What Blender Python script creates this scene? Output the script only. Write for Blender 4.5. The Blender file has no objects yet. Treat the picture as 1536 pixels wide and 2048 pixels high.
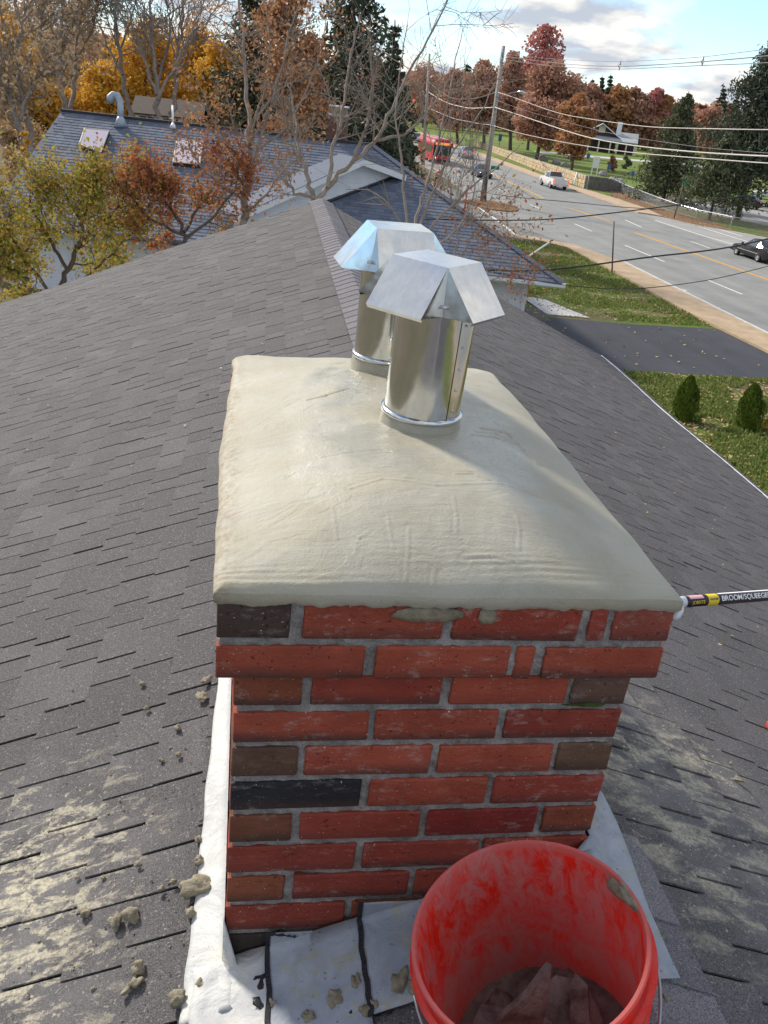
import bpy, bmesh, math, random
import numpy as np
from mathutils import noise as MN
from mathutils import Vector, Matrix
SC = bpy.context.scene
COL = SC.collection
PI = math.pi
rad = math.radians
rng = np.random.default_rng(7)
random.seed(7)

# ------------------------------------------------------------------ camera
CAM = np.array([-0.00515, -1.09061, 0.79050])
CR = np.array([0.985706, -0.135729, 0.099805])
CU = np.array([-0.030515, 0.438772, 0.898080])
CF = np.array([0.165687, 0.888288, -0.428358])
FPX = 1767.6
cd = bpy.data.cameras.new('camera')
cam = bpy.data.objects.new('camera', cd)
COL.objects.link(cam)
cd.sensor_fit = 'VERTICAL'
cd.sensor_height = 36.0
cd.sensor_width = 27.0
cd.lens = FPX / 2048 * 36.0
cd.clip_start = 0.05
cd.clip_end = 5000
m3 = Matrix(((CR[0], CU[0], -CF[0]), (CR[1], CU[1], -CF[1]), (CR[2], CU[2], -CF[2])))
cam.matrix_world = Matrix.Translation(Vector(CAM)) @ m3.to_4x4()
SC.camera = cam

# ------------------------------------------------------------------ sun, sky, exposure
SUN_AZ, SUN_EL = rad(-33), rad(30)        # azimuth from +y towards +x
sdir = Vector((math.sin(SUN_AZ) * math.cos(SUN_EL), math.cos(SUN_AZ) * math.cos(SUN_EL), math.sin(SUN_EL)))
sl = bpy.data.lights.new('sun', 'SUN')
sl.energy = 2.5
sl.angle = rad(7.0)
sl.color = (1.0, 0.92, 0.80)
so = bpy.data.objects.new('sun', sl)
COL.objects.link(so)
so.rotation_euler = sdir.to_track_quat('Z', 'Y').to_euler()
W = bpy.data.worlds.new('World')
SC.world = W
W.use_nodes = True
wn = W.node_tree.nodes
wl = W.node_tree.links
wn.clear()


def wnode(t, **k):
    n = wn.new(t)
    for a, b in k.items():
        setattr(n, a, b)
    return n


def wmath(op, a, b=None, c=None):
    n = wn.new('ShaderNodeMath')
    n.operation = op
    for i, x in enumerate((a, b, c)):
        if x is None:
            continue
        if isinstance(x, (int, float)):
            n.inputs[i].default_value = x
        else:
            wl.new(x, n.inputs[i])
    return n.outputs[0]


sky = wnode('ShaderNodeTexSky', sky_type='NISHITA')
sky.sun_disc = False
sky.sun_elevation = SUN_EL
sky.sun_rotation = SUN_AZ
sky.air_density = 1.0
sky.dust_density = 0.0
sky.ozone_density = 3.0
tc = wnode('ShaderNodeTexCoord')
sep = wnode('ShaderNodeSeparateXYZ')
wl.new(tc.outputs['Generated'], sep.inputs[0])
zz = wmath('ADD', wmath('MAXIMUM', sep.outputs[2], 0.0), 0.32)
comb = wnode('ShaderNodeCombineXYZ')
wl.new(wmath('DIVIDE', sep.outputs[0], zz), comb.inputs[0])
wl.new(wmath('DIVIDE', sep.outputs[1], zz), comb.inputs[1])
n1 = wnode('ShaderNodeTexNoise')
n1.inputs['Scale'].default_value = 2.2
n1.inputs['Detail'].default_value = 9
n1.inputs['Roughness'].default_value = 0.56
n1.inputs['Distortion'].default_value = 0.35
mp = wnode('ShaderNodeMapping')
mp.inputs['Location'].default_value = (8.7, -1.4, 0)
wl.new(comb.outputs[0], mp.inputs[0])
wl.new(mp.outputs[0], n1.inputs[0])
n2 = wnode('ShaderNodeTexNoise')
n2.inputs['Scale'].default_value = 6.5
n2.inputs['Detail'].default_value = 6
wl.new(mp.outputs[0], n2.inputs[0])
cr = wnode('ShaderNodeValToRGB')
cr.color_ramp.elements[0].position = 0.40
cr.color_ramp.elements[0].color = (0, 0, 0, 1)
cr.color_ramp.elements[1].position = 0.52
cr.color_ramp.elements[1].color = (1, 1, 1, 1)
wl.new(n1.outputs[0], cr.inputs[0])
cc = wnode('ShaderNodeValToRGB')                      # cloud body: grey undersides to lit tops
e = cc.color_ramp.elements
e[0].position = 0.42
e[0].color = (0.44, 0.50, 0.60, 1)
e[1].position = 0.58
e[1].color = (0.97, 0.93, 0.86, 1)
wl.new(n2.outputs[0], cc.inputs[0])
bg1 = wnode('ShaderNodeBackground')
bg1.inputs[1].default_value = 0.10
tint = wnode('ShaderNodeMix', data_type='RGBA', blend_type='MULTIPLY')
tint.inputs[0].default_value = 1.0
wl.new(sky.outputs[0], tint.inputs[6])
tint.inputs[7].default_value = (0.72, 0.86, 1.0, 1)
wl.new(tint.outputs[2], bg1.inputs[0])
bg2 = wnode('ShaderNodeBackground')
bg2.inputs[1].default_value = 0.54
wl.new(cc.outputs[0], bg2.inputs[0])
mx = wnode('ShaderNodeMixShader')
wl.new(cr.outputs[0], mx.inputs[0])
wl.new(bg1.outputs[0], mx.inputs[1])
wl.new(bg2.outputs[0], mx.inputs[2])
bg3 = wnode('ShaderNodeBackground')                    # bright milky air low in the sky
bg3.inputs[0].default_value = (1.0, 0.975, 0.92, 1)
bg3.inputs[1].default_value = 0.50
hz = wmath('MULTIPLY', wmath('POWER', wmath('MAXIMUM', wmath('SUBTRACT', 1.0, wmath('DIVIDE', wmath('ABSOLUTE', sep.outputs[2]), 0.22)), 0.0), 1.2), 0.22)
mx2 = wnode('ShaderNodeMixShader')
wl.new(hz, mx2.inputs[0])
wl.new(mx.outputs[0], mx2.inputs[1])
wl.new(bg3.outputs[0], mx2.inputs[2])
wo = wnode('ShaderNodeOutputWorld')
wl.new(mx2.outputs[0], wo.inputs[0])
vs = SC.view_settings
vs.view_transform = 'Standard'
vs.look = 'None'
vs.exposure = 1.1
vs.gamma = 1
vs.use_curve_mapping = False
SC.cycles.max_bounces = 6
SC.cycles.diffuse_bounces = 3
SC.cycles.glossy_bounces = 4
SC.cycles.transmission_bounces = 5
SC.cycles.transparent_max_bounces = 8


# ------------------------------------------------------------------ placing helpers
def ray(u, v):
    return CF + CR * (u - 768) / FPX - CU * (v - 1024) / FPX


def at(u, v, depth):
    return CAM + ray(u, v) * depth


def onz(u, v, z):
    d = ray(u, v)
    return CAM + d * ((z - CAM[2]) / d[2])


def onplane(u, v, P0, n):
    d = ray(u, v)
    n = np.array(n)
    return CAM + d * ((n @ (np.array(P0) - CAM)) / (n @ d))


def project(P):
    d = np.array(P) - CAM
    z = d @ CF
    return 768 + FPX * (d @ CR) / z, 1024 - FPX * (d @ CU) / z, z


G = -7.6                                                # street level


def ground(u, v, dz=0.0):
    return onz(u, v, G + dz)


# ------------------------------------------------------------------ materials
MATS = {}


class NT:
    def __init__(s, name):
        s.m = bpy.data.materials.new(name)
        s.m.use_nodes = True
        s.t = s.m.node_tree
        s.n = s.t.nodes
        s.l = s.t.links
        s.b = s.n['Principled BSDF']
        MATS[name] = s.m

    def node(s, t, **k):
        n = s.n.new(t)
        for a, b in k.items():
            setattr(n, a, b)
        return n

    def put(s, sock, x):
        if x is None:
            return
        if isinstance(x, bpy.types.NodeSocket):
            s.l.new(x, sock)
        elif isinstance(x, (tuple, list)) and sock.type == 'RGBA' and len(x) == 3:
            sock.default_value = (*x, 1)
        else:
            sock.default_value = x

    def math(s, op, a, b=None, c=None, clamp=False):
        n = s.node('ShaderNodeMath', operation=op)
        n.use_clamp = clamp
        for i, x in enumerate((a, b, c)):
            s.put(n.inputs[i], x)
        return n.outputs[0]

    def coord(s, kind='Object'):
        if kind == 'Position':
            return s.node('ShaderNodeNewGeometry').outputs['Position']
        return s.node('ShaderNodeTexCoord').outputs[kind]

    def map(s, vec, scale=(1, 1, 1), loc=(0, 0, 0), rot=(0, 0, 0)):
        n = s.node('ShaderNodeMapping')
        s.l.new(vec, n.inputs[0])
        n.inputs['Scale'].default_value = scale
        n.inputs['Location'].default_value = loc
        n.inputs['Rotation'].default_value = rot
        return n.outputs[0]

    def noise(s, vec, scale, detail=4, rough=0.5, dist=0.0):
        n = s.node('ShaderNodeTexNoise')
        s.l.new(vec, n.inputs['Vector'])
        n.inputs['Scale'].default_value = scale
        n.inputs['Detail'].default_value = detail
        n.inputs['Roughness'].default_value = rough
        n.inputs['Distortion'].default_value = dist
        return n.outputs[0]

    def voro(s, vec, scale, feature='F1'):
        n = s.node('ShaderNodeTexVoronoi', feature=feature)
        s.l.new(vec, n.inputs['Vector'])
        n.inputs['Scale'].default_value = scale
        return n.outputs[0]

    def step(s, x, lo, hi):
        n = s.node('ShaderNodeMapRange')
        n.clamp = True
        s.put(n.inputs[0], x)
        n.inputs[1].default_value = lo
        n.inputs[2].default_value = hi
        return n.outputs[0]

    def mix(s, f, a, b, mode='MIX'):
        n = s.node('ShaderNodeMix', data_type='RGBA', blend_type=mode)
        n.clamp_factor = True
        s.put(n.inputs[0], f)
        s.put(n.inputs[6], a)
        s.put(n.inputs[7], b)
        return n.outputs[2]

    def ramp(s, f, stops):
        n = s.node('ShaderNodeValToRGB')
        s.l.new(f, n.inputs[0])
        el = n.color_ramp.elements
        while len(el) < len(stops):
            el.new(0.5)
        for e_, (p_, c_) in zip(el, stops):
            e_.position = p_
            e_.color = (*c_, 1)
        return n.outputs[0]

    def bump(s, h, strength=0.3, dist=0.01, prev=None):
        n = s.node('ShaderNodeBump')
        n.inputs['Strength'].default_value = strength
        n.inputs['Distance'].default_value = dist
        s.l.new(h, n.inputs['Height'])
        if prev is not None:
            s.l.new(prev, n.inputs['Normal'])
        return n.outputs[0]

    def out(s, col=None, rough=None, metal=None, normal=None, spec=None):
        b = s.b
        s.put(b.inputs['Base Color'], col)
        s.put(b.inputs['Roughness'], rough)
        s.put(b.inputs['Metallic'], metal)
        if spec is not None:
            b.inputs['Specular IOR Level'].default_value = spec
        if normal is not None:
            s.l.new(normal, b.inputs['Normal'])
        return s.m

    def island(s):
        g = s.node('ShaderNodeNewGeometry')
        o = s.node('ShaderNodeObjectInfo')
        return s.math('FRACT', s.math('ADD', g.outputs['Random Per Island'], o.outputs['Random']))


def simple(name, col, rough=0.6, metal=0.0, var=0.0, scale=6.0, bump=0.0, kind='Object', spec=None):
    s = NT(name)
    c = col
    v = s.coord(kind)
    nm = None
    if var:
        nz = s.noise(v, scale, 5, 0.6)
        c = s.mix(s.step(nz, 0.3, 0.7), tuple(x * (1 - var) for x in col), tuple(min(1, x * (1 + var)) for x in col))
    if bump:
        nm = s.bump(s.noise(v, scale * 4, 4, 0.6), bump, 0.01)
    return s.out(c, rough, metal, nm, spec)


def emis(name, col, strength):
    s = NT(name)
    s.out(col, 0.5)
    s.b.inputs['Emission Color'].default_value = (*col, 1)
    s.b.inputs['Emission Strength'].default_value = strength
    return s.m


def make_shingle(name, base, near=True):
    s = NT(name)
    P = s.coord('Position')
    r = s.island()
    gran = s.noise(P, 420 if near else 60, 3, 0.8)
    gran2 = s.noise(P, 150 if near else 25, 3, 0.7)
    blot = s.noise(P, 2.2, 4, 0.6)
    a = tuple(x * 0.82 for x in base)
    b = tuple(x * 1.2 for x in base)
    c = s.mix(r, a, b)
    c = s.mix(s.step(blot, 0.3, 0.75), c, tuple(x * 0.86 for x in base))
    c = s.mix(s.step(gran, 0.40, 0.62), s.mix(1.0, c, (0.45, 0.45, 0.45), 'MULTIPLY'), s.mix(1.0, c, (1.6, 1.57, 1.57), 'MULTIPLY'))
    c = s.mix(s.step(gran2, 0.60, 0.70), c, (0.34, 0.33, 0.32))
    c = s.mix(s.step(gran2, 0.40, 0.30), c, (0.045, 0.042, 0.046))
    nm = s.bump(gran, 0.6, 0.003)
    if near:
        # dried mortar smears and cement dust near the chimney (stains with a shape of their own)
        Sp = s.node('ShaderNodeSeparateXYZ')
        s.l.new(P, Sp.inputs[0])
        dx = s.math('SUBTRACT', Sp.outputs[0], 0.0)
        wob = s.noise(P, 3.0, 3, 0.5)
        # left field: x from -1.3 to -0.05, y from -0.3 to 1.1
        dl = s.math('ADD', s.math('POWER', s.math('DIVIDE', s.math('ADD', Sp.outputs[0], 0.52), 0.46), 2), s.math('POWER', s.math('DIVIDE', s.math('SUBTRACT', Sp.outputs[1], 0.25), 0.62), 2))
        dr = s.math('ADD', s.math('POWER', s.math('DIVIDE', s.math('SUBTRACT', Sp.outputs[0], 0.98), 0.33), 2), s.math('POWER', s.math('DIVIDE', s.math('SUBTRACT', Sp.outputs[1], 0.25), 0.62), 2))
        fl = s.math('SUBTRACT', 1.25, s.math('ADD', dl, s.math('MULTIPLY', wob, 0.5)), clamp=True)
        fr = s.math('SUBTRACT', 1.3, s.math('ADD', dr, s.math('MULTIPLY', wob, 0.6)), clamp=True)
        st = s.map(P, (14, 30, 14), rot=(0, 0, rad(-25)))
        sm = s.noise(st, 1.0, 5, 0.68, 0.4)
        st2 = s.map(P, (8, 20, 8), loc=(4, 2, 1), rot=(0, 0, rad(35)))
        sm2 = s.noise(st2, 1.0, 5, 0.68, 0.4)
        spk = s.noise(P, 75, 2, 0.6)
        ml = s.math('MULTIPLY', s.step(s.math('ADD', sm, s.math('MULTIPLY', fl, 0.14)), 0.60, 0.68), fl)
        mr = s.math('MULTIPLY', s.step(s.math('ADD', sm2, s.math('MULTIPLY', fr, 0.14)), 0.59, 0.72), fr)
        msp = s.math('MULTIPLY', s.step(spk, 0.66, 0.70), s.math('MAXIMUM', fl, fr))
        dust = s.math('MULTIPLY', s.math('MAXIMUM', s.math('MULTIPLY', fl, 0.8), fr), s.step(s.noise(P, 7, 4, 0.6), 0.34, 0.64))
        c = s.mix(s.math('MULTIPLY', dust, 0.42), c, (0.34, 0.33, 0.32))
        mk = s.math('MAXIMUM', s.math('MAXIMUM', ml, s.math('MULTIPLY', mr, 0.8)), msp)
        mk = s.math('MULTIPLY', mk, s.step(s.noise(P, 120, 3, 0.7), 0.25, 0.6))
        c = s.mix(s.math('MULTIPLY', mk, 0.95), c, (0.62, 0.57, 0.42))
    return s.out(c, 0.92, 0, nm, 0.25)


make_shingle('shingle_grey', (0.122, 0.117, 0.119), True)
make_shingle('shingle_ridge', (0.185, 0.18, 0.195), True)
simple('roof_felt', (0.018, 0.017, 0.018), 0.95)


def make_brick():
    s = NT('brick_face')
    oi = s.node('ShaderNodeObjectInfo')
    v = s.coord('Object')
    sp = s.node('ShaderNodeSeparateXYZ')
    s.l.new(v, sp.inputs[0])
    rv = s.node('ShaderNodeVectorMath', operation='ADD')
    s.l.new(v, rv.inputs[0])
    cmb = s.node('ShaderNodeCombineXYZ')
    s.l.new(s.math('MULTIPLY', oi.outputs['Random'], 37.0), cmb.inputs[0])
    s.l.new(s.math('MULTIPLY', oi.outputs['Random'], 11.0), cmb.inputs[2])
    s.l.new(cmb.outputs[0], rv.inputs[1])
    V = rv.outputs[0]
    n_big = s.noise(V, 14, 4, 0.6)
    n_fine = s.noise(V, 160, 4, 0.7)
    # kiln flashing: dark towards the lower arris and the ends, amount by brick
    zb = s.math('ADD', s.math('MULTIPLY', sp.outputs[2], -1.0), s.math('MULTIPLY', s.math('SUBTRACT', n_big, 0.5), 0.035))
    low = s.step(zb, 0.004, 0.024)
    at_ = s.node('ShaderNodeAttribute', attribute_name='endd')
    ends = s.step(s.math('ADD', at_.outputs['Fac'], s.math('MULTIPLY', s.math('SUBTRACT', n_big, 0.5), 0.5)), 0.72, 1.0)
    fl = s.math('MULTIPLY', s.math('MAXIMUM', low, ends), s.step(s.math('FRACT', s.math('MULTIPLY', oi.outputs['Random'], 7.3)), -0.2, 0.5))
    base = oi.outputs['Color']
    c = s.mix(s.step(n_big, 0.3, 0.7), s.mix(1.0, base, (0.78, 0.72, 0.7), 'MULTIPLY'), s.mix(1.0, base, (1.12, 1.12, 1.15), 'MULTIPLY'))
    c = s.mix(s.math('MULTIPLY', fl, 0.85), c, (0.055, 0.032, 0.026))
    c = s.mix(s.step(n_fine, 0.60, 0.75), c, s.mix(1.0, c, (0.6, 0.55, 0.5), 'MULTIPLY'))
    # lime bloom and mortar flecks
    lime = s.math('MULTIPLY', s.step(s.noise(s.map(V, (1, 1, 2.2)), 34, 6, 0.75), 0.54, 0.68), s.step(s.noise(V, 9, 2), 0.38, 0.58))
    c = s.mix(s.math('MULTIPLY', lime, 0.40), c, (0.50, 0.46, 0.42))
    fleck = s.step(s.noise(V, 210, 2, 0.5), 0.71, 0.73)
    c = s.mix(fleck, c, (0.62, 0.58, 0.52))
    pit = s.step(s.noise(V, 120, 2, 0.5), 0.27, 0.33)
    c = s.mix(pit, s.mix(1.0, c, (0.45, 0.4, 0.4), 'MULTIPLY'), c)
    nm = s.bump(pit, 0.6, 0.002)
    nm = s.bump(n_fine, 0.7, 0.003, nm)
    nm = s.bump(s.noise(s.map(V, (1, 1, 3)), 22, 4, 0.6), 0.5, 0.006, nm)
    s.out(c, 0.78, 0, nm, 0.35)


make_brick()


def make_mortar():
    s = NT('joint_mortar')
    P = s.coord('Position')
    n = s.noise(P, 26, 5, 0.65)
    f = s.noise(P, 240, 3, 0.7)
    c = s.ramp(n, [(0.25, (0.17, 0.165, 0.155)), (0.5, (0.34, 0.33, 0.31)), (0.75, (0.55, 0.54, 0.51))])
    c = s.mix(s.step(f, 0.35, 0.7), s.mix(1.0, c, (0.7, 0.7, 0.7), 'MULTIPLY'), c)
    nm = s.bump(f, 0.8, 0.004)
    nm = s.bump(n, 0.7, 0.012, nm)
    s.out(c, 0.95, 0, nm, 0.2)


make_mortar()


def make_crown():
    s = NT('wet_mortar')
    P = s.coord('Position')
    sp = s.node('ShaderNodeSeparateXYZ')
    s.l.new(P, sp.inputs[0])
    x, y, z = sp.outputs
    n_lo = s.noise(P, 5.5, 4, 0.55)
    n_tr = s.noise(s.map(P, (4, 26, 26), rot=(0, 0, rad(8))), 1.6, 6, 0.62, 0.5)   # trowel drags across
    n_tr2 = s.noise(s.map(P, (22, 5, 22), rot=(0, 0, rad(-14))), 1.5, 5, 0.6, 0.6)
    n_f = s.noise(P, 230, 4, 0.7)
    pl = s.voro(s.map(P, (6, 9, 6), rot=(0, 0, 0.5)), 1.2)
    c = s.mix(s.step(n_lo, 0.32, 0.68), (0.36, 0.33, 0.245), (0.43, 0.405, 0.31))
    c = s.mix(s.math('MULTIPLY', s.step(pl, 0.2, 0.6), 0.35), c, (0.42, 0.415, 0.37))
    # sandy, unfloated rim along the left edge
    rim = s.math('MULTIPLY', s.step(s.math('ADD', s.math('MULTIPLY', x, -1.0), s.math('MULTIPLY', s.noise(P, 18, 3), 0.04)), 0.008, 0.040), s.step(s.noise(P, 60, 4, 0.7), 0.40, 0.62))
    c = s.mix(s.math('MULTIPLY', rim, 0.8), c, (0.24, 0.18, 0.11))
    pits = s.step(s.noise(P, 95, 3, 0.7), 0.70, 0.74)
    c = s.mix(s.math('MULTIPLY', pits, 0.5), c, (0.12, 0.105, 0.08))
    damp = s.step(s.noise(s.map(P, (5, 3, 5), loc=(7, 2, 0)), 1.5, 5, 0.65, 0.6), 0.48, 0.62)
    c = s.mix(s.math('MULTIPLY', damp, 0.30), c, (0.29, 0.265, 0.195))
    c = s.mix(s.step(n_f, 0.60, 0.75), c, (0.50, 0.48, 0.41))
    # bleed water: smooth and glossy on the floated top, matt on the slopes and the rim
    top = s.step(s.math('ADD', z, s.math('MULTIPLY', s.math('SUBTRACT', n_lo, 0.5), 0.03)), 0.196, 0.212)
    wet = s.math('MULTIPLY', top, s.step(s.noise(P, 8, 4, 0.6), 0.30, 0.58))
    rough = s.math('SUBTRACT', 0.72, s.math('MULTIPLY', wet, 0.55))
    h = s.math('ADD', s.math('MULTIPLY', n_tr, 1.0), s.math('MULTIPLY', n_tr2, 0.6))
    h = s.math('ADD', h, s.math('MULTIPLY', s.step(s.noise(s.map(P, (5, 8, 8), loc=(3, 1, 0)), 1.4, 3, 0.5, 1.2), 0.47, 0.50), 0.28))
    nm = s.bump(h, 0.22, 0.008)
    nm = s.bump(s.noise(P, 70, 5, 0.7), 0.12, 0.004, nm)
    nm = s.bump(n_f, 0.45, 0.002, nm)
    s.out(c, rough, 0, nm, 0.5)


make_crown()


def make_lump():
    s = NT('fresh_mortar')
    P = s.coord('Position')
    n = s.noise(P, 60, 5, 0.7)
    c = s.ramp(n, [(0.3, (0.17, 0.145, 0.095)), (0.7, (0.36, 0.325, 0.235))])
    s.out(c, 0.8, 0, s.bump(s.noise(P, 180, 4, 0.7), 0.8, 0.005), 0.4)


make_lump()


def make_galv():
    s = NT('galvanised_sheet')
    v = s.coord('Object')
    n = s.noise(s.map(v, (40, 40, 12)), 1.5, 5, 0.65)
    g = s.noise(v, 260, 3, 0.7)
    dirt = s.noise(v, 26, 5, 0.7, 0.6)
    c = s.mix(s.step(n, 0.3, 0.7), (0.62, 0.63, 0.63), (0.74, 0.755, 0.76))
    c = s.mix(s.math('MULTIPLY', s.step(dirt, 0.60, 0.72), 0.35), c, (0.52, 0.49, 0.42))
    r = s.math('ADD', 0.12, s.math('MULTIPLY', s.step(dirt, 0.50, 0.75), 0.12))
    nm = s.bump(s.noise(v, 12, 2), 0.08, 0.012)
    pass
    s.out(c, r, 1.0, nm)


make_galv()


def make_flash():
    s = NT('painted_lead_shaded')  # shaded flashing: the blue grey of the shade is put into the colour
    P = s.coord('Position')
    w = s.noise(P, 16, 5, 0.6, 0.8)
    st = s.noise(s.map(P, (30, 30, 3)), 1.0, 4, 0.6)
    sp = s.noise(P, 110, 3, 0.6)
    c = s.mix(s.step(w, 0.3, 0.7), (0.25, 0.285, 0.335), (0.39, 0.425, 0.475))
    c = s.mix(s.math('MULTIPLY', s.step(st, 0.54, 0.68), 0.7), c, (0.33, 0.33, 0.18))
    c = s.mix(s.math('MULTIPLY', s.step(s.noise(P, 7, 3, 0.5), 0.5, 0.7), 0.45), c, (0.13, 0.15, 0.18))
    c = s.mix(s.step(sp, 0.68, 0.72), c, (0.08, 0.075, 0.07))
    nm = s.bump(w, 0.22, 0.02)
    nm = s.bump(s.noise(P, 90, 4, 0.7), 0.25, 0.003, nm)
    s.out(c, 0.55, 0, nm, 0.4)
    s2 = NT('painted_lead_lit')  # pale copy of the same paint for the sunlit pieces
    P = s2.coord('Position')
    w = s2.noise(P, 12, 5, 0.6, 0.8)
    c = s2.mix(s2.step(w, 0.3, 0.7), (0.44, 0.45, 0.45), (0.60, 0.60, 0.58))
    c = s2.mix(s2.math('MULTIPLY', s2.step(s2.noise(P, 9, 4, 0.6), 0.56, 0.7), 0.4), c, (0.74, 0.68, 0.48))
    c = s2.mix(s2.step(s2.noise(P, 90, 3, 0.6), 0.69, 0.72), c, (0.25, 0.24, 0.2))
    nm = s2.bump(w, 0.35, 0.02)
    nm = s2.bump(s2.noise(P, 70, 4, 0.7), 0.35, 0.004, nm)
    s2.out(c, 0.6, 0, nm, 0.35)


make_flash()
simple('roof_tar', (0.012, 0.012, 0.016), 0.35, var=0.3, scale=60, bump=0.6)


def make_bucket():
    s = NT('red_bucket_plastic')
    P = s.coord('Object')
    sp = s.node('ShaderNodeSeparateXYZ')
    s.l.new(P, sp.inputs[0])
    z = sp.outputs[2]
    n = s.noise(P, 9, 6, 0.65, 0.7)
    dr = s.noise(s.map(P, (22, 22, 11), rot=(0.15, 0.1, 0)), 1.3, 9, 0.78, 0.5)
    fine = s.noise(P, 130, 4, 0.7)
    red = s.mix(s.step(n, 0.3, 0.7), (0.92, 0.035, 0.015), (0.97, 0.06, 0.028))
    # cement film, mostly on the lower inside wall
    g = s.node('ShaderNodeAttribute', attribute_name='inner').outputs['Fac']
    lowm = s.step(s.math('ADD', z, s.math('MULTIPLY', s.math('SUBTRACT', n, 0.5), 0.32)), 0.27, 0.21)
    lowm = s.math('SUBTRACT', 1.0, s.step(s.math('ADD', z, s.math('MULTIPLY', s.math('SUBTRACT', n, 0.5), 0.35)), 0.20, 0.26))
    lowm = s.math('MULTIPLY', lowm, s.step(dr, 0.28, 0.55))
    film = s.math('MAXIMUM', s.math('MULTIPLY', lowm, 0.85), s.math('MULTIPLY', s.step(dr, 0.42, 0.58), 0.70))
    scr = s.math('MULTIPLY', s.step(s.noise(s.map(P, (60, 60, 16), rot=(0.5, 0.3, 0.2)), 1.0, 5, 0.75, 1.0), 0.60, 0.64), 0.5)
    film = s.math('MAXIMUM', film, scr)
    rimm = s.math('MULTIPLY', s.step(z, 0.356, 0.366), 0.42)
    film = s.math('MAXIMUM', s.math('MULTIPLY', film, s.math('ADD', 0.25, s.math('MULTIPLY', g, 0.75))), rimm)
    c = s.mix(film, red, (0.66, 0.48, 0.45))
    s.out(c, s.math('ADD', 0.38, s.math('MULTIPLY', film, 0.4)), 0, s.bump(s.math('ADD', s.math('MULTIPLY', fine, 0.2), dr), 0.25, 0.003))
    tr = s.node('ShaderNodeBsdfTranslucent')
    s.put(tr.inputs[0], s.mix(film, (0.98, 0.06, 0.03), (0.62, 0.26, 0.22)))
    ms = s.node('ShaderNodeMixShader')
    ms.inputs[0].default_value = 0.5
    s.l.new(s.b.outputs[0], ms.inputs[1])
    s.l.new(tr.outputs[0], ms.inputs[2])
    o = s.n['Material Output']
    s.l.new(ms.outputs[0], o.inputs[0])


make_bucket()
s_ = NT('clay_rubble')
P_ = s_.coord('Object')
s_.out(s_.ramp(s_.noise(P_, 22, 5, 0.7), [(0.3, (0.07, 0.05, 0.042)), (0.7, (0.28, 0.215, 0.19))]), 0.9, 0, s_.bump(s_.noise(P_, 60, 5, 0.7), 0.8, 0.006), 0.2)


def make_ground():
    s = NT('lawn_grass')
    P = s.coord('Position')
    a = s.noise(P, 0.35, 5, 0.6)
    b = s.noise(P, 2.6, 5, 0.7)
    f = s.noise(P, 30, 3, 0.8)
    c = s.mix(s.step(b, 0.35, 0.65), (0.10, 0.155, 0.035), (0.17, 0.22, 0.06))
    c = s.mix(s.math('MULTIPLY', s.step(a, 0.46, 0.60), 0.85), c, (0.19, 0.15, 0.10))
    c = s.mix(s.step(f, 0.3, 0.7), s.mix(1.0, c, (0.6, 0.6, 0.55), 'MULTIPLY'), s.mix(1.0, c, (1.3, 1.3, 1.2), 'MULTIPLY'))
    s.out(c, 0.95, 0, s.bump(f, 0.8, 0.05), 0.1)
    s = NT('park_grass')
    P = s.coord('Position')
    c = s.mix(s.step(s.noise(P, 0.09, 5, 0.65), 0.36, 0.64), (0.11, 0.18, 0.035), (0.19, 0.25, 0.06))
    c = s.mix(s.math('MULTIPLY', s.step(s.noise(P, 0.22, 5, 0.7), 0.5, 0.68), 0.8), c, (0.20, 0.13, 0.06))
    s.out(c, 0.95, 0, None, 0.1)
    s = NT('leaf_litter')
    P = s.coord('Position')
    c = s.ramp(s.noise(P, 6, 6, 0.8), [(0.3, (0.09, 0.055, 0.03)), (0.5, (0.22, 0.13, 0.07)), (0.7, (0.36, 0.22, 0.12))])
    s.out(c, 0.95, 0, None, 0.1)


make_ground()


s = NT('woodland_floor')
P = s.coord('Position')
c = s.mix(s.step(s.noise(P, 0.12, 5, 0.7), 0.40, 0.62), (0.15, 0.125, 0.095), (0.12, 0.125, 0.075))
c = s.mix(s.step(s.noise(P, 8, 4, 0.8), 0.35, 0.65), s.mix(1.0, c, (0.65, 0.65, 0.65), 'MULTIPLY'), s.mix(1.0, c, (1.4, 1.35, 1.3), 'MULTIPLY'))
s.out(c, 0.95, 0, None, 0.1)


def make_asphalt(name, a, b, rough=0.9):
    s = NT(name)
    P = s.coord('Position')
    big = s.noise(s.map(P, (1, 0.06, 1)), 0.9, 5, 0.6)
    med = s.noise(P, 0.5, 5, 0.65)
    f = s.noise(P, 45, 3, 0.8)
    c = s.mix(s.step(big, 0.3, 0.7), a, b)
    c = s.mix(s.math('MULTIPLY', s.step(med, 0.45, 0.7), 0.5), c, tuple(x * 0.72 for x in a))
    c = s.mix(s.step(f, 0.3, 0.7), s.mix(1.0, c, (0.86, 0.86, 0.86), 'MULTIPLY'), c)
    s.out(c, rough, 0, s.bump(f, 0.3, 0.01), 0.3)


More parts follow.
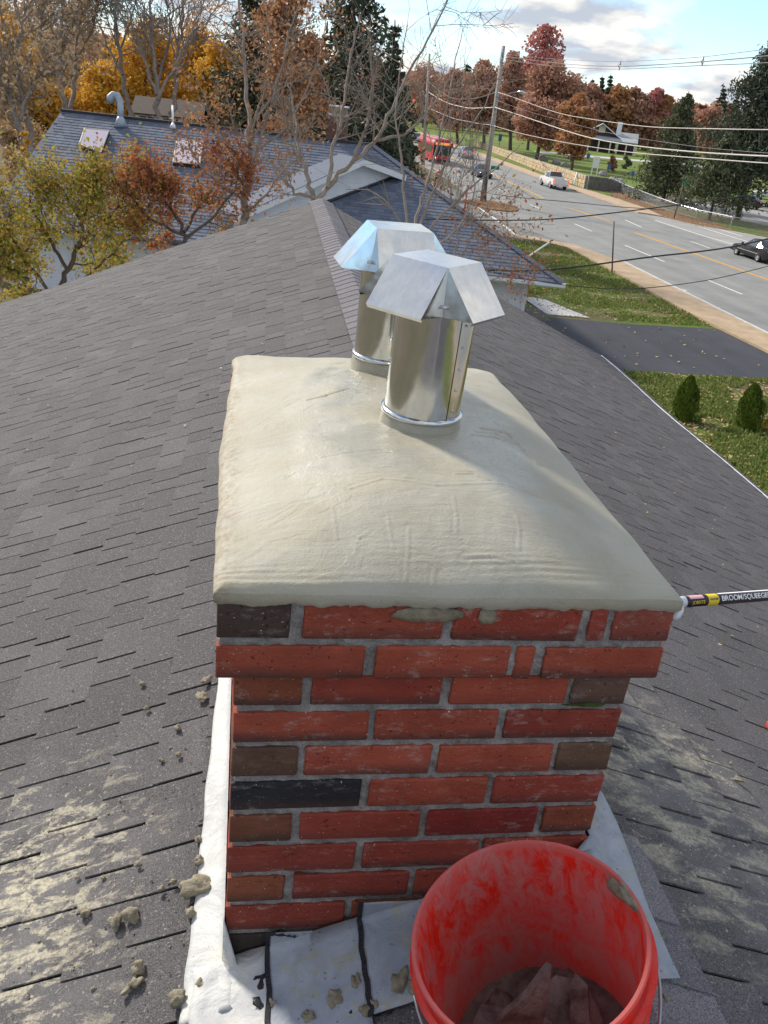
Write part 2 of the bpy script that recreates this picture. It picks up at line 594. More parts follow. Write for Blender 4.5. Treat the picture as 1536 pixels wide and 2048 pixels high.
make_asphalt('street_asphalt', (0.25, 0.255, 0.245), (0.32, 0.32, 0.305))
make_asphalt('sealed_asphalt', (0.040, 0.042, 0.052), (0.066, 0.068, 0.080), 0.75)
make_asphalt('lot_asphalt', (0.33, 0.325, 0.31), (0.39, 0.38, 0.36))
make_asphalt('apron_asphalt', (0.20, 0.20, 0.185), (0.25, 0.24, 0.225))
simple('sandy_sidewalk', (0.42, 0.31, 0.20), 0.95, var=0.2, scale=1.2, bump=0.2, kind='Position')
simple('far_sidewalk', (0.46, 0.34, 0.23), 0.95, var=0.2, scale=0.8, kind='Position')
simple('pale_concrete', (0.50, 0.50, 0.49), 0.9, var=0.15, scale=3, kind='Position')
simple('kerb_stone', (0.55, 0.54, 0.51), 0.9, var=0.15, scale=3, kind='Position')
simple('line_white', (0.70, 0.70, 0.68), 0.8, var=0.15, scale=4, kind='Position')
simple('line_yellow', (0.62, 0.33, 0.05), 0.8, var=0.15, scale=4, kind='Position')


def leafmat(name, stops, trans=0.25, rough=0.7):
    s = NT(name)
    r = s.island()
    P = s.coord('Position')
    k = s.math('ADD', s.math('MULTIPLY', r, 0.75), s.math('MULTIPLY', s.noise(P, 0.8, 3), 0.5))
    n = len(stops)
    c = s.ramp(s.math('SUBTRACT', k, 0.12), [(i / max(1, n - 1), q) for i, q in enumerate(stops)])
    s.out(c, rough, 0, None, 0.25)
    tr = s.node('ShaderNodeBsdfTranslucent')
    s.l.new(c, tr.inputs[0])
    ms = s.node('ShaderNodeMixShader')
    ms.inputs[0].default_value = trans
    s.l.new(s.b.outputs[0], ms.inputs[1])
    s.l.new(tr.outputs[0], ms.inputs[2])
    s.l.new(ms.outputs[0], s.n['Material Output'].inputs[0])


leafmat('leaf_yellowgreen', [(0.16, 0.19, 0.035), (0.26, 0.28, 0.05), (0.42, 0.34, 0.07), (0.46, 0.27, 0.06), (0.32, 0.19, 0.07)], 0.4)
leafmat('leaf_redorange', [(0.22, 0.06, 0.045), (0.34, 0.10, 0.05), (0.44, 0.17, 0.07), (0.42, 0.24, 0.08), (0.28, 0.22, 0.07)], 0.4)
leafmat('leaf_yellow', [(0.55, 0.27, 0.03), (0.70, 0.39, 0.04), (0.74, 0.46, 0.07), (0.52, 0.25, 0.05)], 0.4)
leafmat('leaf_rust', [(0.30, 0.155, 0.105), (0.42, 0.22, 0.15), (0.50, 0.29, 0.20), (0.44, 0.25, 0.17)], 0.3)
leafmat('leaf_rustorange', [(0.28, 0.12, 0.06), (0.40, 0.18, 0.08), (0.46, 0.25, 0.12), (0.36, 0.23, 0.13)], 0.3)
leafmat('leaf_red', [(0.38, 0.13, 0.13), (0.50, 0.20, 0.18), (0.56, 0.28, 0.22)], 0.3)
leafmat('leaf_brown', [(0.32, 0.23, 0.15), (0.44, 0.32, 0.20), (0.52, 0.38, 0.22), (0.62, 0.38, 0.13)], 0.25)
leafmat('needle_dark', [(0.045, 0.060, 0.040), (0.075, 0.095, 0.058), (0.115, 0.135, 0.075)], 0.12)
leafmat('needle_mid', [(0.065, 0.085, 0.045), (0.11, 0.13, 0.065), (0.17, 0.175, 0.095)], 0.15)
leafmat('needle_bright', [(0.06, 0.10, 0.014), (0.11, 0.165, 0.022), (0.17, 0.22, 0.032)], 0.15)
leafmat('fallen_leaves', [(0.40, 0.30, 0.10), (0.55, 0.42, 0.20), (0.34, 0.18, 0.09), (0.62, 0.55, 0.36)], 0.1)
simple('bark_grey', (0.25, 0.205, 0.17), 0.95, var=0.3, scale=5, bump=0.6, kind='Position')
simple('bark_pale', (0.30, 0.255, 0.215), 0.95, var=0.3, scale=8, bump=0.5, kind='Position')
simple('bark_dark', (0.085, 0.065, 0.052), 0.95, var=0.3, scale=5, bump=0.6, kind='Position')
simple('pole_wood', (0.33, 0.29, 0.25), 0.9, var=0.25, scale=3, bump=0.4, kind='Position')
simple('cable_black', (0.02, 0.02, 0.022), 0.55)
simple('cable_pale', (0.52, 0.48, 0.43), 0.6)
simple('cable_grey', (0.16, 0.15, 0.16), 0.6)
simple('white_vinyl', (0.72, 0.74, 0.78), 0.6, var=0.06, scale=2, kind='Position')
simple('white_paint', (0.78, 0.78, 0.77), 0.5)
simple('white_gutter', (0.78, 0.80, 0.83), 0.4)
simple('dark_glass', (0.02, 0.026, 0.032), 0.08, spec=0.8)
simple('black_rubber', (0.018, 0.018, 0.018), 0.8)
simple('black_plastic', (0.025, 0.025, 0.028), 0.45)
simple('black_paint', (0.012, 0.012, 0.016), 0.15, spec=0.7)
simple('alloy', (0.62, 0.63, 0.65), 0.3, 0.9)
simple('car_white', (0.78, 0.77, 0.74), 0.25, spec=0.6)
simple('car_silver', (0.42, 0.45, 0.50), 0.28, 0.5)
simple('car_blue', (0.035, 0.05, 0.085), 0.2, spec=0.7)
simple('car_darkred', (0.20, 0.015, 0.015), 0.25, spec=0.6)
simple('bus_red', (0.50, 0.022, 0.025), 0.35, spec=0.5)
simple('bus_pink', (0.62, 0.22, 0.30), 0.45, var=0.15, scale=0.6)
simple('steel_grey', (0.35, 0.37, 0.39), 0.45, 0.7)
simple('green_sign', (0.01, 0.18, 0.10), 0.5)
simple('blue_sign', (0.05, 0.16, 0.42), 0.5)
simple('orange_plastic', (0.75, 0.10, 0.03), 0.5)
simple('pipe_grey', (0.34, 0.40, 0.46), 0.5, 0.2, var=0.1, scale=4)
simple('skylight_glass', (0.62, 0.52, 0.54), 0.12, spec=0.9)
simple('rust_post', (0.11, 0.09, 0.07), 0.8)
simple('club_wall', (0.060, 0.030, 0.042), 0.8, var=0.15, scale=1)
simple('club_roof', (0.34, 0.36, 0.37), 0.8, var=0.15, scale=1)
simple('cream_trim', (0.62, 0.58, 0.46), 0.7)
simple('old_brick', (0.16, 0.075, 0.06), 0.9, var=0.35, scale=8, kind='Position')
simple('boulder_grey', (0.30, 0.28, 0.27), 0.9, var=0.25, scale=1.5, bump=0.5)
simple('dark_ground', (0.11, 0.095, 0.08), 0.95, var=0.3, scale=6, kind='Position')
simple('wall_stone', (0.52, 0.40, 0.25), 0.9, var=0.25, scale=1.2, kind='Position')
simple('wall_stone_grey', (0.17, 0.16, 0.15), 0.9, var=0.3, scale=2, kind='Position')
simple('yellow_label', (0.80, 0.60, 0.02), 0.4)
simple('white_print_and_glare', (0.85, 0.85, 0.85), 0.5)
simple('pole_black', (0.030, 0.020, 0.035), 0.35, spec=0.5)
simple('pink_label', (0.75, 0.42, 0.46), 0.45)
simple('clear_plastic', (0.62, 0.66, 0.70), 0.15, spec=0.8)
simple('red_plastic', (0.75, 0.06, 0.05), 0.4)
simple('moss_green', (0.045, 0.070, 0.012), 0.95, var=0.4, scale=60)
simple('zinc_screw', (0.55, 0.57, 0.60), 0.25, 0.9)
emis('tail_red', (0.9, 0.06, 0.03), 0.8)
emis('head_white', (1.0, 0.92, 0.75), 1.6)
emis('amber_display', (0.9, 0.32, 0.06), 0.35)
emis('signal_red', (1.0, 0.05, 0.05), 1.2)


def nbmat():
    s = NT('shingle_blue')
    P = s.coord('Position')
    r = s.island()
    c = s.mix(r, (0.125, 0.147, 0.190), (0.185, 0.21, 0.262))
    c = s.mix(s.step(s.noise(P, 30, 3, 0.8), 0.35, 0.65), s.mix(1.0, c, (0.75, 0.75, 0.78), 'MULTIPLY'), c)
    s.out(c, 0.85, 0, None, 0.2)


nbmat()


# ------------------------------------------------------------------ mesh helpers
def link(name, me, mat=None, parent=None, loc=None):
    o = bpy.data.objects.new(name, me)
    COL.objects.link(o)
    if mat is not None and me is not None and not me.materials:
        for q in (mat if isinstance(mat, (list, tuple)) else [mat]):
            me.materials.append(MATS[q])
    if parent is not None:
        o.parent = parent
    if loc is not None:
        o.location = loc
    return o


def tag(o, label=None, cat=None, group=None, kind=None):
    if label:
        o['label'] = label
    if cat:
        o['category'] = cat
    if group:
        o['group'] = group
    if kind:
        o['kind'] = kind
    return o


def thing(name, label, cat, loc=(0, 0, 0), rz=0, group=None):
    o = bpy.data.objects.new(name, None)
    COL.objects.link(o)
    o.empty_display_size = 0.1
    o.location = loc
    o.rotation_euler = (0, 0, rz)
    return tag(o, label, cat, group)


class MB:
    """collects shapes into one mesh"""

    def __init__(s):
        s.v = []
        s.f = []
        s.mi = []
        s.n = 0

    def add(s, V, F, mi=0):
        V = np.asarray(V, float).reshape(-1, 3)
        s.v.append(V)
        for f in F:
            s.f.append(tuple(int(i) + s.n for i in f))
            s.mi.append(mi)
        s.n += len(V)
        return s

    def box(s, a, b, mi=0, M=None):
        x0, y0, z0 = a
        x1, y1, z1 = b
        V = np.array([(x0, y0, z0), (x1, y0, z0), (x1, y1, z0), (x0, y1, z0), (x0, y0, z1), (x1, y0, z1), (x1, y1, z1), (x0, y1, z1)], float)
        if M is not None:
            V = V @ np.array(M)[:3, :3].T + np.array(M)[:3, 3]
        return s.add(V, [(3, 2, 1, 0), (4, 5, 6, 7), (0, 1, 5, 4), (1, 2, 6, 5), (2, 3, 7, 6), (3, 0, 4, 7)], mi)

    def tube(s, pts, r, n=6, mi=0, cap=True):
        pts = np.asarray(pts, float)
        k = len(pts)
        r = np.broadcast_to(np.asarray(r, float), (k,))
        T = np.gradient(pts, axis=0)
        T /= np.linalg.norm(T, axis=1)[:, None] + 1e-12
        ref = np.array([0, 0, 1.0]) if abs(T[0, 2]) < 0.9 else np.array([1.0, 0, 0])
        A = np.cross(T, ref)
        A /= np.linalg.norm(A, axis=1)[:, None] + 1e-12
        B = np.cross(T, A)
        th = np.arange(n) * 2 * PI / n
        V = (pts[:, None] + r[:, None, None] * (np.cos(th)[None, :, None] * A[:, None] + np.sin(th)[None, :, None] * B[:, None])).reshape(-1, 3)
        F = [(i * n + j, i * n + (j + 1) % n, (i + 1) * n + (j + 1) % n, (i + 1) * n + j) for i in range(k - 1) for j in range(n)]
        if cap:
            F += [tuple(range(n))[::-1], tuple((k - 1) * n + j for j in range(n))]
        return s.add(V, F, mi)

    def lathe(s, prof, n=32, c=(0, 0, 0), mi=0, closed=False):
        prof = np.asarray(prof, float)
        k = len(prof)
        th = np.arange(n) * 2 * PI / n
        V = np.stack([prof[:, 0][:, None] * np.cos(th), prof[:, 0][:, None] * np.sin(th), np.repeat(prof[:, 1][:, None], n, 1)], -1).reshape(-1, 3) + np.array(c)
        kk = k if closed else k - 1
        F = [(i * n + j, i * n + (j + 1) % n, ((i + 1) % k) * n + (j + 1) % n, ((i + 1) % k) * n + j) for i in range(kk) for j in range(n)]
        return s.add(V, F, mi)

    def slab(s, quad, thick, mi=0):
        """polygon in space extruded down along its normal"""
        Q = np.asarray(quad, float)
        nrm = np.cross(Q[1] - Q[0], Q[2] - Q[0])
        nrm /= np.linalg.norm(nrm)
        if nrm[2] < 0:
            nrm = -nrm
        k = len(Q)
        V = np.vstack([Q, Q - nrm * thick])
        F = [tuple(range(k)), tuple(range(2 * k - 1, k - 1, -1))] + [(i, i + k, (i + 1) % k + k, (i + 1) % k) for i in range(k)]
        return s.add(V, F, mi)

    def mesh(s, name, smooth=False):
        me = bpy.data.meshes.new(name)
        V = np.vstack(s.v)
        me.from_pydata(V.tolist(), [], s.f)
        if any(s.mi):
            me.polygons.foreach_set('material_index', s.mi)
        if smooth:
            me.polygons.foreach_set('use_smooth', [True] * len(me.polygons))
        me.update()
        return me

    def build(s, name, mat, parent=None, smooth=False, loc=None):
        return link(name, s.mesh(name, smooth), mat, parent, loc)


def fix_normals(me):
    bm = bmesh.new()
    bm.from_mesh(me)
    bmesh.ops.recalc_face_normals(bm, faces=bm.faces)
    bm.to_mesh(me)
    bm.free()


def autosmooth(o, deg=35):
    me = o.data
    me.polygons.foreach_set('use_smooth', [True] * len(me.polygons))
    try:
        me.set_sharp_from_angle(angle=rad(deg))
    except Exception:
        pass


def blob(name, mat, loc, size, seed, parent=None, sub=2, rot=0, amp=0.35):
    bm = bmesh.new()
    bmesh.ops.create_icosphere(bm, subdivisions=sub, radius=1)
    r = np.random.default_rng(seed)
    off = r.uniform(-5, 5, 3)
    from mathutils import noise as mn
    for v in bm.verts:
        p = v.co.copy()
        k = 1 + amp * mn.noise(p * 1.3 + Vector(off)) * 1.6 + amp * 0.5 * mn.noise(p * 3.1 + Vector(off))
        q = p * k
        q.z = max(q.z, -0.45)
        v.co = Vector((q.x * size[0], q.y * size[1], q.z * size[2]))
    me = bpy.data.meshes.new(name)
    bm.to_mesh(me)
    bm.free()
    me.polygons.foreach_set('use_smooth', [True] * len(me.polygons))
    o = link(name, me, mat, parent, loc)
    o.rotation_euler = (0, 0, rot)
    return o


def gpoly(name, px, dz, mat, label=None, world=False, thick=0.0, parent=None):
    """a flat sheet on the ground given by outline points"""
    P = [np.array([*q, G + dz]) if world else ground(q[0], q[1], 0) * np.array([1, 1, 0]) + np.array([0, 0, G + dz]) for q in px]
    mb = MB()
    if thick:
        mb.slab(P, thick)
    else:
        A = sum(P[i][0] * P[(i + 1) % len(P)][1] - P[(i + 1) % len(P)][0] * P[i][1] for i in range(len(P)))
        mb.add(P, [tuple(range(len(P))) if A > 0 else tuple(range(len(P)))[::-1]])
    o = mb.build(name, mat, parent)
    if parent is None:
        tag(o, label, kind='structure')
    return o


# ================================================================== GROUND AND STREET
mb = MB()
mb.add([(-1500, -600, G), (1500, -600, G), (1500, 2500, G), (-1500, 2500, G)], [(0, 1, 2, 3)])
tag(mb.build('ground', 'woodland_floor'), 'grassy ground around the houses', kind='structure')
gpoly('lawn', [(-6, -60), (24, -60), (24, 58), (17, 62), (16, 96), (21, 110), (22, 230), (16, 230), (12, 62), (12, 46), (4.2, 30), (-6, 12)], 0.003, 'lawn_grass', 'lawn between the houses and the street', True)
gpoly('park_lawn', [(38.5, 98), (48, 112), (60, 112), (75, 106), (130, 112), (900, 150), (900, 1500), (-100, 1500), (25, 230), (38.5, 215)], 0.004, 'park_grass', 'park lawn beyond the road', True)
gpoly('road', [(23.8, -120), (38.3, -120), (38.3, 60), (38.0, 110), (39.0, 160), (39.5, 230), (38, 400), (22, 400), (23.5, 230), (23.0, 160), (22.6, 105), (21.3, 88), (20.7, 78), (21.0, 66), (23.8, 56)], 0.012, 'street_asphalt', 'two way asphalt street with painted lines', True)
gpoly('apron', [(16.2, 62), (17.5, 60), (23.9, 55.8), (23.9, 66), (21.5, 90), (20.6, 100), (17.6, 96), (16.4, 82), (15.6, 70)], 0.008, 'apron_asphalt', 'pale paved apron left of the street', True)
gpoly('side_street', [(38.2, 40), (70, 58), (140, 80), (140, 112), (66, 106), (47, 104), (38.2, 98)], 0.008, 'lot_asphalt', 'pale asphalt parking lot across the street', True)
gpoly('driveway', [(4.3, 27.2), (12, 28.8), (19.8, 29.0), (22.0, 28.6), (24, 26), (24, 39), (21.8, 36.9), (17.5, 36.6), (13.5, 36.9), (9.5, 37.3), (4.3, 37.3)], 0.016, 'sealed_asphalt', 'dark sealed driveway between two lawns', True)
gpoly('sidewalk', [(21.7, -120), (23.85, -120), (23.85, 30), (23.75, 45), (23.8, 54), (22.6, 59.5), (20.3, 61.8), (17.8, 62.2), (17.6, 60.9), (20.4, 60.2), (21.6, 58), (21.8, 50), (21.6, 40), (22.0, 33)], 0.12, 'sandy_sidewalk', 'sandy tan sidewalk along the near side of the street', True, 0.12)
# kerb on the near side, thin pale strip
gpoly('kerb', [(23.85, -120), (24.02, -120), (24.02, 54.2), (23.85, 54.0)], 0.13, 'kerb_stone', 'pale kerb of the near sidewalk', True, 0.13)
gpoly('far_sidewalk', [(38.3, 86), (40.2, 84.5), (41.2, 92), (41.0, 101), (40.0, 112), (41.2, 160), (41.8, 230), (39.5, 230), (39.0, 160), (38.0, 111), (38.2, 98)], 0.12, 'far_sidewalk', 'tan sidewalk on the far side of the street', True, 0.11)
# leaf strip and grass verge with the trees between the lot and the street
gpoly('leaf_strip', [(40.2, 84.5), (42.0, 80), (44.4, 77.5), (46.5, 77), (44.8, 84), (44.0, 92), (44.2, 101), (46.8, 112), (45.6, 113), (42.4, 104), (41.1, 94)], 0.03, 'leaf_litter', 'strip of fallen brown leaves beside the far sidewalk', True, 0.02)
gpoly('verge', [(44.4, 77.5), (46, 75.5), (52, 70), (70, 66), (72, 69), (60, 76), (52.5, 84), (48.5, 92), (46.0, 101), (44.9, 101), (44.6, 92), (45.2, 84)], 0.036, 'lawn_grass', 'grass verge with conifers beside the parking lot', True, 0.02)
gpoly('park_path', [(41.3, 112), (43.5, 113), (47.0, 128), (48.8, 148), (50.5, 200), (48.5, 200), (46.5, 150), (44.4, 128), (41.2, 116)], 0.02, 'far_sidewalk', 'tan path behind the stone wall', True)
gpoly('clubhouse_path', [(60, 196), (118, 214), (118, 206), (60, 190)], 0.02, 'pale_concrete', 'pale path in front of the clubhouse', True)
gpoly('concrete_pad', [(13.6, 37.35), (15.6, 37.2), (14.5, 40.6), (13.4, 41.0)], 0.05, 'pale_concrete', 'pale concrete pad at the neighbour house corner', True, 0.04)
gpoly('dark_ground_patch', [(10.5, 36.2), (13.4, 36.0), (13.6, 38.8), (10.5, 38.8)], 0.03, 'dark_ground', 'dark ground beside the concrete pad', True, 0.02)  # darker strip of ground between the house wall and the pad


def stripes(name, mat, segs, w, label):
    mb = MB()
    for (x0, y0, x1, y1) in segs:
        d = np.array([x1 - x0, y1 - y0])
        d = d / np.linalg.norm(d)
        nx, ny = -d[1] * w / 2, d[0] * w / 2
        z = G + 0.018
        mb.add([(x0 - nx, y0 - ny, z), (x1 - nx, y1 - ny, z), (x1 + nx, y1 + ny, z), (x0 + nx, y0 + ny, z)], [(3, 2, 1, 0)] if False else [(0, 1, 2, 3)])
    o = mb.build(name, mat)
    fix_normals(o.data)
    return tag(o, label, kind='structure')


ye = []
for a, b in (((1536, 560), (1268, 465)), ((1221, 443), (1140, 417)), ((1088, 397), (985, 349))):
    p, q = ground(*a), ground(*b)
    ye.append((p[0], p[1], q[0], q[1]))
ye.append((31.6, 130, 31.6, 230))
stripes('centre_line', 'line_yellow', ye, 0.32, 'yellow centre line segments on the street')
wh = []
for a, b in (((1484, 589), (1414, 560)), ((1329, 524), (1250, 491)), ((1184, 463), (1149, 448)), ((1083, 419), (1060, 409)), ((1012, 386), (998, 378)), ((964, 364), (955, 358)), ((1283, 455), (1250, 440)), ((1420, 497), (1382, 483))):
    p, q = ground(*a), ground(*b)
    wh.append((p[0], p[1], q[0], q[1]))
stripes('lane_dashes', 'line_white', wh, 0.16, 'white lane dashes on the street')
el = []
for a, b in (((930, 396), (1000, 445)), ((1000, 445), (1066, 497)), ((1310, 441), (1400, 470)), ((1400, 470), (1478, 492)), ((1395, 453), (1500, 485)), ((1436, 458), (1485, 473)), ((1458, 462), (1510, 471)), ((1370, 398), (1380, 392)), ((1505, 434), (1536, 444))):
    p, q = ground(*a), ground(*b)
    el.append((p[0], p[1], q[0], q[1]))
stripes('edge_line', 'line_white', el, 0.22, 'white edge lines along the street and lot')
p, q = ground(1355, 581), ground(1371, 581)
stripes('utility_mark', 'line_white', [(p[0], p[1], q[0], q[1])], 0.3, 'faint white mark on the near lane')

# pole island
mb = MB()
c_ = ground(965, 410)
th = np.linspace(0, 2 * PI, 20, endpoint=False)
P = [(c_[0] + 0.9 + 2.4 * math.cos(t) * (1 + 0.1 * math.sin(3 * t)), c_[1] + 3.8 * math.sin(t), G + 0.1) for t in th]
mb.slab(P, 0.1)
tag(mb.build('traffic_island', 'leaf_litter'), 'leaf covered island round the utility pole', kind='structure')

# fallen leaves on the near lawns (uncountable)
def leaf_quads(C, size, r, flat=False, aspect=0.6):
    """C (n,3) centres -> quad verts, faces as arrays"""
    n = len(C)
    a = r.normal(size=(n, 3))
    if flat:
        a[:, 2] *= 0.15
    a /= np.linalg.norm(a, axis=1)[:, None] + 1e-9
    b = r.normal(size=(n, 3))
    if flat:
        b[:, 2] *= 0.15
    b -= (a * b).sum(1)[:, None] * a
    b /= np.linalg.norm(b, axis=1)[:, None] + 1e-9
    s = (size * r.uniform(0.6, 1.3, n))[:, None] if np.isscalar(size) else size[:, None]
    A, B = a * s * 0.5, b * s * 0.5 * aspect
    nrm = np.cross(a, b) * s * 0.12
    V = np.stack([C - A, C + B * 1.0 - A * 0.1 + nrm, C + A, C - B * 1.0 + A * 0.1 + nrm], 1).reshape(-1, 3)
    return V


def fast_mesh(name, Vq, extraV=None, extraF=None):
    """mesh of quads only; Vq (4n,3) island quads plus optional quad mesh"""
    V = Vq
    nq = len(Vq) // 4
    F = np.arange(4 * nq).reshape(-1, 4)
    if extraV is not None and len(extraV):
        F = np.vstack([F, np.asarray(extraF) + len(V)])
        V = np.vstack([V, extraV])
    me = bpy.data.meshes.new(name)
    me.vertices.add(len(V))
    me.vertices.foreach_set('co', V.astype(np.float32).ravel())
    me.loops.add(F.size)
    me.loops.foreach_set('vertex_index', F.astype(np.int32).ravel())
    me.polygons.add(len(F))
    me.polygons.foreach_set('loop_start', np.arange(0, F.size, 4, dtype=np.int32))
    me.update(calc_edges=True)
    me.validate()
    return me


def scatter_ground(n, x0, x1, y0, y1, dens=None):
    x = rng.uniform(x0, x1, n)
    y = rng.uniform(y0, y1, n)
    return np.stack([x, y, np.full(n, G + 0.05)], 1)


C = np.vstack([scatter_ground(4200, 9, 21.5, 37.2, 60), scatter_ground(7800, 9, 21.5, 14, 28.8), scatter_ground(60, 10, 21.5, 29, 37), scatter_ground(900, 40.5, 46, 78, 112)])
me = fast_mesh('fallen_leaves', leaf_quads(C, 0.13, rng, True, 0.8))
tag(link('fallen_leaves', me, 'fallen_leaves'), 'yellow and brown fallen leaves scattered on the lawns', kind='stuff')
# grass tufts on the near lawns
C = np.vstack([scatter_ground(26000, 9, 21.6, 37.3, 60), scatter_ground(42000, 8, 21.6, 13, 28.7)])
C[:, 2] = G + 0.03
keep_ = np.array([MN.noise((p[0] * 0.5, p[1] * 0.5, 0.0)) > -0.22 for p in C])
C = C[keep_]
C = C[~((C[:, 1] > 37.1) & (C[:, 1] < 41.8) & (C[:, 0] > 10) & (C[:, 0] < 17.2 - (C[:, 1] - 37.1) * 0.45))]
n = len(C)
ang = rng.uniform(0, 2 * PI, n)
w = 0.045
h = rng.uniform(0.05, 0.13, n)
dx = np.stack([np.cos(ang) * w, np.sin(ang) * w, np.zeros(n)], 1)
lean = rng.normal(0, 0.03, (n, 3))
lean[:, 2] = 0
up = np.stack([np.zeros(n), np.zeros(n), h], 1) + lean
V = np.stack([C - dx, C + dx, C + dx * 0.3 + up, C - dx * 0.3 + up], 1).reshape(-1, 3)
leafmat('grass_blades', [(0.09, 0.14, 0.025), (0.15, 0.21, 0.045), (0.21, 0.26, 0.07), (0.30, 0.25, 0.11)], 0.3)
tag(link('grass', fast_mesh('grass', V), 'grass_blades'), 'short autumn grass on the near lawns', kind='stuff')

# ================================================================== OUR HOUSE ROOF
PH = 0.0234
RU = np.array([math.sin(PH), math.cos(PH), 0.0])        # along the ridge
RX = np.array([math.cos(PH), -math.sin(PH), 0.0])       # to the right
RID = np.array([0.6345, 0.0, -0.395])
ML, MR = 0.402, 0.430
XL, XR = -3.86, 3.68
Y0, Y1 = -8.0, 9.56


def sag(X, Y):
    d = min(1.0, abs(X) / 0.6)
    return d * (0.010 * math.sin(Y * 1.15 + 0.6 * X + 1) + 0.007 * math.sin(Y * 2.3 + X * 1.7) + 0.008 * math.sin(X * 1.9 + 2 + 0.3 * Y)) - 0.008


def roofpt(X, Y, dz=0.0):
    """point on the roof surface; X signed horizontal distance from the ridge"""
    m = MR if X > 0 else ML
    return RID + RX * X + RU * Y + np.array([0, 0, -m * abs(X) + sag(X, Y) + dz])


def onroof(u, v, dz=0.0):
    side = None
    for side in (-1, 1):
        m = MR if side > 0 else ML
        nrm = np.array([side * m * RX[0], side * m * RX[1], 1.0])
        P = onplane(u, v, RID, nrm)
        X = (P - RID) @ RX
        if X * side >= 0:
            break
    Y = (P - RID) @ RU
    return roofpt(X, Y, dz), X, Y


house = thing('house', 'grey shingled house whose roof fills the foreground', 'house', (0.62, 3, G))
hinv = Matrix.Translation((-0.62, -3, -G))


def hpart(mb_or_me, name, mat, smooth=False, kind=None):
    me = mb_or_me.mesh(name, smooth) if isinstance(mb_or_me, MB) else mb_or_me
    me.transform(hinv)
    o = link(name, me, mat, house)
    if kind:
        o['kind'] = kind
    return o


mb = MB()
for side, XE in ((-1, XL), (1, XR)):
    nX, nY = 14, 40
    xs = np.linspace(0.0, XE, nX)
    ys = np.linspace(Y0, Y1, nY)
    V = [roofpt(x if x else 1e-6 * side, y, -0.004) for x in xs for y in ys]
    F = [(i * nY + j, (i + 1) * nY + j, (i + 1) * nY + j + 1, i * nY + j + 1) if side > 0 else (i * nY + j, i * nY + j + 1, (i + 1) * nY + j + 1, (i + 1) * nY + j) for i in range(nX - 1) for j in range(nY - 1)]
    mb.add(V, F)
    V2 = [np.array(v) - np.array([0, 0, 0.14]) for v in V]
    mb.add(V2, [f[::-1] for f in F])
hpart(mb, 'roof_deck', 'roof_felt')
# fascia + drip edge
mb = MB()
for side, XE in ((-1, XL), (1, XR)):
    for j in range(30):
        a = Y0 + (Y1 - Y0) * j / 30
        b = Y0 + (Y1 - Y0) * (j + 1) / 30
        p, q = roofpt(XE, a), roofpt(XE, b)
        o1 = RX * side * 0.022
        mb.add([p + [0, 0, 0.004], q + [0, 0, 0.004], q + o1 + [0, 0, 0.002], p + o1 + [0, 0, 0.002], p + o1 - [0, 0, 0.16], q + o1 - [0, 0, 0.16]], [(0, 1, 2, 3) if side < 0 else (3, 2, 1, 0), (3, 2, 5, 4) if side < 0 else (4, 5, 2, 3)])
hpart(mb, 'drip_edge', 'white_gutter')
mb = MB()
for side, XE in ((-1, XL), (1, XR)):
    for j in range(10):
        x0, x1 = XE * j / 10, XE * (j + 1) / 10
        p, q = roofpt(x0 + 1e-6 * side, Y1, -0.002), roofpt(x1, Y1, -0.002)
        o1 = RU * 0.02
        mb.add([p, q, q + o1, p + o1, p + o1 - [0, 0, 0.16], q + o1 - [0, 0, 0.16]], [(0, 1, 2, 3), (3, 2, 5, 4)])
hpart(mb, 'rake_board', 'white_gutter')
# walls
mb = MB()
a_, b_ = XL + 0.35, XR - 0.35
zt = -0.395 - 0.15
for Yw in (Y0 + 0.3, Y1 - 0.3):
    P0, P1, P2 = RID + RX * a_ + RU * Yw, RID + RX * b_ + RU * Yw, RID + RU * Yw
    V = [(P0[0], P0[1], G), (P1[0], P1[1], G), (P1[0], P1[1], zt - MR * b_), (P2[0], P2[1], zt), (P0[0], P0[1], zt + ML * a_)]
    mb.add(V, [(0, 1, 2, 3, 4)] if Yw < 0 else [(4, 3, 2, 1, 0)])
for Xw, m in ((a_, ML), (b_, MR)):
    P0, P1 = RID + RX * Xw + RU * (Y0 + 0.3), RID + RX * Xw + RU * (Y1 - 0.3)
    z = zt - m * abs(Xw)
    V = [(P0[0], P0[1], G), (P1[0], P1[1], G), (P1[0], P1[1], z), (P0[0], P0[1], z)]
    mb.add(V, [(0, 1, 2, 3)] if Xw > 0 else [(3, 2, 1, 0)])
hpart(mb, 'wall', 'white_vinyl')

# shingle tabs
EXP = 0.1245


def tab_mesh(name, w):
    mb = MB()
    L = EXP + 0.012
    g = 0.0036
    # local: x down the slope, y along the ridge, top surface rises towards the butt
    V = [(0, g, 0.0015), (L, g, 0.0085), (L, w - g, 0.0085), (0, w - g, 0.0015), (0, g, -0.002), (L, g, 0.0035), (L, w - g, 0.0035), (0, w - g, -0.002)]
    mb.add(V, [(0, 1, 2, 3), (0, 4, 5, 1), (1, 5, 6, 2), (2, 6, 7, 3)])
    return mb


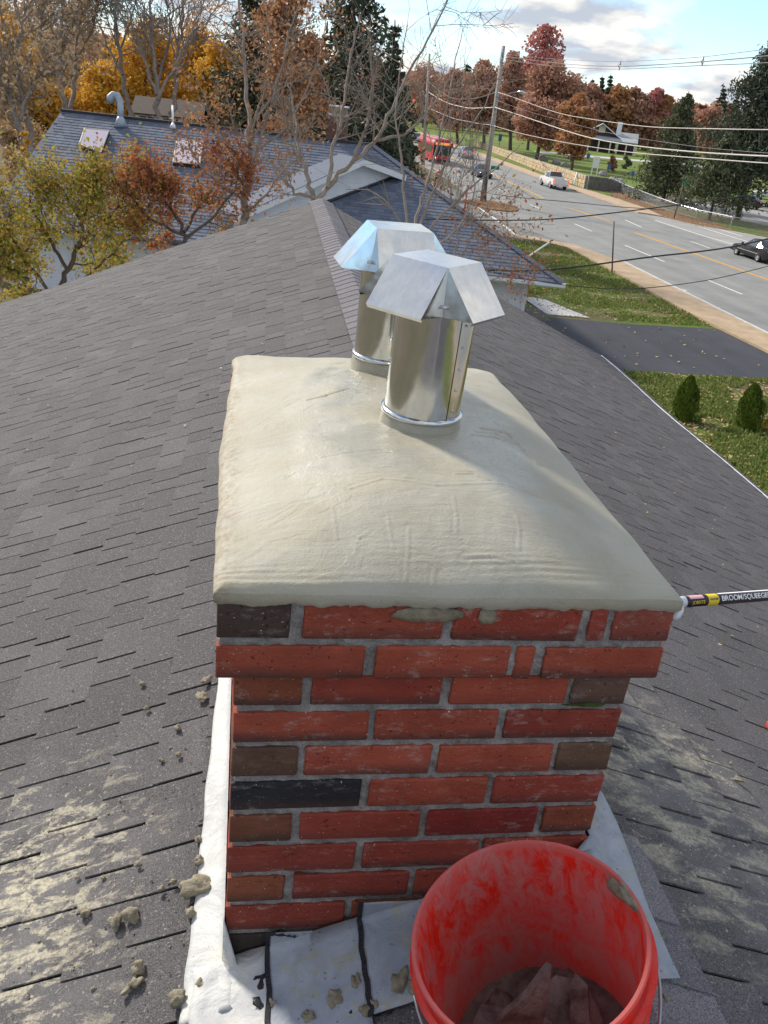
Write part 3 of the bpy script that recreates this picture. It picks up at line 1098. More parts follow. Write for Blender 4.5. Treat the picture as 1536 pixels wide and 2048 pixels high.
tabs = []
tw_r = random.Random(21)
WIDTHS = [0.09, 0.11, 0.13, 0.15, 0.15, 0.18, 0.20]
for side, XE, m in ((-1, XL, ML), (1, XR, MR)):
    cosm = 1 / math.sqrt(1 + m * m)
    step = EXP * cosm
    k = 0
    while (k * step) < abs(XE) - 0.02:
        xa = k * step
        y = Y0 - 0.2 + 0.16 * tw_r.random()
        while y < Y1 - 0.01:
            wd = tw_r.choice(WIDTHS)
            ya, yb = max(y, Y0), min(y + wd, Y1)
            X = side * (xa + 0.001)
            wx = RID + RX * X + RU * (ya + yb) / 2
            inside = (0.09 < wx[0] < 0.55) and (0.09 < wx[1] < 1.00)
            if not inside and yb - ya > 0.02:
                tabs.append((side, xa, ya, yb - ya, m))
            y += wd
        k += 1


def tab_matrix(side, xa, ya, w, m):
    cosm = 1 / math.sqrt(1 + m * m)
    X0_, X1_ = side * (xa + 0.001), side * (xa + EXP * cosm)
    p0 = roofpt(X0_, ya)
    p1 = roofpt(X1_, ya)
    p2 = roofpt((X0_ + X1_) / 2, ya + w)
    p3 = roofpt((X0_ + X1_) / 2, ya)
    ex = p1 - p0
    ex /= np.linalg.norm(ex)
    ey = p2 - p3
    ey /= np.linalg.norm(ey)
    ez = np.cross(ex, ey)
    if ez[2] < 0:
        ez = -ez
    ez = ez / np.linalg.norm(ez)
    ey = ey - ex * (ex @ ey)
    ey /= np.linalg.norm(ey)
    M = np.eye(4)
    M[:3, 0], M[:3, 1], M[:3, 2], M[:3, 3] = ex, ey, ez, p0
    return M


near = []
for i, t in enumerate(tabs):
    P = roofpt(t[0] * (t[1] + 0.06), t[2] + 0.15)
    u, v, z = project(P)
    if z > 0.3 and -120 < u < 1656 and 380 < v < 2160:
        near.append((z, i))
near.sort()
single = set(i for z, i in near[:296])
base_tabs = {}
field = MB()
for i, t in enumerate(tabs):
    M = tab_matrix(*t)
    jit = rng.normal(0, 0.0010)
    if i in single:
        key = (round(t[3], 2), t[0])
        if key not in base_tabs:
            mbt = tab_mesh('shingle', t[3])
            me = mbt.mesh('shingle')
            if t[0] < 0:
                me.flip_normals()
            me.materials.append(MATS['shingle_grey'])
            base_tabs[key] = me
        o = bpy.data.objects.new('shingle', base_tabs[key])
        COL.objects.link(o)
        o.parent = house
        Mm = Matrix(M.tolist())
        Mm[2][3] += jit
        o.matrix_local = hinv @ Mm
    else:
        q = tab_mesh('t', t[3])
        V = np.vstack(q.v) @ M[:3, :3].T + M[:3, 3]
        V[:, 2] += jit
        field.add(V, q.f if t[0] > 0 else [f[::-1] for f in q.f])
hpart(field, 'shingle', 'shingle_grey', kind='stuff')

# ridge cap shingles
mbr = MB()
hw = 0.135
L = 0.20
for s_i, m in ((-1, ML), (1, MR)):
    pass
zl, zr = -ML * hw, -MR * hw
r0, r1 = 0.017, 0.018
V = []
for yy, zz_ in ((0.0, r1), (L, r0 - 0.004)):
    V += [(-hw, yy, zl + zz_), (-0.03, yy, -ML * 0.03 + zz_ - 0.001), (0, yy, zz_ - 0.005), (0.03, yy, -MR * 0.03 + zz_ - 0.001), (hw, yy, zr + zz_)]
V += [(x, y, z - 0.006) for x, y, z in V]
F = [(i, i + 1, i + 6, i + 5) for i in range(4)] + [(i + 10, i, i + 5, i + 15) if i == 0 else None for i in (0,)] + [(4, 14, 19, 9)] + [(i + 10, i + 11, i + 1, i) for i in range(4)]
mbr.add(V, [f for f in F if f])
rme = mbr.mesh('ridge_shingle')
rme.materials.append(MATS['shingle_ridge'])
y = Y0
while y < Y1 - 0.1:
    if not (-0.06 < y + 0.06 < 1.08):
        o = bpy.data.objects.new('ridge_shingle', rme)
        COL.objects.link(o)
        o.parent = house
        P = RID + RU * y
        Mm = Matrix(((RX[0], RU[0], 0, P[0]), (RX[1], RU[1], 0, P[1]), (0, 0, 1, P[2] - 0.004 + 0.004 * math.sin(y)), (0, 0, 0, 1)))
        o.matrix_local = hinv @ Mm
    y += 0.127

# ================================================================== CHIMNEY
h_, j_, e_ = 0.0701, 0.0127, 0.0269
CW, CDp = 0.63, 1.10
chim = thing('brick_chimney', 'red brick chimney with freshly smoothed mortar crown on the roof ridge', 'chimney', (0.315, 0.55, -0.7))
cinv = Matrix.Translation((-0.315, -0.55, 0.7))
bm_cache = {}


def brick_mesh(L, D, H, seed):
    key = (round(L, 3), round(D, 3), round(H, 3), seed)
    if key in bm_cache:
        return bm_cache[key]
    bm = bmesh.new()
    bmesh.ops.create_cube(bm, size=1)
    for v in bm.verts:
        v.co = Vector((v.co.x * L, v.co.y * D, v.co.z * H))
    bmesh.ops.bevel(bm, geom=list(bm.edges), offset=0.0028, segments=1, affect='EDGES')
    lay = None
    r = random.Random(seed)
    for v in bm.verts:
        v.co += Vector((r.uniform(-1, 1) * 0.0012, r.uniform(-1, 1) * 0.0008, r.uniform(-1, 1) * 0.0013))
    me = bpy.data.meshes.new('brick')
    bm.to_mesh(me)
    bm.free()
    a = me.attributes.new('endd', 'FLOAT', 'POINT')
    ax = 0 if L > D else 1
    vals = []
    for v in me.vertices:
        vals.append(1.0)
    a.data.foreach_set('value', [0.0] * len(me.vertices))
    me.materials.append(MATS['brick_face'])
    bm_cache[key] = me
    return me


RED = [(0.36, 0.072, 0.040), (0.33, 0.060, 0.034), (0.38, 0.084, 0.045), (0.29, 0.054, 0.033), (0.35, 0.078, 0.042)]
BROWN = (0.13, 0.072, 0.045)
DKBR = (0.075, 0.050, 0.040)
BLACK = (0.022, 0.022, 0.027)
OCH = (0.25, 0.075, 0.035)
rb = random.Random(3)
nbk = 0


def put_brick(cx, cy, cz, L, D, H, col=None):
    global nbk
    nbk += 1
    me = brick_mesh(L, D, H, nbk % 5)
    o = bpy.data.objects.new('brick', me)
    COL.objects.link(o)
    o.parent = chim
    o.location = cinv @ Vector((cx + 0, cy, cz))
    c = col or rb.choice(RED)
    k = rb.uniform(0.88, 1.12)
    o.color = (c[0] * k, c[1] * k, c[2] * k, 1)
    o.rotation_euler = (rb.uniform(-1, 1) * 0.006, rb.uniform(-1, 1) * 0.004, rb.uniform(-1, 1) * 0.006)
    return o


BH = h_ - j_
DB = 0.095


def front_row(zc, segs, x0, x1, ya):
    """segs: (from, to, colour) as fractions of the width"""
    for a, b, c in segs:
        xa, xb = x0 + (x1 - x0) * a, x0 + (x1 - x0) * b
        put_brick((xa + xb) / 2, ya + DB / 2, zc, xb - xa, DB, BH, c)


def frac(a, b, pts):
    return [((p - a) / (b - a), (q - a) / (b - a), c) for p, q, c in pts]


rows = []
# corbel, top course and lower course
front_row(h_ + BH / 2, frac(428, 1345, [(428, 567, DKBR), (590, 865, None), (887, 1148, None), (1166, 1204, None), (1219, 1345, (0.29, 0.075, 0.05))]), -e_, CW + e_, -e_)
front_row(BH / 2, frac(428, 1325, [(428, 712, None), (731, 1001, None), (1016, 1052, RED[2]), (1072, 1325, None)]), -e_, CW + e_, -e_)
spec = [
    frac(462, 1259, [(462, 592, OCH), (610, 868, None), (885, 1128, None), (1141, 1259, (0.15, 0.09, 0.065))]),
    frac(466, 1245, [(466, 727, None), (740, 987, None), (1003, 1245, None)]),
    frac(462, 1227, [(462, 588, BROWN), (603, 851, None), (866, 1102, None), (1113, 1227, (0.14, 0.085, 0.05))]),
    frac(461, 1208, [(461, 712, BLACK), (727, 964, None), (980, 1208, RED[3])]),
    frac(458, 1196, [(458, 577, (0.20, 0.075, 0.038)), (594, 831, RED[3]), (846, 1074, (0.25, 0.03, 0.022)), (1087, 1196, (0.24, 0.065, 0.033))]),
    frac(456, 1179, [(456, 702, RED[3]), (716, 950, RED[3]), (962, 1179, RED[3])]),
    frac(455, 1170, [(455, 566, OCH), (582, 812, RED[3]), (826, 1040, RED[3]), (1055, 1170, None)]),
    frac(453, 1160, [(453, 686, RED[3]), (699, 925, OCH), (940, 1160, None)]),
    frac(450, 1150, [(450, 556, (0.045, 0.034, 0.028)), (568, 790, None), (804, 1020, None), (1034, 1150, None)]),
    frac(0, 3, [(0, 0.98, None), (1.02, 1.98, None), (2.02, 3, None)]),
    frac(0, 3, [(0, 0.48, None), (0.52, 1.48, None), (1.52, 2.48, None), (2.52, 3, None)]),
]
FY = 0.0
for k, sg in enumerate(spec):
    front_row(-(k + 1) * h_ + BH / 2, sg, 0, CW, FY)
# other faces
for k in range(-2, 11):
    zc = -(k + 1) * h_ + BH / 2
    cor = k < 0
    ex = e_ if cor else 0.0
    xa, xb = -ex, CW + ex
    ya, yb = -ex, CDp + ex
    nfull = 5
    start = ya + DB + j_ if True else ya
    span = yb - DB - j_ - start
    off = 0.5 if k % 2 else 0.0
    unit = (span + j_) / (4.5 if False else 4)
    y = start - (unit / 2 if k % 2 else 0)
    while y < yb - DB - 0.02:
        a, b = max(y, start), min(y + unit - j_, yb - DB - j_)
        if b - a > 0.03:
            for xc in (xa + DB / 2, xb - DB / 2):
                put_brick(xc, (a + b) / 2, zc, DB, b - a, BH, None)
        y += unit
    # back row
    u = (xb - xa + j_) / 3
    x = xa - (u / 2 if k % 2 else 0)
    while x < xb - 0.02:
        a, b = max(x, xa), min(x + u - j_, xb)
        if b - a > 0.03:
            put_brick((a + b) / 2, yb - DB / 2, zc, b - a, DB, BH, None)
        x += u
# mortar body: recessed behind the brick faces, with uneven joints
mo = MB()


def rough_box(mbx, a, b, step=0.02, amp=0.0022, seed=1):
    r = np.random.default_rng(seed)
    a = np.array(a)
    b = np.array(b)

    def face(ax, val, flip):
        o = [i for i in range(3) if i != ax]
        n0 = max(2, int((b[o[0]] - a[o[0]]) / step))
        n1 = max(2, int((b[o[1]] - a[o[1]]) / step))
        V = []
        for i in range(n0 + 1):
            for k_ in range(n1 + 1):
                p = np.zeros(3)
                p[ax] = val + (r.normal(0, amp) if 0 < i < n0 and 0 < k_ < n1 else 0)
                p[o[0]] = a[o[0]] + (b[o[0]] - a[o[0]]) * i / n0
                p[o[1]] = a[o[1]] + (b[o[1]] - a[o[1]]) * k_ / n1
                V.append(p)
        F = [(i * (n1 + 1) + k_, (i + 1) * (n1 + 1) + k_, (i + 1) * (n1 + 1) + k_ + 1, i * (n1 + 1) + k_ + 1) for i in range(n0) for k_ in range(n1)]
        if flip:
            F = [f[::-1] for f in F]
        mbx.add(V, F)
    face(0, a[0], False)
    face(0, b[0], True)
    face(1, a[1], True)
    face(1, b[1], False)
    face(2, a[2], False)
    face(2, b[2], True)


rough_box(mo, (0.006, 0.006, -0.95), (CW - 0.006, CDp - 0.006, -0.004), 0.014, 0.0016, 1)
rough_box(mo, (-e_ + 0.005, -e_ + 0.0055, 0.004), (CW + e_ - 0.005, CDp + e_ - 0.005, 2 * h_ - 0.004), 0.014, 0.0016, 2)
me = mo.mesh('mortar')
fix_normals(me)
me.transform(cinv)
o = link('mortar', me, 'joint_mortar', chim)
# moss under the right end of the first course
o = blob('moss', 'moss_green', cinv @ Vector((0.565, -0.002, -h_ + 0.001)), (0.036, 0.0035, 0.0045), 4, chim, 2)


# crown
def sstep(t):
    t = np.clip(t, 0, 1)
    return t * t * (3 - 2 * t)


NXc, NYc = 230, 390
gx = np.linspace(0, 1, NXc)
gy = np.linspace(0, 1, NYc)
ov = 0.004
X, Y = np.meshgrid(gx, gy, indexing='ij')
r1_ = np.random.default_rng(11)


def wav(t, s, a):
    return a * (np.sin(t * 9 + s) + 0.6 * np.sin(t * 21 + 2 * s) + 0.4 * np.sin(t * 47 + 3 * s))


xl = -e_ - ov - 0.003 + wav(Y, 1.0, 0.0022) + 0.012 * sstep((Y - 0.5) / 0.5)
xr = CW + e_ + ov + wav(Y, 2.3, 0.0022) - 0.004 * Y
yn = -e_ - ov + wav(X, 0.4, 0.0018)
yf = CDp + e_ + ov + wav(X, 3.1, 0.003)
# chamfered far corners
wx_ = xl + (xr - xl) * X
wy_ = yn + (yf - yn) * Y
cut = np.maximum(0, 0.05 - (wx_ - xl)) * sstep((Y - 0.9) * 10)
wy_ = wy_ - cut * 0.9
cut = np.maximum(0, 0.06 - (xr - wx_)) * sstep((Y - 0.9) * 10)
wy_ = wy_ - cut * 0.9
dl, dr, dn, df = wx_ - xl, xr - wx_, wy_ - yn, yf - wy_


def prof(d, w, ex=2.1):
    t = np.clip(d / w, 0, 1)
    return 1 - (1 - t) ** ex


H = 0.076 * np.minimum.reduce([prof(dl, 0.30, 1.5), prof(dr, 0.26, 1.6), prof(dn, 0.27, 1.9), prof(df, 0.40, 1.5)])
# smooth the mitred hips
Hs = 0.076 * (prof(dl, 0.30, 1.5) * prof(dr, 0.26, 1.6) * prof(dn, 0.27, 1.9) * prof(df, 0.40, 1.5)) ** 0.8
Hc = 0.15 * H + 0.85 * Hs
Hc += 0.006 * np.exp(-(((wx_ - 0.34) / 0.2) ** 2 + ((wy_ - 0.6) / 0.35) ** 2))
from mathutils import noise as MN
Nz = np.zeros_like(Hc)
for i in range(NXc):
    for k_ in range(NYc):
        x_, y_ = wx_[i, k_], wy_[i, k_]
        Nz[i, k_] = 0.0026 * MN.noise((x_ * 5, y_ * 5, 1.0)) + 0.0007 * MN.noise((x_ * 6, y_ * 24, 3.0)) + 0.0004 * MN.noise((x_ * 30, y_ * 10, 7.0)) + 0.0003 * MN.noise((x_ * 60, y_ * 90, 2.0))
edge = np.clip(np.minimum.reduce([dl, dr, dn, df]) / 0.03, 0, 1)
Hc += Nz * (0.35 + 0.65 * edge)
# horizontal trowel ridges on the steep front slope
fr = np.exp(-((dn - 0.035) / 0.035) ** 2)
ph_ = dn * 520 + 1.5 * np.sin(wx_ * 7) + 0.7 * np.sin(wx_ * 23)
Hc += 0.0007 * fr * np.sin(ph_) * (0.5 + 0.5 * np.sin(wx_ * 11 + dn * 60))


def scratch(px, amp=0.0008, wdt=0.0021, zc=0.205):
    """a raised trowel curl drawn through points of the picture, laid into the crown"""
    global Hc
    P = [onz(u, v, zc)[:2] for u, v in px]
    for a, b in zip(P[:-1], P[1:]):
        d = b - a
        L2 = d @ d + 1e-9
        t = np.clip(((wx_ - a[0]) * d[0] + (wy_ - a[1]) * d[1]) / L2, 0, 1)
        dist = np.hypot(wx_ - a[0] - t * d[0], wy_ - a[1] - t * d[1])
        Hc += amp * np.exp(-(dist / wdt) ** 2) - amp * 0.5 * np.exp(-((dist - wdt * 2) / wdt) ** 2)


scratch([(665, 1010), (672, 1040), (675, 1058)])
scratch([(700, 1050), (720, 1058), (737, 1052)])
scratch([(775, 1035), (783, 1060), (790, 1075)])
scratch([(905, 1008), (912, 1035), (914, 1062)])
scratch([(1032, 1035), (1040, 1055), (1041, 1080)])
scratch([(819, 1050), (819, 1085), (818, 1110)])
scratch([(875, 1100), (872, 1130), (858, 1148)])
scratch([(770, 1120), (790, 1117), (815, 1128), (830, 1124)])
scratch([(945, 1140), (948, 1160), (944, 1176)])
scratch([(1017, 1125), (1017, 1150)])
scratch([(930, 1088), (980, 1086), (1030, 1092)], 0.0010)
scratch([(550, 1125), (600, 1128), (645, 1134)], 0.0010)
scratch([(640, 968), (700, 985), (760, 975), (870, 990), (1000, 985), (1090, 1000)], 0.0008, 0.003)
scratch([(905, 970), (940, 968), (975, 980)], 0.0016)
scratch([(590, 935), (578, 940), (565, 942)])
scratch([(640, 918), (700, 917), (760, 919)], 0.0014)
scratch([(610, 802), (650, 800), (694, 793)], 0.002)
scratch([(500, 830), (560, 808), (600, 795)], 0.0007)
scratch([(950, 880), (990, 876), (1040, 890)], 0.0016, 0.0025)
scratch([(940, 888), (990, 886), (1036, 893)], 0.0016, 0.0025)
scratch([(960, 870), (1000, 868), (1025, 876)], 0.002, 0.003)
scratch([(990, 850), (1020, 870), (1050, 900), (1075, 925)], 0.002, 0.004)
scratch([(660, 725), (690, 722)], 0.0016)
zc0 = 2 * h_ - 0.002
dmin = np.minimum.reduce([dl, dr, dn, df])
Zc = zc0 + 0.015 - 0.006 * (1 - np.clip(dmin / 0.014, 0, 1)) ** 2 + 0.92 * np.maximum(Hc, -0.004)
V = np.stack([wx_, wy_, Zc], -1).reshape(-1, 3)
F = []
idx = np.arange(NXc * NYc).reshape(NXc, NYc)
a = idx[:-1, :-1].ravel()
b = idx[1:, :-1].ravel()
c = idx[1:, 1:].ravel()
d = idx[:-1, 1:].ravel()
Fq = np.stack([a, b, c, d], 1)
mc = MB()
mc.add(V, Fq.tolist())
# skirt hanging a little over the top course, ragged
per = [(i, 0) for i in range(NXc)] + [(NXc - 1, k) for k in range(1, NYc)] + [(i, NYc - 1) for i in range(NXc - 2, -1, -1)] + [(0, k) for k in range(NYc - 2, 0, -1)]
top = np.array([V[idx[i, k]] for i, k in per])
cen = np.array([0.315, 0.55])
rings = [top]
for dz, inn in ((0.005, -0.0012), (0.015, -0.0008), (0.021, 0.004)):
    R_ = top.copy()
    dirx = np.sign(top[:, 0] - cen[0]) * (np.abs(top[:, 0] - cen[0]) > 0.33)
    diry = np.sign(top[:, 1] - cen[1]) * (np.abs(top[:, 1] - cen[1]) > 0.56)
    R_[:, 0] -= dirx * inn
    R_[:, 1] -= diry * inn
    rag = np.array([0.55 * MN.noise((p[0] * 22, p[1] * 22, 5.0)) + 0.35 * MN.noise((p[0] * 70, p[1] * 70, 1.0)) for p in top])
    R_[:, 2] = top[:, 2] - dz * (1 + 0.55 * rag)
    rings.append(R_)
n = len(per)
Vs = np.vstack(rings)
Fs = [(q * n + (i + 1) % n, q * n + i, (q + 1) * n + i, (q + 1) * n + (i + 1) % n) for q in range(3) for i in range(n)]
mc.add(Vs, [f[::-1] for f in Fs])
me = mc.mesh('mortar_crown', True)
fix_normals(me)
me.transform(cinv)
link('mortar_crown', me, 'wet_mortar', chim)


def crown_z(x, y):
    i = np.unravel_index(np.argmin((wx_ - x) ** 2 + (wy_ - y) ** 2), wx_.shape)
    return float(Zc[i])


# flashing (children of the chimney)
def sheet(name, cols, mat, label=None, thick=0.0022):
    """cols: list of polylines (same length) forming a grid sheet"""
    k = len(cols)
    nn = len(cols[0])
    V = [p for c_ in cols for p in c_]
    mbs = MB()
    F = [(i * nn + q, (i + 1) * nn + q, (i + 1) * nn + q + 1, i * nn + q + 1) for i in range(k - 1) for q in range(nn - 1)]
    mbs.add(V, F)
    me = mbs.mesh(name, True)
    me.transform(cinv)
    o = link(name, me, mat, chim)
    fix_normals(me)
    md = o.modifiers.new('solid', 'SOLIDIFY')
    md.thickness = thick
    md.offset = 0
    if label:
        o['label'] = label
    return o


def wob(p, a=0.004, s=14):
    p = np.array(p, float)
    p[2] += a * MN.noise((p[0] * s, p[1] * s, 0.3)) + a * 0.5 * MN.noise((p[0] * s * 3, p[1] * s * 3, 4.3))
    return p


# left strip along the lit side
cols = []
edge_px = [(437, 1358), (428, 1450), (415, 1560), (407, 1640), (398, 1740), (388, 1830), (375, 1920), (366, 2000), (359, 2060)]
for t in np.linspace(0, 1, 40):
    s_ = t * (len(edge_px) - 1)
    i0 = min(int(s_), len(edge_px) - 2)
    fr_ = s_ - i0
    u = edge_px[i0][0] * (1 - fr_) + edge_px[i0 + 1][0] * fr_ + 1.5 * math.sin(t * 37)
    v = edge_px[i0][1] * (1 - fr_) + edge_px[i0 + 1][1] * fr_
    E_, EX, EY = onroof(u, v, 0.010)
    y_ = E_[1]
    Xw = (0.002 - RID[0] - 0.0) 
    
    yy_ = max(y_, -0.22)
    top = np.array([-0.004, y_, 0])
    line = []
    for q in np.linspace(0, 1, 9):
        x_ = E_[0] * (1 - q) + (-0.004) * q
        Xr = x_ - RID[0] - PH * y_
        p = roofpt(Xr, y_, 0.012 + 0.018 * max(0, q - 0.8) * 5 * 0.4)
        line.append(wob([x_, y_, p[2]], 0.005 if 0 < q < 1 else 0.002))
    if y_ > -0.01:
        last = line[-1].copy()
        line.append(last + [0.001, 0, 0.05])
        line.append(last + [0.001, 0, 0.11])
    else:
        last = line[-1].copy()
        line.append(last + [0.012, 0, 0.003])
        line.append(last + [0.03, 0, 0.004])
    cols.append(line)
sheet('flashing', cols, 'painted_lead_lit', 'white painted flashing strip on the left side')


def front_piece(name, xa, xb, ztop, yout, seed, wr=0.003, mat='painted_lead_shaded', wtop=0.0, zo=0.0):
    cols = []
    for t in np.linspace(0, 1, 18):
        x_ = xa + (xb - xa) * t
        Xr = x_ - RID[0]
        line = []
        zr_ = roofpt(Xr, 0.0, 0.010)[2]
        for q in np.linspace(0, 1, 8):
            line.append(wob([x_, -0.0065 - wtop, ztop + (zr_ + 0.02 - ztop) * q], 0.0) + [0, wr * 0.8 * MN.noise((x_ * 20, q * 3, seed)), 0])
        for q in np.linspace(0.08, 1, 14):
            y_ = -0.008 - wtop - yout * q
            p = roofpt(x_ - RID[0] - PH * y_, y_, 0.013 + zo + 0.010 * (1 - q) ** 3)
            line.append(wob([x_ + 0.006 * MN.noise((q * 5, seed, 0)), y_, p[2]], wr, 18))
        cols.append(line)
    return sheet(name, cols, mat)


front_piece('flashing', -0.055, 0.078, -0.648, 0.26, 1, 0.008, 'painted_lead_lit', 0.0)
front_piece('flashing', 0.074, 0.236, -8 * h_ + 0.002, 0.25, 2, 0.0016, 'painted_lead_shaded', 0.003, 0.002)
front_piece('flashing', 0.232, 0.46, -7 * h_ + 0.002, 0.17, 3, 0.0016, 'painted_lead_shaded', 0.0065, 0.005)
front_piece('flashing', 0.456, 0.64, -6 * h_ + 0.002, 0.15, 4, 0.0016, 'painted_lead_shaded', 0.010, 0.008)
front_piece('tar_seam', 0.070, 0.078, -8 * h_ + 0.006, 0.252, 2, 0.0016, 'roof_tar', 0.005, 0.005)
front_piece('tar_seam', 0.228, 0.236, -7 * h_ + 0.006, 0.172, 3, 0.0016, 'roof_tar', 0.008, 0.008)
# right-hand apron, tapering down the slope
cols = []
Lp = [(1197, 1606), (1225, 1662), (1248, 1720), (1268, 1778), (1290, 1838), (1312, 1890), (1335, 1945), (1352, 1980)]
for i, (u, v) in enumerate(Lp):
    E_, EX, EY = onroof(u, v, 0.034)
    In = roofpt(max(0.02, EX * 0.0 + 0.02), EY - 0.04 * i * 0.3, 0.022)
    In[0] = 0.6345 if EY > 0 else 0.55
    Xr = In[0] - RID[0] - PH * In[1]
    In = roofpt(Xr if abs(Xr) > 1e-4 else 1e-4, EY, 0.036)
    cols.append([wob(E_ * (1 - q) + In * q, 0.003) for q in np.linspace(0, 1, 8)])
sheet('flashing', cols, 'painted_lead_shaded', 'flashing apron to the right of the bucket, its shade painted blue grey')
# tar seams on the front flashing
mt = MB()


def tar(px, r, zadd=0.014):
    pts = []
    for u, v, on in px:
        if on == 'w':
            P = onplane(u, v, (0, -0.0145, 0), (0, 1, 0))
        else:
            P, _, _ = onroof(u, v, zadd)
        pts.append(P + rng.normal(0, 0.0012, 3))
    pts = np.array(pts)
    # resample
    q = np.vstack([np.linspace(pts[i], pts[i + 1], 7)[:-1] for i in range(len(pts) - 1)] + [pts[-1:]])
    rr = r * (1 + 0.45 * np.sin(np.arange(len(q)) * 1.7) + 0.25 * np.sin(np.arange(len(q)) * 0.6))
    mt.tube(q + rng.normal(0, 0.0008, q.shape), rr, 6)


tar([(540, 1869, 'w'), (570, 1870, 'w'), (590, 1872, 'w')], 0.0018)
me = mt.mesh('tar_seam', True)
me.transform(cinv)
link('tar_seam', me, 'roof_tar', chim)
mt = MB()
tar([(694, 2036, 's'), (735, 2040, 's'), (775, 2025, 's'), (810, 2010, 's'), (838, 2000, 's')], 0.0030, 0.012)
me = mt.mesh('tar_seam', True)
me.transform(cinv)
link('tar_seam', me, 'roof_tar', chim)
for k, (u, v, sz) in enumerate([(532, 1975, (0.014, 0.020, 0.004)), (527, 2020, (0.010, 0.02, 0.004)), (556, 1968, (0.010, 0.004, 0.002)), (518, 1965, (0.008, 0.005, 0.002))]):
    P, _, _ = onroof(u, v, 0.016)
    blob('tar_patch', 'roof_tar', cinv @ Vector(P), sz, 30 + k, chim, 2, rot=k * 1.1, amp=0.6)
o = blob('mortar_smear', 'fresh_mortar', cinv @ Vector((0.275, -e_ - 0.001, 2 * h_ - 0.028)), (0.05, 0.003, 0.018), 8, chim, 2)
o = blob('mortar_smear', 'fresh_mortar', cinv @ Vector((0.365, -e_ - 0.0005, 2 * h_ - 0.03)), (0.014, 0.0025, 0.022), 9, chim, 2)

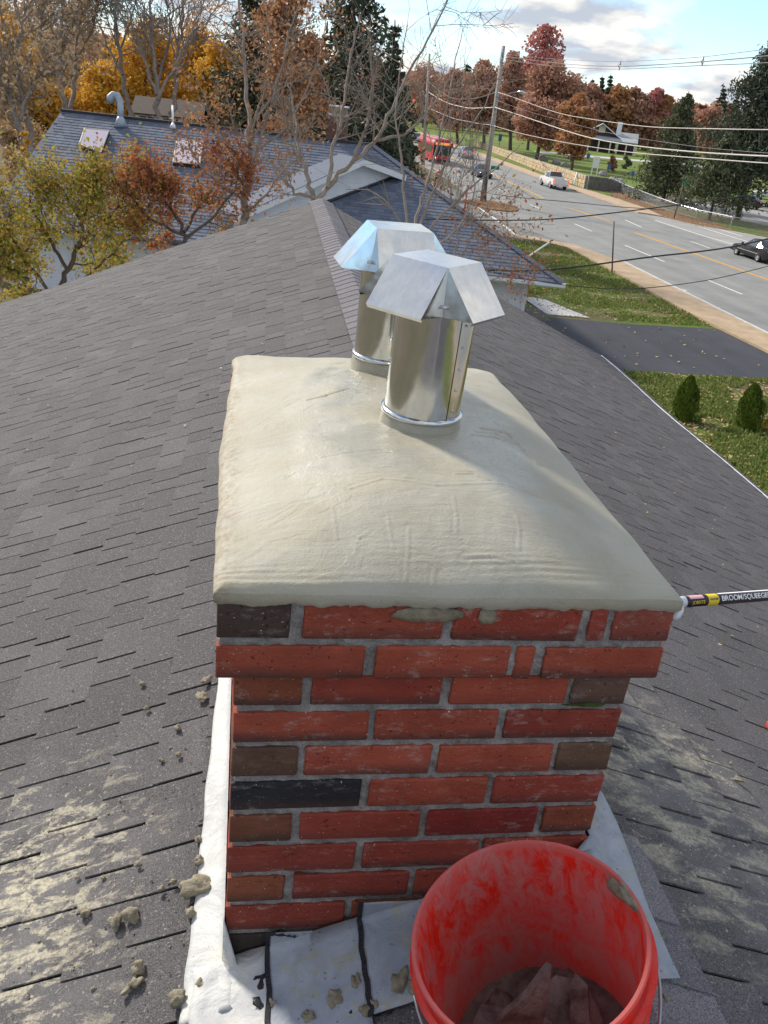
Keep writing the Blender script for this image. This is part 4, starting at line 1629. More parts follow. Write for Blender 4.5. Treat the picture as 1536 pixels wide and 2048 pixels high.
# ================================================================== FLUE CAPS
def flue(cx, cy, rot, label, zb, ht=0.235, R=0.078, capz=0.0, s=1.0, tilt=(0, 0), off=(0, 0)):
    t = thing('flue_cap', label, 'chimney cap', (cx, cy, zb), rot, 'galvanised flue caps on the mortar crown')
    t.rotation_euler = (tilt[0], tilt[1], rot)
    m = MB()
    m.lathe([(R, 0.0), (R, ht), (R - 0.0015, ht), (R - 0.0015, 0.0)], 72)
    o = m.build('pipe', 'galvanised_sheet', t, True)
    autosmooth(o, 30)
    # lapped seam with rivets
    m = MB()
    a0 = rad(-62) - rot
    for k in range(2):
        pass
    th = np.linspace(a0, a0 + 0.30, 6)
    V = []
    for q in th:
        for z in (0.012, ht - 0.004):
            V.append(((R + 0.0012) * math.cos(q), (R + 0.0012) * math.sin(q), z))
    m.add(V, [(2 * i, 2 * i + 2, 2 * i + 3, 2 * i + 1) for i in range(5)])
    o = m.build('seam', 'galvanised_sheet', t, True)
    for k in range(5):
        z = 0.035 + k * 0.04
        q = a0 + 0.15
        p = blob('rivet', 'zinc_screw', ((R + 0.0015) * math.cos(q), (R + 0.0015) * math.sin(q), z), (0.0032, 0.0032, 0.0032), 1, t, 1, amp=0.0)
    m = MB()
    prof_ = [(R + 0.0005, 0.006), (R + 0.005, 0.008), (R + 0.0065, 0.012), (R + 0.005, 0.016), (R + 0.0005, 0.018)]
    m.lathe(prof_, 72)
    m.build('collar_ring', 'galvanised_sheet', t, True)
    m = MB()
    m.lathe([(R + 0.001, ht - 0.006), (R + 0.003, ht - 0.004), (R + 0.001, ht - 0.001)], 72)
    m.build('top_bead', 'galvanised_sheet', t, True)
    # mortar-daubed stub below the ring
    m = MB()
    n_ = 72
    V = []
    r_ = np.random.default_rng(int(cx * 1000))
    for z, rr in ((0.007, 0.002), (-0.004, 0.0045), (-0.018, 0.007), (-0.05, 0.012)):
        for i in range(n_):
            q = i * 2 * PI / n_
            k = R + rr + 0.0022 * MN.noise((math.cos(q) * 4, math.sin(q) * 4, z * 60))
            V.append((k * math.cos(q), k * math.sin(q), z))
    m.add(V, [(i * n_ + (j + 1) % n_, i * n_ + j, (i + 1) * n_ + j, (i + 1) * n_ + (j + 1) % n_) for i in range(3) for j in range(n_)])
    o = m.build('mortar_collar', 'wet_mortar', t, True)
    fix_normals(o.data)
    # folded rain hood
    a, out_, drop = 0.060 * s, 0.068 * s, 0.084 * s
    zt = ht + 0.068 * s + capz
    hood = MB()
    nkids = len(t.children)
    th_ = 0.0008
    top = [(-a, -a, zt), (a, -a, zt), (a, a, zt), (-a, a, zt)]
    hood.slab(top, th_)
    dirs = [(0, -1), (1, 0), (0, 1), (-1, 0)]
    fl = MB()
    o_top = hood.build('hood_top', 'galvanised_sheet', t)
    for k, (dx_, dy_) in enumerate(dirs):
        tx, ty = -dy_, dx_
        f = MB()
        w1 = a * 1.0
        P = []
        NQ = 6
        for i in range(NQ + 1):
            q = i / NQ
            bow = 0.0
            for j in (-1, -0.5, 0, 0.5, 1):
                P.append((dx_ * (a + out_ * q + bow) + tx * w1 * j, dy_ * (a + out_ * q + bow) + ty * w1 * j, zt - drop * q + bow))
        # hemmed lower lip
        for j in (-1, -0.5, 0, 0.5, 1):
            P.append((dx_ * (a + out_ - 0.004) + tx * w1 * j, dy_ * (a + out_ - 0.004) + ty * w1 * j, zt - drop - 0.006))
        f.add(P, [(i * 5 + j, (i + 1) * 5 + j, (i + 1) * 5 + j + 1, i * 5 + j + 1) for i in range(NQ + 1) for j in range(4)])
        o = f.build('hood_flap', 'galvanised_sheet', t)
        fix_normals(o.data)
        md = o.modifiers.new('solid', 'SOLIDIFY')
        md.thickness = 0.0012
    for sx, sy in ((-1, -1), (1, -1), (1, 1), (-1, 1)):
        f = MB()
        c0 = np.array([sx * a, sy * a, zt - 0.0005])
        eA = np.array([sx * (a + out_), sy * a, zt - drop])
        eB = np.array([sx * a, sy * (a + out_), zt - drop])
        inn = np.array([sx * (a + 0.010 * s), sy * (a + 0.010 * s), zt - drop * 1.02])
        f.add([c0, eA, inn, eB, eA - [0, 0, 0.004], eB - [0, 0, 0.004]], [(0, 1, 2), (0, 2, 3)])
        o = f.build('hood_gusset', 'galvanised_sheet', t)
        md = o.modifiers.new('solid', 'SOLIDIFY')
        md.thickness = 0.001
        # strap from pipe to hood and its screw
        f = MB()
        pr = R / math.sqrt(2)
        a1 = np.array([sx * pr, sy * pr, ht - 0.03])
        b1 = np.array([sx * pr, sy * pr, ht + 0.004])
        c1 = inn + [-sx * 0.004, -sy * 0.004, 0.004]
        tdir = np.array([-sy, sx, 0]) / math.sqrt(2) * 0.008
        V = []
        for p in (a1, b1, c1, c1 * 0.9 + c0 * 0.1):
            V += [p - tdir, p + tdir]
        f.add(V, [(0, 1, 3, 2), (2, 3, 5, 4), (4, 5, 7, 6)])
        o = f.build('strap', 'galvanised_sheet', t)
        md = o.modifiers.new('solid', 'SOLIDIFY')
        md.thickness = 0.001
        pz = inn * 0.80 + c0 * 0.20
        blob('screw', 'zinc_screw', pz + np.array([sx, sy, 0.3]) * 0.003, (0.0055, 0.0055, 0.0045), 2, t, 2, amp=0.0)
    for o in t.children:
        if o.name.startswith('hood') or o.name.startswith('screw'):
            o.location.x += off[0]
            o.location.y += off[1]
    return t


flue(0.340, 0.488, rad(47), 'nearer shiny galvanised flue with folded hood, in front of the other', crown_z(0.340, 0.488) + 0.010, 0.222, 0.073, 0.010, 0.95, (rad(1.5), rad(0)), (-0.012 * math.cos(rad(47)), 0.012 * math.sin(rad(47))))
flue(0.322, 0.850, rad(3), 'farther shiny galvanised flue with folded hood, behind the other', crown_z(0.322, 0.85) + 0.022, 0.225, 0.073, 0.0, 1.0)

# ================================================================== BUCKET
BTL = rad(-16)
BRC = at(1056, 1872, 1.135)
BLOC = tuple(BRC - 0.37 * np.array([math.sin(BTL), 0, math.cos(BTL)]))
bt = thing('plastic_bucket', 'red plastic bucket smeared with cement, open top towards the viewer', 'bucket', BLOC, rad(20))
bt.rotation_euler = (0, BTL, 0)
BHt = 0.37
mb = MB()
R1, R0 = 0.1480, 0.129
pr = []
for i in range(15):
    t_ = i / 14
    pr.append((R1 - 0.0025 - (R1 - R0) * (1 - t_) ** 1.0, 0.004 + (BHt - 0.004) * t_))
inner = pr[::-1]
prof_out = [(0.0, 0.0), (R0 * 0.98, 0.0), (R0, 0.004)]
for i in range(1, 15):
    t_ = i / 14
    prof_out.append((R0 + (R1 - R0) * t_ * 1.0, BHt * t_))
prof_out += [(R1 + 0.002, BHt - 0.004), (R1 + 0.0045, BHt - 0.001), (R1 + 0.003, BHt + 0.003), (R1 - 0.001, BHt + 0.003)]
full = prof_out + inner + [(0.0, 0.0045)]
mb.lathe(full, 96)
me = mb.mesh('shell', True)
fix_normals(me)
at_ = me.attributes.new('inner', 'FLOAT', 'POINT')
nseg = 96
vals = []
for k in range(len(full)):
    vals += [1.0 if k >= len(prof_out) - 1 else 0.0] * nseg
at_.data.foreach_set('value', vals)
o = link('shell', me, 'red_bucket_plastic', bt)
autosmooth(o, 50)
for z in (BHt - 0.055, BHt - 0.085):
    m = MB()
    rr = R0 + (R1 - R0) * z / BHt
    m.lathe([(rr, z - 0.003), (rr + 0.007, z - 0.002), (rr + 0.007, z + 0.002), (rr, z + 0.003)], 96)
    m.build('rib', 'red_bucket_plastic', bt, True)
m = MB()
m.lathe([(R1 + 0.003, BHt - 0.034), (R1 + 0.011, BHt - 0.033), (R1 + 0.011, BHt - 0.030), (R1 + 0.003, BHt - 0.029)], 96)
m.build('collar', 'red_bucket_plastic', bt, True)
th = np.linspace(0, PI, 30)
m = MB()
m.tube([((R1 + 0.012) * math.cos(q), -(R1 + 0.012) * math.sin(q) * 0.98, BHt - 0.06 - 0.10 * math.sin(q)) for q in th], 0.0022, 8)
m.build('handle', 'steel_grey', bt, True)
binv = (Matrix.Translation(BLOC) @ bt.rotation_euler.to_matrix().to_4x4()).inverted()


def in_bucket(u, v, z):
    P = onz(u, v, z)
    return P


for q_, z_, sz_, sd_ in ((0.36, 0.352, (0.006, 0.020, 0.016), 12), (0.16, 0.366, (0.006, 0.028, 0.008), 15)):
    o = blob('mortar_smear', 'fresh_mortar', (0.1455 * math.cos(q_), 0.1455 * math.sin(q_), z_), sz_, sd_, bt, 3, rot=q_, amp=0.4)


def shard(label, loc, pts, th_, rot, seed):
    bm = bmesh.new()
    n = len(pts)
    r = random.Random(seed)
    vt = [bm.verts.new((x, y, th_ / 2 + r.uniform(-1, 1) * th_ * 0.12)) for x, y in pts]
    vb = [bm.verts.new((x * 0.94, y * 0.94, -th_ / 2)) for x, y in pts]
    bm.faces.new(vt)
    bm.faces.new(vb[::-1])
    for i in range(n):
        bm.faces.new((vt[i], vb[i], vb[(i + 1) % n], vt[(i + 1) % n]))
    bmesh.ops.triangulate(bm, faces=[f for f in bm.faces if len(f.verts) > 4])
    bmesh.ops.subdivide_edges(bm, edges=bm.edges[:], cuts=2, use_grid_fill=True)
    for v in bm.verts:
        k = MN.noise(v.co * 45 + Vector((seed, 0, 0)))
        v.co += v.co.normalized() * k * 0.004 + Vector((0, 0, MN.noise(v.co * 70) * 0.003))
    bmesh.ops.recalc_face_normals(bm, faces=bm.faces)
    me = bpy.data.meshes.new('mortar_shard')
    bm.to_mesh(me)
    bm.free()
    o = link('mortar_shard', me, 'clay_rubble', None, loc)
    o.rotation_euler = rot
    tag(o, label, 'rubble', 'broken mortar pieces in the red bucket')
    return o


B0 = np.array(BLOC)


class _BB:
    def __add__(s, q):
        M = bt.rotation_euler.to_matrix()
        return np.array(M @ (Vector(q) + Vector((0, 0, 0.10)))) + B0


BB = _BB()
shard('tall pointed shard of old mortar standing in the bucket', BB + [-0.035, -0.020, 0.140], [(-0.036, -0.070), (0.030, -0.075), (0.036, 0.0), (0.028, 0.085), (0.006, 0.040), (-0.026, -0.004)], 0.016, (rad(66), rad(8), rad(-8)), 3)
shard('flat curved tile shard right of the pointed one in the bucket', BB + [0.035, 0.005, 0.085], [(-0.045, -0.035), (0.035, -0.040), (0.050, 0.010), (0.020, 0.045), (-0.035, 0.040)], 0.016, (rad(22), rad(-14), rad(30)), 5)
shard('long narrow shard leaning on the others in the bucket', BB + [0.010, -0.040, 0.085], [(-0.055, -0.018), (0.050, -0.022), (0.058, 0.008), (-0.040, 0.022)], 0.016, (rad(12), rad(18), rad(-38)), 6)
shard('small upright shard at the right of the bucket pile', BB + [0.055, 0.000, 0.118], [(-0.012, -0.034), (0.014, -0.030), (0.016, 0.020), (0.000, 0.036), (-0.012, 0.012)], 0.010, (rad(60), rad(-20), rad(-24)), 7)
shard('broad shard lying lowest at the left of the bucket', BB + [-0.055, 0.010, 0.060], [(-0.040, -0.040), (0.040, -0.045), (0.045, 0.030), (-0.010, 0.050), (-0.045, 0.020)], 0.018, (rad(8), rad(10), rad(80)), 8)
for k, (x, y, z, s_) in enumerate([(0.0, 0.055, 0.055, 0.030), (-0.05, 0.065, 0.045, 0.024), (0.06, 0.055, 0.06, 0.024), (0.075, -0.035, 0.055, 0.022), (-0.07, -0.055, 0.06, 0.024), (0.03, -0.08, 0.05, 0.03), (-0.02, -0.02, 0.04, 0.04), (0.03, 0.02, 0.035, 0.04)]):
    o = blob('mortar_chunk', 'clay_rubble', BB + [x, y, z], (s_, s_ * 0.8, s_ * 0.7), 50 + k, None, 2, rot=k, amp=0.5)
    tag(o, 'dark broken mortar chunk ' + ['at the far side of the bucket bottom', 'at the far left of the bucket bottom', 'at the far right of the bucket bottom', 'at the right of the bucket bottom', 'at the near left of the bucket bottom', 'at the near side of the bucket bottom', 'in the middle of the bucket bottom', 'just right of the middle of the bucket bottom'][k], 'rubble', 'dark chunks at the bottom of the bucket')
m = MB()
m.lathe([(0.0, 0.12), (0.06, 0.123), (0.134, 0.115)], 24, c=(0, 0, 0))
o = m.build('rubble_dust', 'clay_rubble', None, True)
o.location = B0
o.rotation_euler = bt.rotation_euler
tag(o, 'dark crumbled mortar dust covering the bucket bottom', kind='stuff')

# ================================================================== MORTAR LUMPS ON THE ROOF
lumps = [
    (395, 1785, 0.030, 0.022, 0.012, 'large flat mortar lump lying across the white flashing edge'),
    (374, 1803, 0.008, 0.006, 0.006, 'small mortar bit just left of the large flat lump'),
    (355, 2008, 0.016, 0.015, 0.014, 'round mortar ball at the lower left edge of the flashing'),
    (398, 1735, 0.009, 0.011, 0.009, 'small mortar lump above the large flat lump'),
    (381, 1838, 0.010, 0.011, 0.010, 'mortar lump on the flashing edge below the large flat one'),
    (402, 1976, 0.011, 0.009, 0.007, 'flat mortar dab on the white flashing above the lowest dab'),
    (398, 2010, 0.008, 0.007, 0.006, 'lowest small mortar dab on the white flashing'),
    (396, 1691, 0.006, 0.007, 0.006, 'tiny mortar bit on the flashing edge beside the sixth brick course'),
    (262, 1838, 0.014, 0.018, 0.012, 'crumpled mortar lump, upper of the pair left of the flashing'),
    (232, 1853, 0.016, 0.010, 0.010, 'crumpled mortar lump, lower of the pair left of the flashing'),
    (170, 1834, 0.010, 0.010, 0.008, 'round mortar lump left of the crumpled pair'),
    (276, 1945, 0.012, 0.014, 0.010, 'mortar lump on the shingles, upper of the bottom pair'),
    (272, 1972, 0.010, 0.012, 0.008, 'mortar lump on the shingles, lower of the bottom pair'),
    (253, 1990, 0.005, 0.012, 0.006, 'thin upright mortar crumb at the bottom left'),
    (347, 1774, 0.007, 0.006, 0.005, 'small mortar crumb left of the large flat lump'),
    (322, 1788, 0.007, 0.006, 0.005, 'small rosette of mortar left of the flashing'),
    (355, 1472, 0.009, 0.007, 0.008, 'knobbly mortar lump near the flashing beside the second course'),
    (284, 1384, 0.009, 0.006, 0.006, 'small mortar lump high on the left shingles'),
    (293, 1432, 0.008, 0.006, 0.006, 'small mortar lump just below the highest one'),
    (357, 1524, 0.007, 0.006, 0.006, 'small mortar lump under the knobbly one'),
    (322, 1535, 0.006, 0.005, 0.005, 'tiny mortar crumb left of the lump under the knobbly one'),
    (275, 1740, 0.006, 0.005, 0.005, 'tiny dark mortar crumb in the middle of the left shingles'),
    (412, 1378, 0.016, 0.010, 0.006, 'flattened mortar splat beside the top of the flashing'),
    (404, 1410, 0.018, 0.012, 0.005, 'wide mortar splat beside the flashing under the corbel'),
    (797, 1975, 0.014, 0.021, 0.012, 'tall mortar lump on the front flashing beside the bucket'),
    (828, 1990, 0.009, 0.016, 0.009, 'mortar lump partly hidden by the left of the bucket'),
    (668, 2009, 0.012, 0.012, 0.010, 'round mortar lump in the middle of the front flashing'),
    (544, 2017, 0.008, 0.007, 0.007, 'small round mortar lump right of the tar patch'),
    (711, 1973, 0.007, 0.013, 0.008, 'narrow mortar lump on the tar seam'),
    (728, 2032, 0.009, 0.010, 0.008, 'mortar lump below the seam at the bottom edge'),
    (748, 2019, 0.008, 0.006, 0.006, 'small mortar lump right of the one below the seam'),
    (617, 2044, 0.013, 0.008, 0.010, 'mortar lump cut by the bottom of the picture'),
    (1178, 1703, 0.006, 0.009, 0.006, 'grey mortar bit in the corner right of the brickwork'),
    (1330, 2006, 0.006, 0.005, 0.006, 'small pale mortar bit on the shingles below the right flashing'),
    (1472, 1574, 0.010, 0.006, 0.005, 'pale mortar crumb on the right shingles'),
]
for k, (u, v, a_, b2, c2, lab) in enumerate(lumps):
    P, X_, Y_ = onroof(u, v, 0.014 + c2 * 0.35)
    o = blob('mortar_lump', 'fresh_mortar', P, (a_, b2, c2), 100 + k, None, 3, rot=k * 0.9, amp=0.45)
    tag(o, lab, 'mortar lump', 'mortar lumps dropped on the roof and flashing')
# crumbs (uncountable)
mb = MB()
ico = bmesh.new()
bmesh.ops.create_icosphere(ico, subdivisions=1, radius=1)
IV = np.array([v.co[:] for v in ico.verts])
IFa = [tuple(v.index for v in f.verts) for f in ico.faces]
ico.free()
for k in range(900):
    if k < 620:
        X_ = -0.62 - abs(rng.normal(0, 0.42)) - 0.05
        Y_ = rng.normal(0.35, 0.38)
    else:
        X_ = 0.05 + abs(rng.normal(0, 0.45))
        Y_ = rng.normal(0.1, 0.5)
    P = roofpt(X_, Y_, 0.010)
    if -0.01 < P[0] < 0.64 and P[1] > -0.01:
        continue
    s_ = rng.lognormal(-6.35, 0.45)
    mb.add(IV * np.array([s_, s_ * rng.uniform(0.6, 1), s_ * 0.6]) * rng.uniform(0.75, 1.2, (len(IV), 1)) + P, IFa)
tag(mb.build('mortar_crumbs', 'fresh_mortar'), 'fine mortar crumbs scattered over the shingles by the chimney', kind='stuff')
# bits of leaf and paint flecks over the roof
pts = []
for u, v in [(190, 602), (420, 540), (1357, 964), (1362, 968), (1150, 710), (1138, 712), (1100, 780), (1320, 880), (1335, 905), (1305, 860), (1350, 985), (1190, 1004), (1246, 892), (57, 796), (64, 763), (32, 620), (115, 945), (373, 635), (415, 790), (1120, 760), (1230, 870), (1430, 1040), (1425, 1055), (70, 1230)]:
    P, _, _ = onroof(u, v, 0.012)
    pts.append(P)
for k in range(160):
    P = roofpt(rng.uniform(-3.5, 3.4), rng.uniform(1.2, 9), 0.012)
    pts.append(P)
me = fast_mesh('roof_flecks', leaf_quads(np.array(pts), 0.02, rng, True, 0.6))
tag(link('roof_flecks', me, 'fallen_leaves'), 'pale leaf bits and flecks lying on the roof', kind='stuff')

# ================================================================== POLE WITH PRINTED LABEL
pa, pb = at(1362, 1204, 1.72), at(1545, 1190, 1.86)
ax = (pb - pa)
Lv = np.linalg.norm(ax)
ax /= Lv
pend = pa + ax * 1.9
pole = thing('extension_pole', 'black broom extension pole with yellow label, white lettering and painted glare behind the crown corner', 'pole', pa)
view = pa - CAM
ez_ = -(view - ax * (view @ ax))
ez_ /= np.linalg.norm(ez_)
ey_ = np.cross(ez_, ax)
if ey_ @ CU < 0:
    ey_ = -ey_
    # keep a right handed frame for lettering: x along, y up, z to viewer
PM = Matrix(((ax[0], ey_[0], ez_[0], pa[0]), (ax[1], ey_[1], ez_[1], pa[1]), (ax[2], ey_[2], ez_[2], pa[2]), (0, 0, 0, 1)))
pole.matrix_world = PM
PR = 0.0112
m = MB()
m.tube([(x, 0, 0) for x in (0.0, 0.3, 0.6, 0.9)], PR, 24)
m.build('tube', 'pole_black', pole, True)
m = MB()
m.tube([(-0.040, 0.006, 0), (-0.026, 0.004, 0), (-0.012, 0.001, 0), (0.0, 0, 0), (0.006, 0, 0)], [0.0075, 0.0095, 0.0085, 0.0115, 0.0118], 20)
m.build('tip', 'clear_plastic', pole, True)
m = MB()
m.tube([(-0.006, -0.004, 0.004), (-0.010, -0.016, 0.004), (-0.016, -0.026, 0.002), (-0.028, -0.032, 0)], [0.006, 0.0075, 0.007, 0.004], 14)
m.build('lever', 'clear_plastic', pole, True)


def band(name, x0, x1, r, mat, a0=-1.7, a1=1.7):
    m = MB()
    n_ = 20
    V = []
    for i in range(n_ + 1):
        q = a0 + (a1 - a0) * i / n_
        V += [(x0, r * math.sin(q), r * math.cos(q)), (x1, r * math.sin(q), r * math.cos(q))]
    m.add(V, [(2 * i, 2 * i + 1, 2 * i + 3, 2 * i + 2) for i in range(n_)])
    o = m.build(name, mat, pole, True)
    fix_normals(o.data)
    return o


k_ = Lv / (1545 - 1362)
band('yellow_label', (1406 - 1362) * k_, (1426 - 1362) * k_, PR + 0.0006, 'yellow_label')
band('label_and_glare', (1429 - 1362) * k_, (1530 - 1362) * k_, PR + 0.0004, 'pole_black')
band('label_and_glare', (1429 - 1362) * k_, (1534 - 1362) * k_, PR + 0.0008, 'white_print_and_glare', 1.0, 1.6)  # white strip painting the glare above the lettering
band('pink_label', (1372 - 1362) * k_, (1398 - 1362) * k_, PR + 0.0006, 'pink_label', 0.35, 1.3)
band('end_label', (1530 - 1362) * k_, (1575 - 1362) * k_, PR + 0.0004, 'pink_label', -0.3, 1.3)


def lettering(text, x0, x1, size_, y0, mat, r=PR + 0.0030, bold=0.0):
    cu = bpy.data.curves.new('lettering', 'FONT')
    cu.body = text
    cu.size = size_
    cu.offset = bold
    tmp = bpy.data.objects.new('lettering', cu)
    COL.objects.link(tmp)
    dg = bpy.context.evaluated_depsgraph_get()
    me = bpy.data.meshes.new_from_object(tmp.evaluated_get(dg))
    bpy.data.objects.remove(tmp)
    V = np.array([v.co[:] for v in me.vertices])
    xs = (V[:, 0] - V[:, 0].min()) / (V[:, 0].max() - V[:, 0].min())
    for i, v in enumerate(me.vertices):
        q = (V[i, 1] + y0) / r
        v.co = Vector((x0 + xs[i] * (x1 - x0), r * math.sin(q), r * math.cos(q)))
    me.materials.clear()
    me.materials.append(MATS[mat])
    o = link('lettering', me, None, pole)
    return o


lettering('BROOM/SQUEEGEE', (1430 - 1362) * k_, (1528 - 1362) * k_, 0.0150, -0.0040, 'white_print_and_glare', bold=0.0002)
lettering('JOBSITE', (1373 - 1362) * k_, (1397 - 1362) * k_, 0.0095, -0.0065, 'yellow_label', bold=0.0)
lettering('WATER', (1407.5 - 1362) * k_, (1424.5 - 1362) * k_, 0.0055, -0.001, 'pole_black', PR + 0.0020, 0.0002)
# far end of the pole down the slope, and the red object at the right edge
m = MB()
m.tube([(x, 0, 0) for x in (0.9, 1.2, 1.5)], PR * 0.82, 20)
m.build('inner_tube', 'steel_grey', pole, True)
P, _, _ = onroof(1537, 1458, 0.02)
red = thing('red_grip', 'small red plastic grip at the right edge of the picture', 'tool grip', P)
m = MB()
m.tube([(-0.002, 0, 0), (0.0, 0, 0), (0.012, 0, 0), (0.03, 0.0, 0), (0.09, -0.02, -0.04), (0.16, -0.05, -0.08)], [0.010, 0.017, 0.022, 0.022, 0.019, 0.018], 20)
m.build('grip', 'red_plastic', red, True)
m = MB()
m.tube([(0.16, -0.05, -0.08), (0.4, -0.15, -0.19)], 0.009, 12)
m.build('shaft', 'steel_grey', red, True)

# ================================================================== NEIGHBOUR HOUSE
NX = np.array([math.cos(0.1844), -math.sin(0.1844), 0])
NY = np.array([math.sin(0.1844), math.cos(0.1844), 0])
NC = onz(1125, 567, -5.0)
NM = 0.45
RT = 8.0


def nb(x, y, z=None):
    """neighbour frame: x along the eave (corner 0), y back from the eave; z height above the eave or on the roof"""
    if z is None:
        z = NM * y
    P = NC + NX * x + NY * y
    return np.array([P[0], P[1], NC[2] + z])


nbh = thing('neighbour_house', 'white sided house with blue grey shingle roof, two skylights and vents', 'house', nb(-10, 8, 0) * [1, 1, 0] + [0, 0, G])
ninv = nbh_inv = Matrix.Translation(-nbh.location)


def npart(mb, name, mat, parent=None, smooth=False, kind=None, label=None):
    me = mb.mesh(name, smooth)
    me.transform(ninv)
    o = link(name, me, mat, parent or nbh)
    if kind:
        o['kind'] = kind
    if label:
        o['label'] = label
    return o


LW = -21.6
mb = MB()
mb.slab([nb(LW, -0.05, -0.03), nb(0, 0, -0.02), nb(-RT, RT, NM * RT - 0.02), nb(LW, RT, NM * RT - 0.02)], 0.12)
mb.slab([nb(LW, 2 * RT, -0.02), nb(-3.2, 2 * RT, -0.02), nb(-RT, RT, NM * RT - 0.02), nb(LW, RT, NM * RT - 0.02)], 0.12)
mb.slab([nb(0, 0, -0.02), nb(-3.2, 2 * RT, -0.02), nb(-RT, RT, NM * RT - 0.02)], 0.12)
npart(mb, 'roof', 'shingle_blue')
# shingle courses on the facing slope, each tab a real slab
mb = MB()
step = 0.21
r3 = random.Random(5)
k = 0
while k * step < RT - 0.05:
    y0, y1 = k * step, k * step + step + 0.02
    x = LW + r3.random() * 0.3
    xe = -y0 - 0.05
    while x < xe:
        w_ = r3.uniform(0.25, 0.45)
        x2 = min(x + w_, xe)
        zo = r3.uniform(0.0, 0.010)
        mb.add([nb(x, y0, NM * y0 + 0.017 + zo), nb(x2 - 0.012, y0, NM * y0 + 0.017 + zo), nb(x2 - 0.012, y1, NM * y1 + 0.002), nb(x, y1, NM * y1 + 0.002), nb(x, y0, NM * y0 - 0.01), nb(x2 - 0.012, y0, NM * y0 - 0.01)], [(0, 1, 2, 3), (4, 5, 1, 0)])
        x += w_
    k += 1
npart(mb, 'shingle', 'shingle_blue', kind='stuff')
mb = MB()
for i in range(60):
    t0, t1 = i / 60, i / 60 + 0.014
    a = nb(-RT * t0, RT * t0, NM * RT * t0 + 0.03)
    b = nb(-RT * t1, RT * t1, NM * RT * t1 + 0.055)
    mb.slab([a - NY * 0.12 - NX * 0.12, a + NY * 0.12 + NX * 0.12, b + NY * 0.12 + NX * 0.12, b - NY * 0.12 - NX * 0.12], 0.02)
npart(mb, 'hip_cap', 'shingle_blue')
mb = MB()
mb.box((0, 0, 0), (1, 1, 1))
V = mb.v[0]
mb.v[0] = np.array([nb(LW + (-RT - LW) * v[0], RT - 0.15 + 0.30 * v[1], NM * RT - 0.03 + 0.10 * v[2]) for v in V])
npart(mb, 'ridge_vent', 'black_plastic')
# gutters, fascia, soffit
mb = MB()
for y0, y1, z0, z1 in ((-0.14, 0.02, -0.14, -0.125), (-0.14, -0.125, -0.14, -0.01), (0.0, 0.03, -0.2, -0.02)):
    P = [nb(x, y, z) for z in (z0, z1) for x, y in ((-10, y0), (0.1, y0), (0.1, y1), (-10, y1))]
    mb.add(P, [(3, 2, 1, 0), (4, 5, 6, 7), (0, 1, 5, 4), (1, 2, 6, 5), (2, 3, 7, 6), (3, 0, 4, 7)])
P = [nb(x, y, z) for z in (-0.14, 0.0) for x, y in ((0.0, -0.1), (0.12, -0.1), (-3.1, 16), (-3.22, 16))]
mb.add(P, [(3, 2, 1, 0), (4, 5, 6, 7), (0, 1, 5, 4), (1, 2, 6, 5), (2, 3, 7, 6), (3, 0, 4, 7)])
npart(mb, 'gutter', 'white_gutter')
mb = MB()
mb.add([nb(LW, 0, -0.2), nb(0.05, 0, -0.2), nb(0.05, 1.2, -0.2), nb(LW, 1.2, -0.2)], [(3, 2, 1, 0)])
npart(mb, 'soffit', 'white_vinyl')
WY, WXr, WXl = 0.95, -1.15, LW + 0.5
H0 = G - NC[2]
# siding boards
mb = MB()
z = H0
while z < -0.2:
    zt_ = min(z + 0.14, -0.2)
    mb.add([nb(WXl, WY - 0.02, z), nb(WXr, WY - 0.02, z), nb(WXr, WY, zt_), nb(WXl, WY, zt_), nb(WXl, WY, z), nb(WXr, WY, z)], [(0, 1, 2, 3), (4, 5, 1, 0)])
    mb.add([nb(WXr + 0.02, WY, z), nb(WXr - 3.0, 15.2, z), nb(WXr - 3.02, 15.2, zt_), nb(WXr, WY, zt_)], [(0, 1, 2, 3)])
    mb.add([nb(WXl - 0.02, WY, z), nb(WXl - 0.02, 15.2, z), nb(WXl, 15.2, zt_), nb(WXl, WY, zt_)], [(3, 2, 1, 0)])
    z += 0.14
mb.add([nb(WXl, 15.2, H0), nb(WXr - 3, 15.2, H0), nb(WXr - 3, 15.2, -0.2), nb(WXl, 15.2, -0.2)], [(3, 2, 1, 0)])
mb.add([nb(WXl, WY, -0.2), nb(WXl, 15.2, -0.2), nb(WXl, RT, NM * RT - 0.2)], [(0, 1, 2)])
npart(mb, 'siding', 'white_vinyl')
for a0, b0 in (((WXr - 0.13, WY - 0.05), (WXr + 0.03, WY + 0.12)), ((WXl - 0.03, WY - 0.05), (WXl + 0.13, WY + 0.12))):
    mb = MB()
    P = [nb(x, y, z) for z in (H0, -0.2) for x, y in ((a0[0], a0[1]), (b0[0], a0[1]), (b0[0], b0[1]), (a0[0], b0[1]))]
    mb.add(P, [(3, 2, 1, 0), (4, 5, 6, 7), (0, 1, 5, 4), (1, 2, 6, 5), (2, 3, 7, 6), (3, 0, 4, 7)])
    npart(mb, 'corner_board', 'white_gutter')
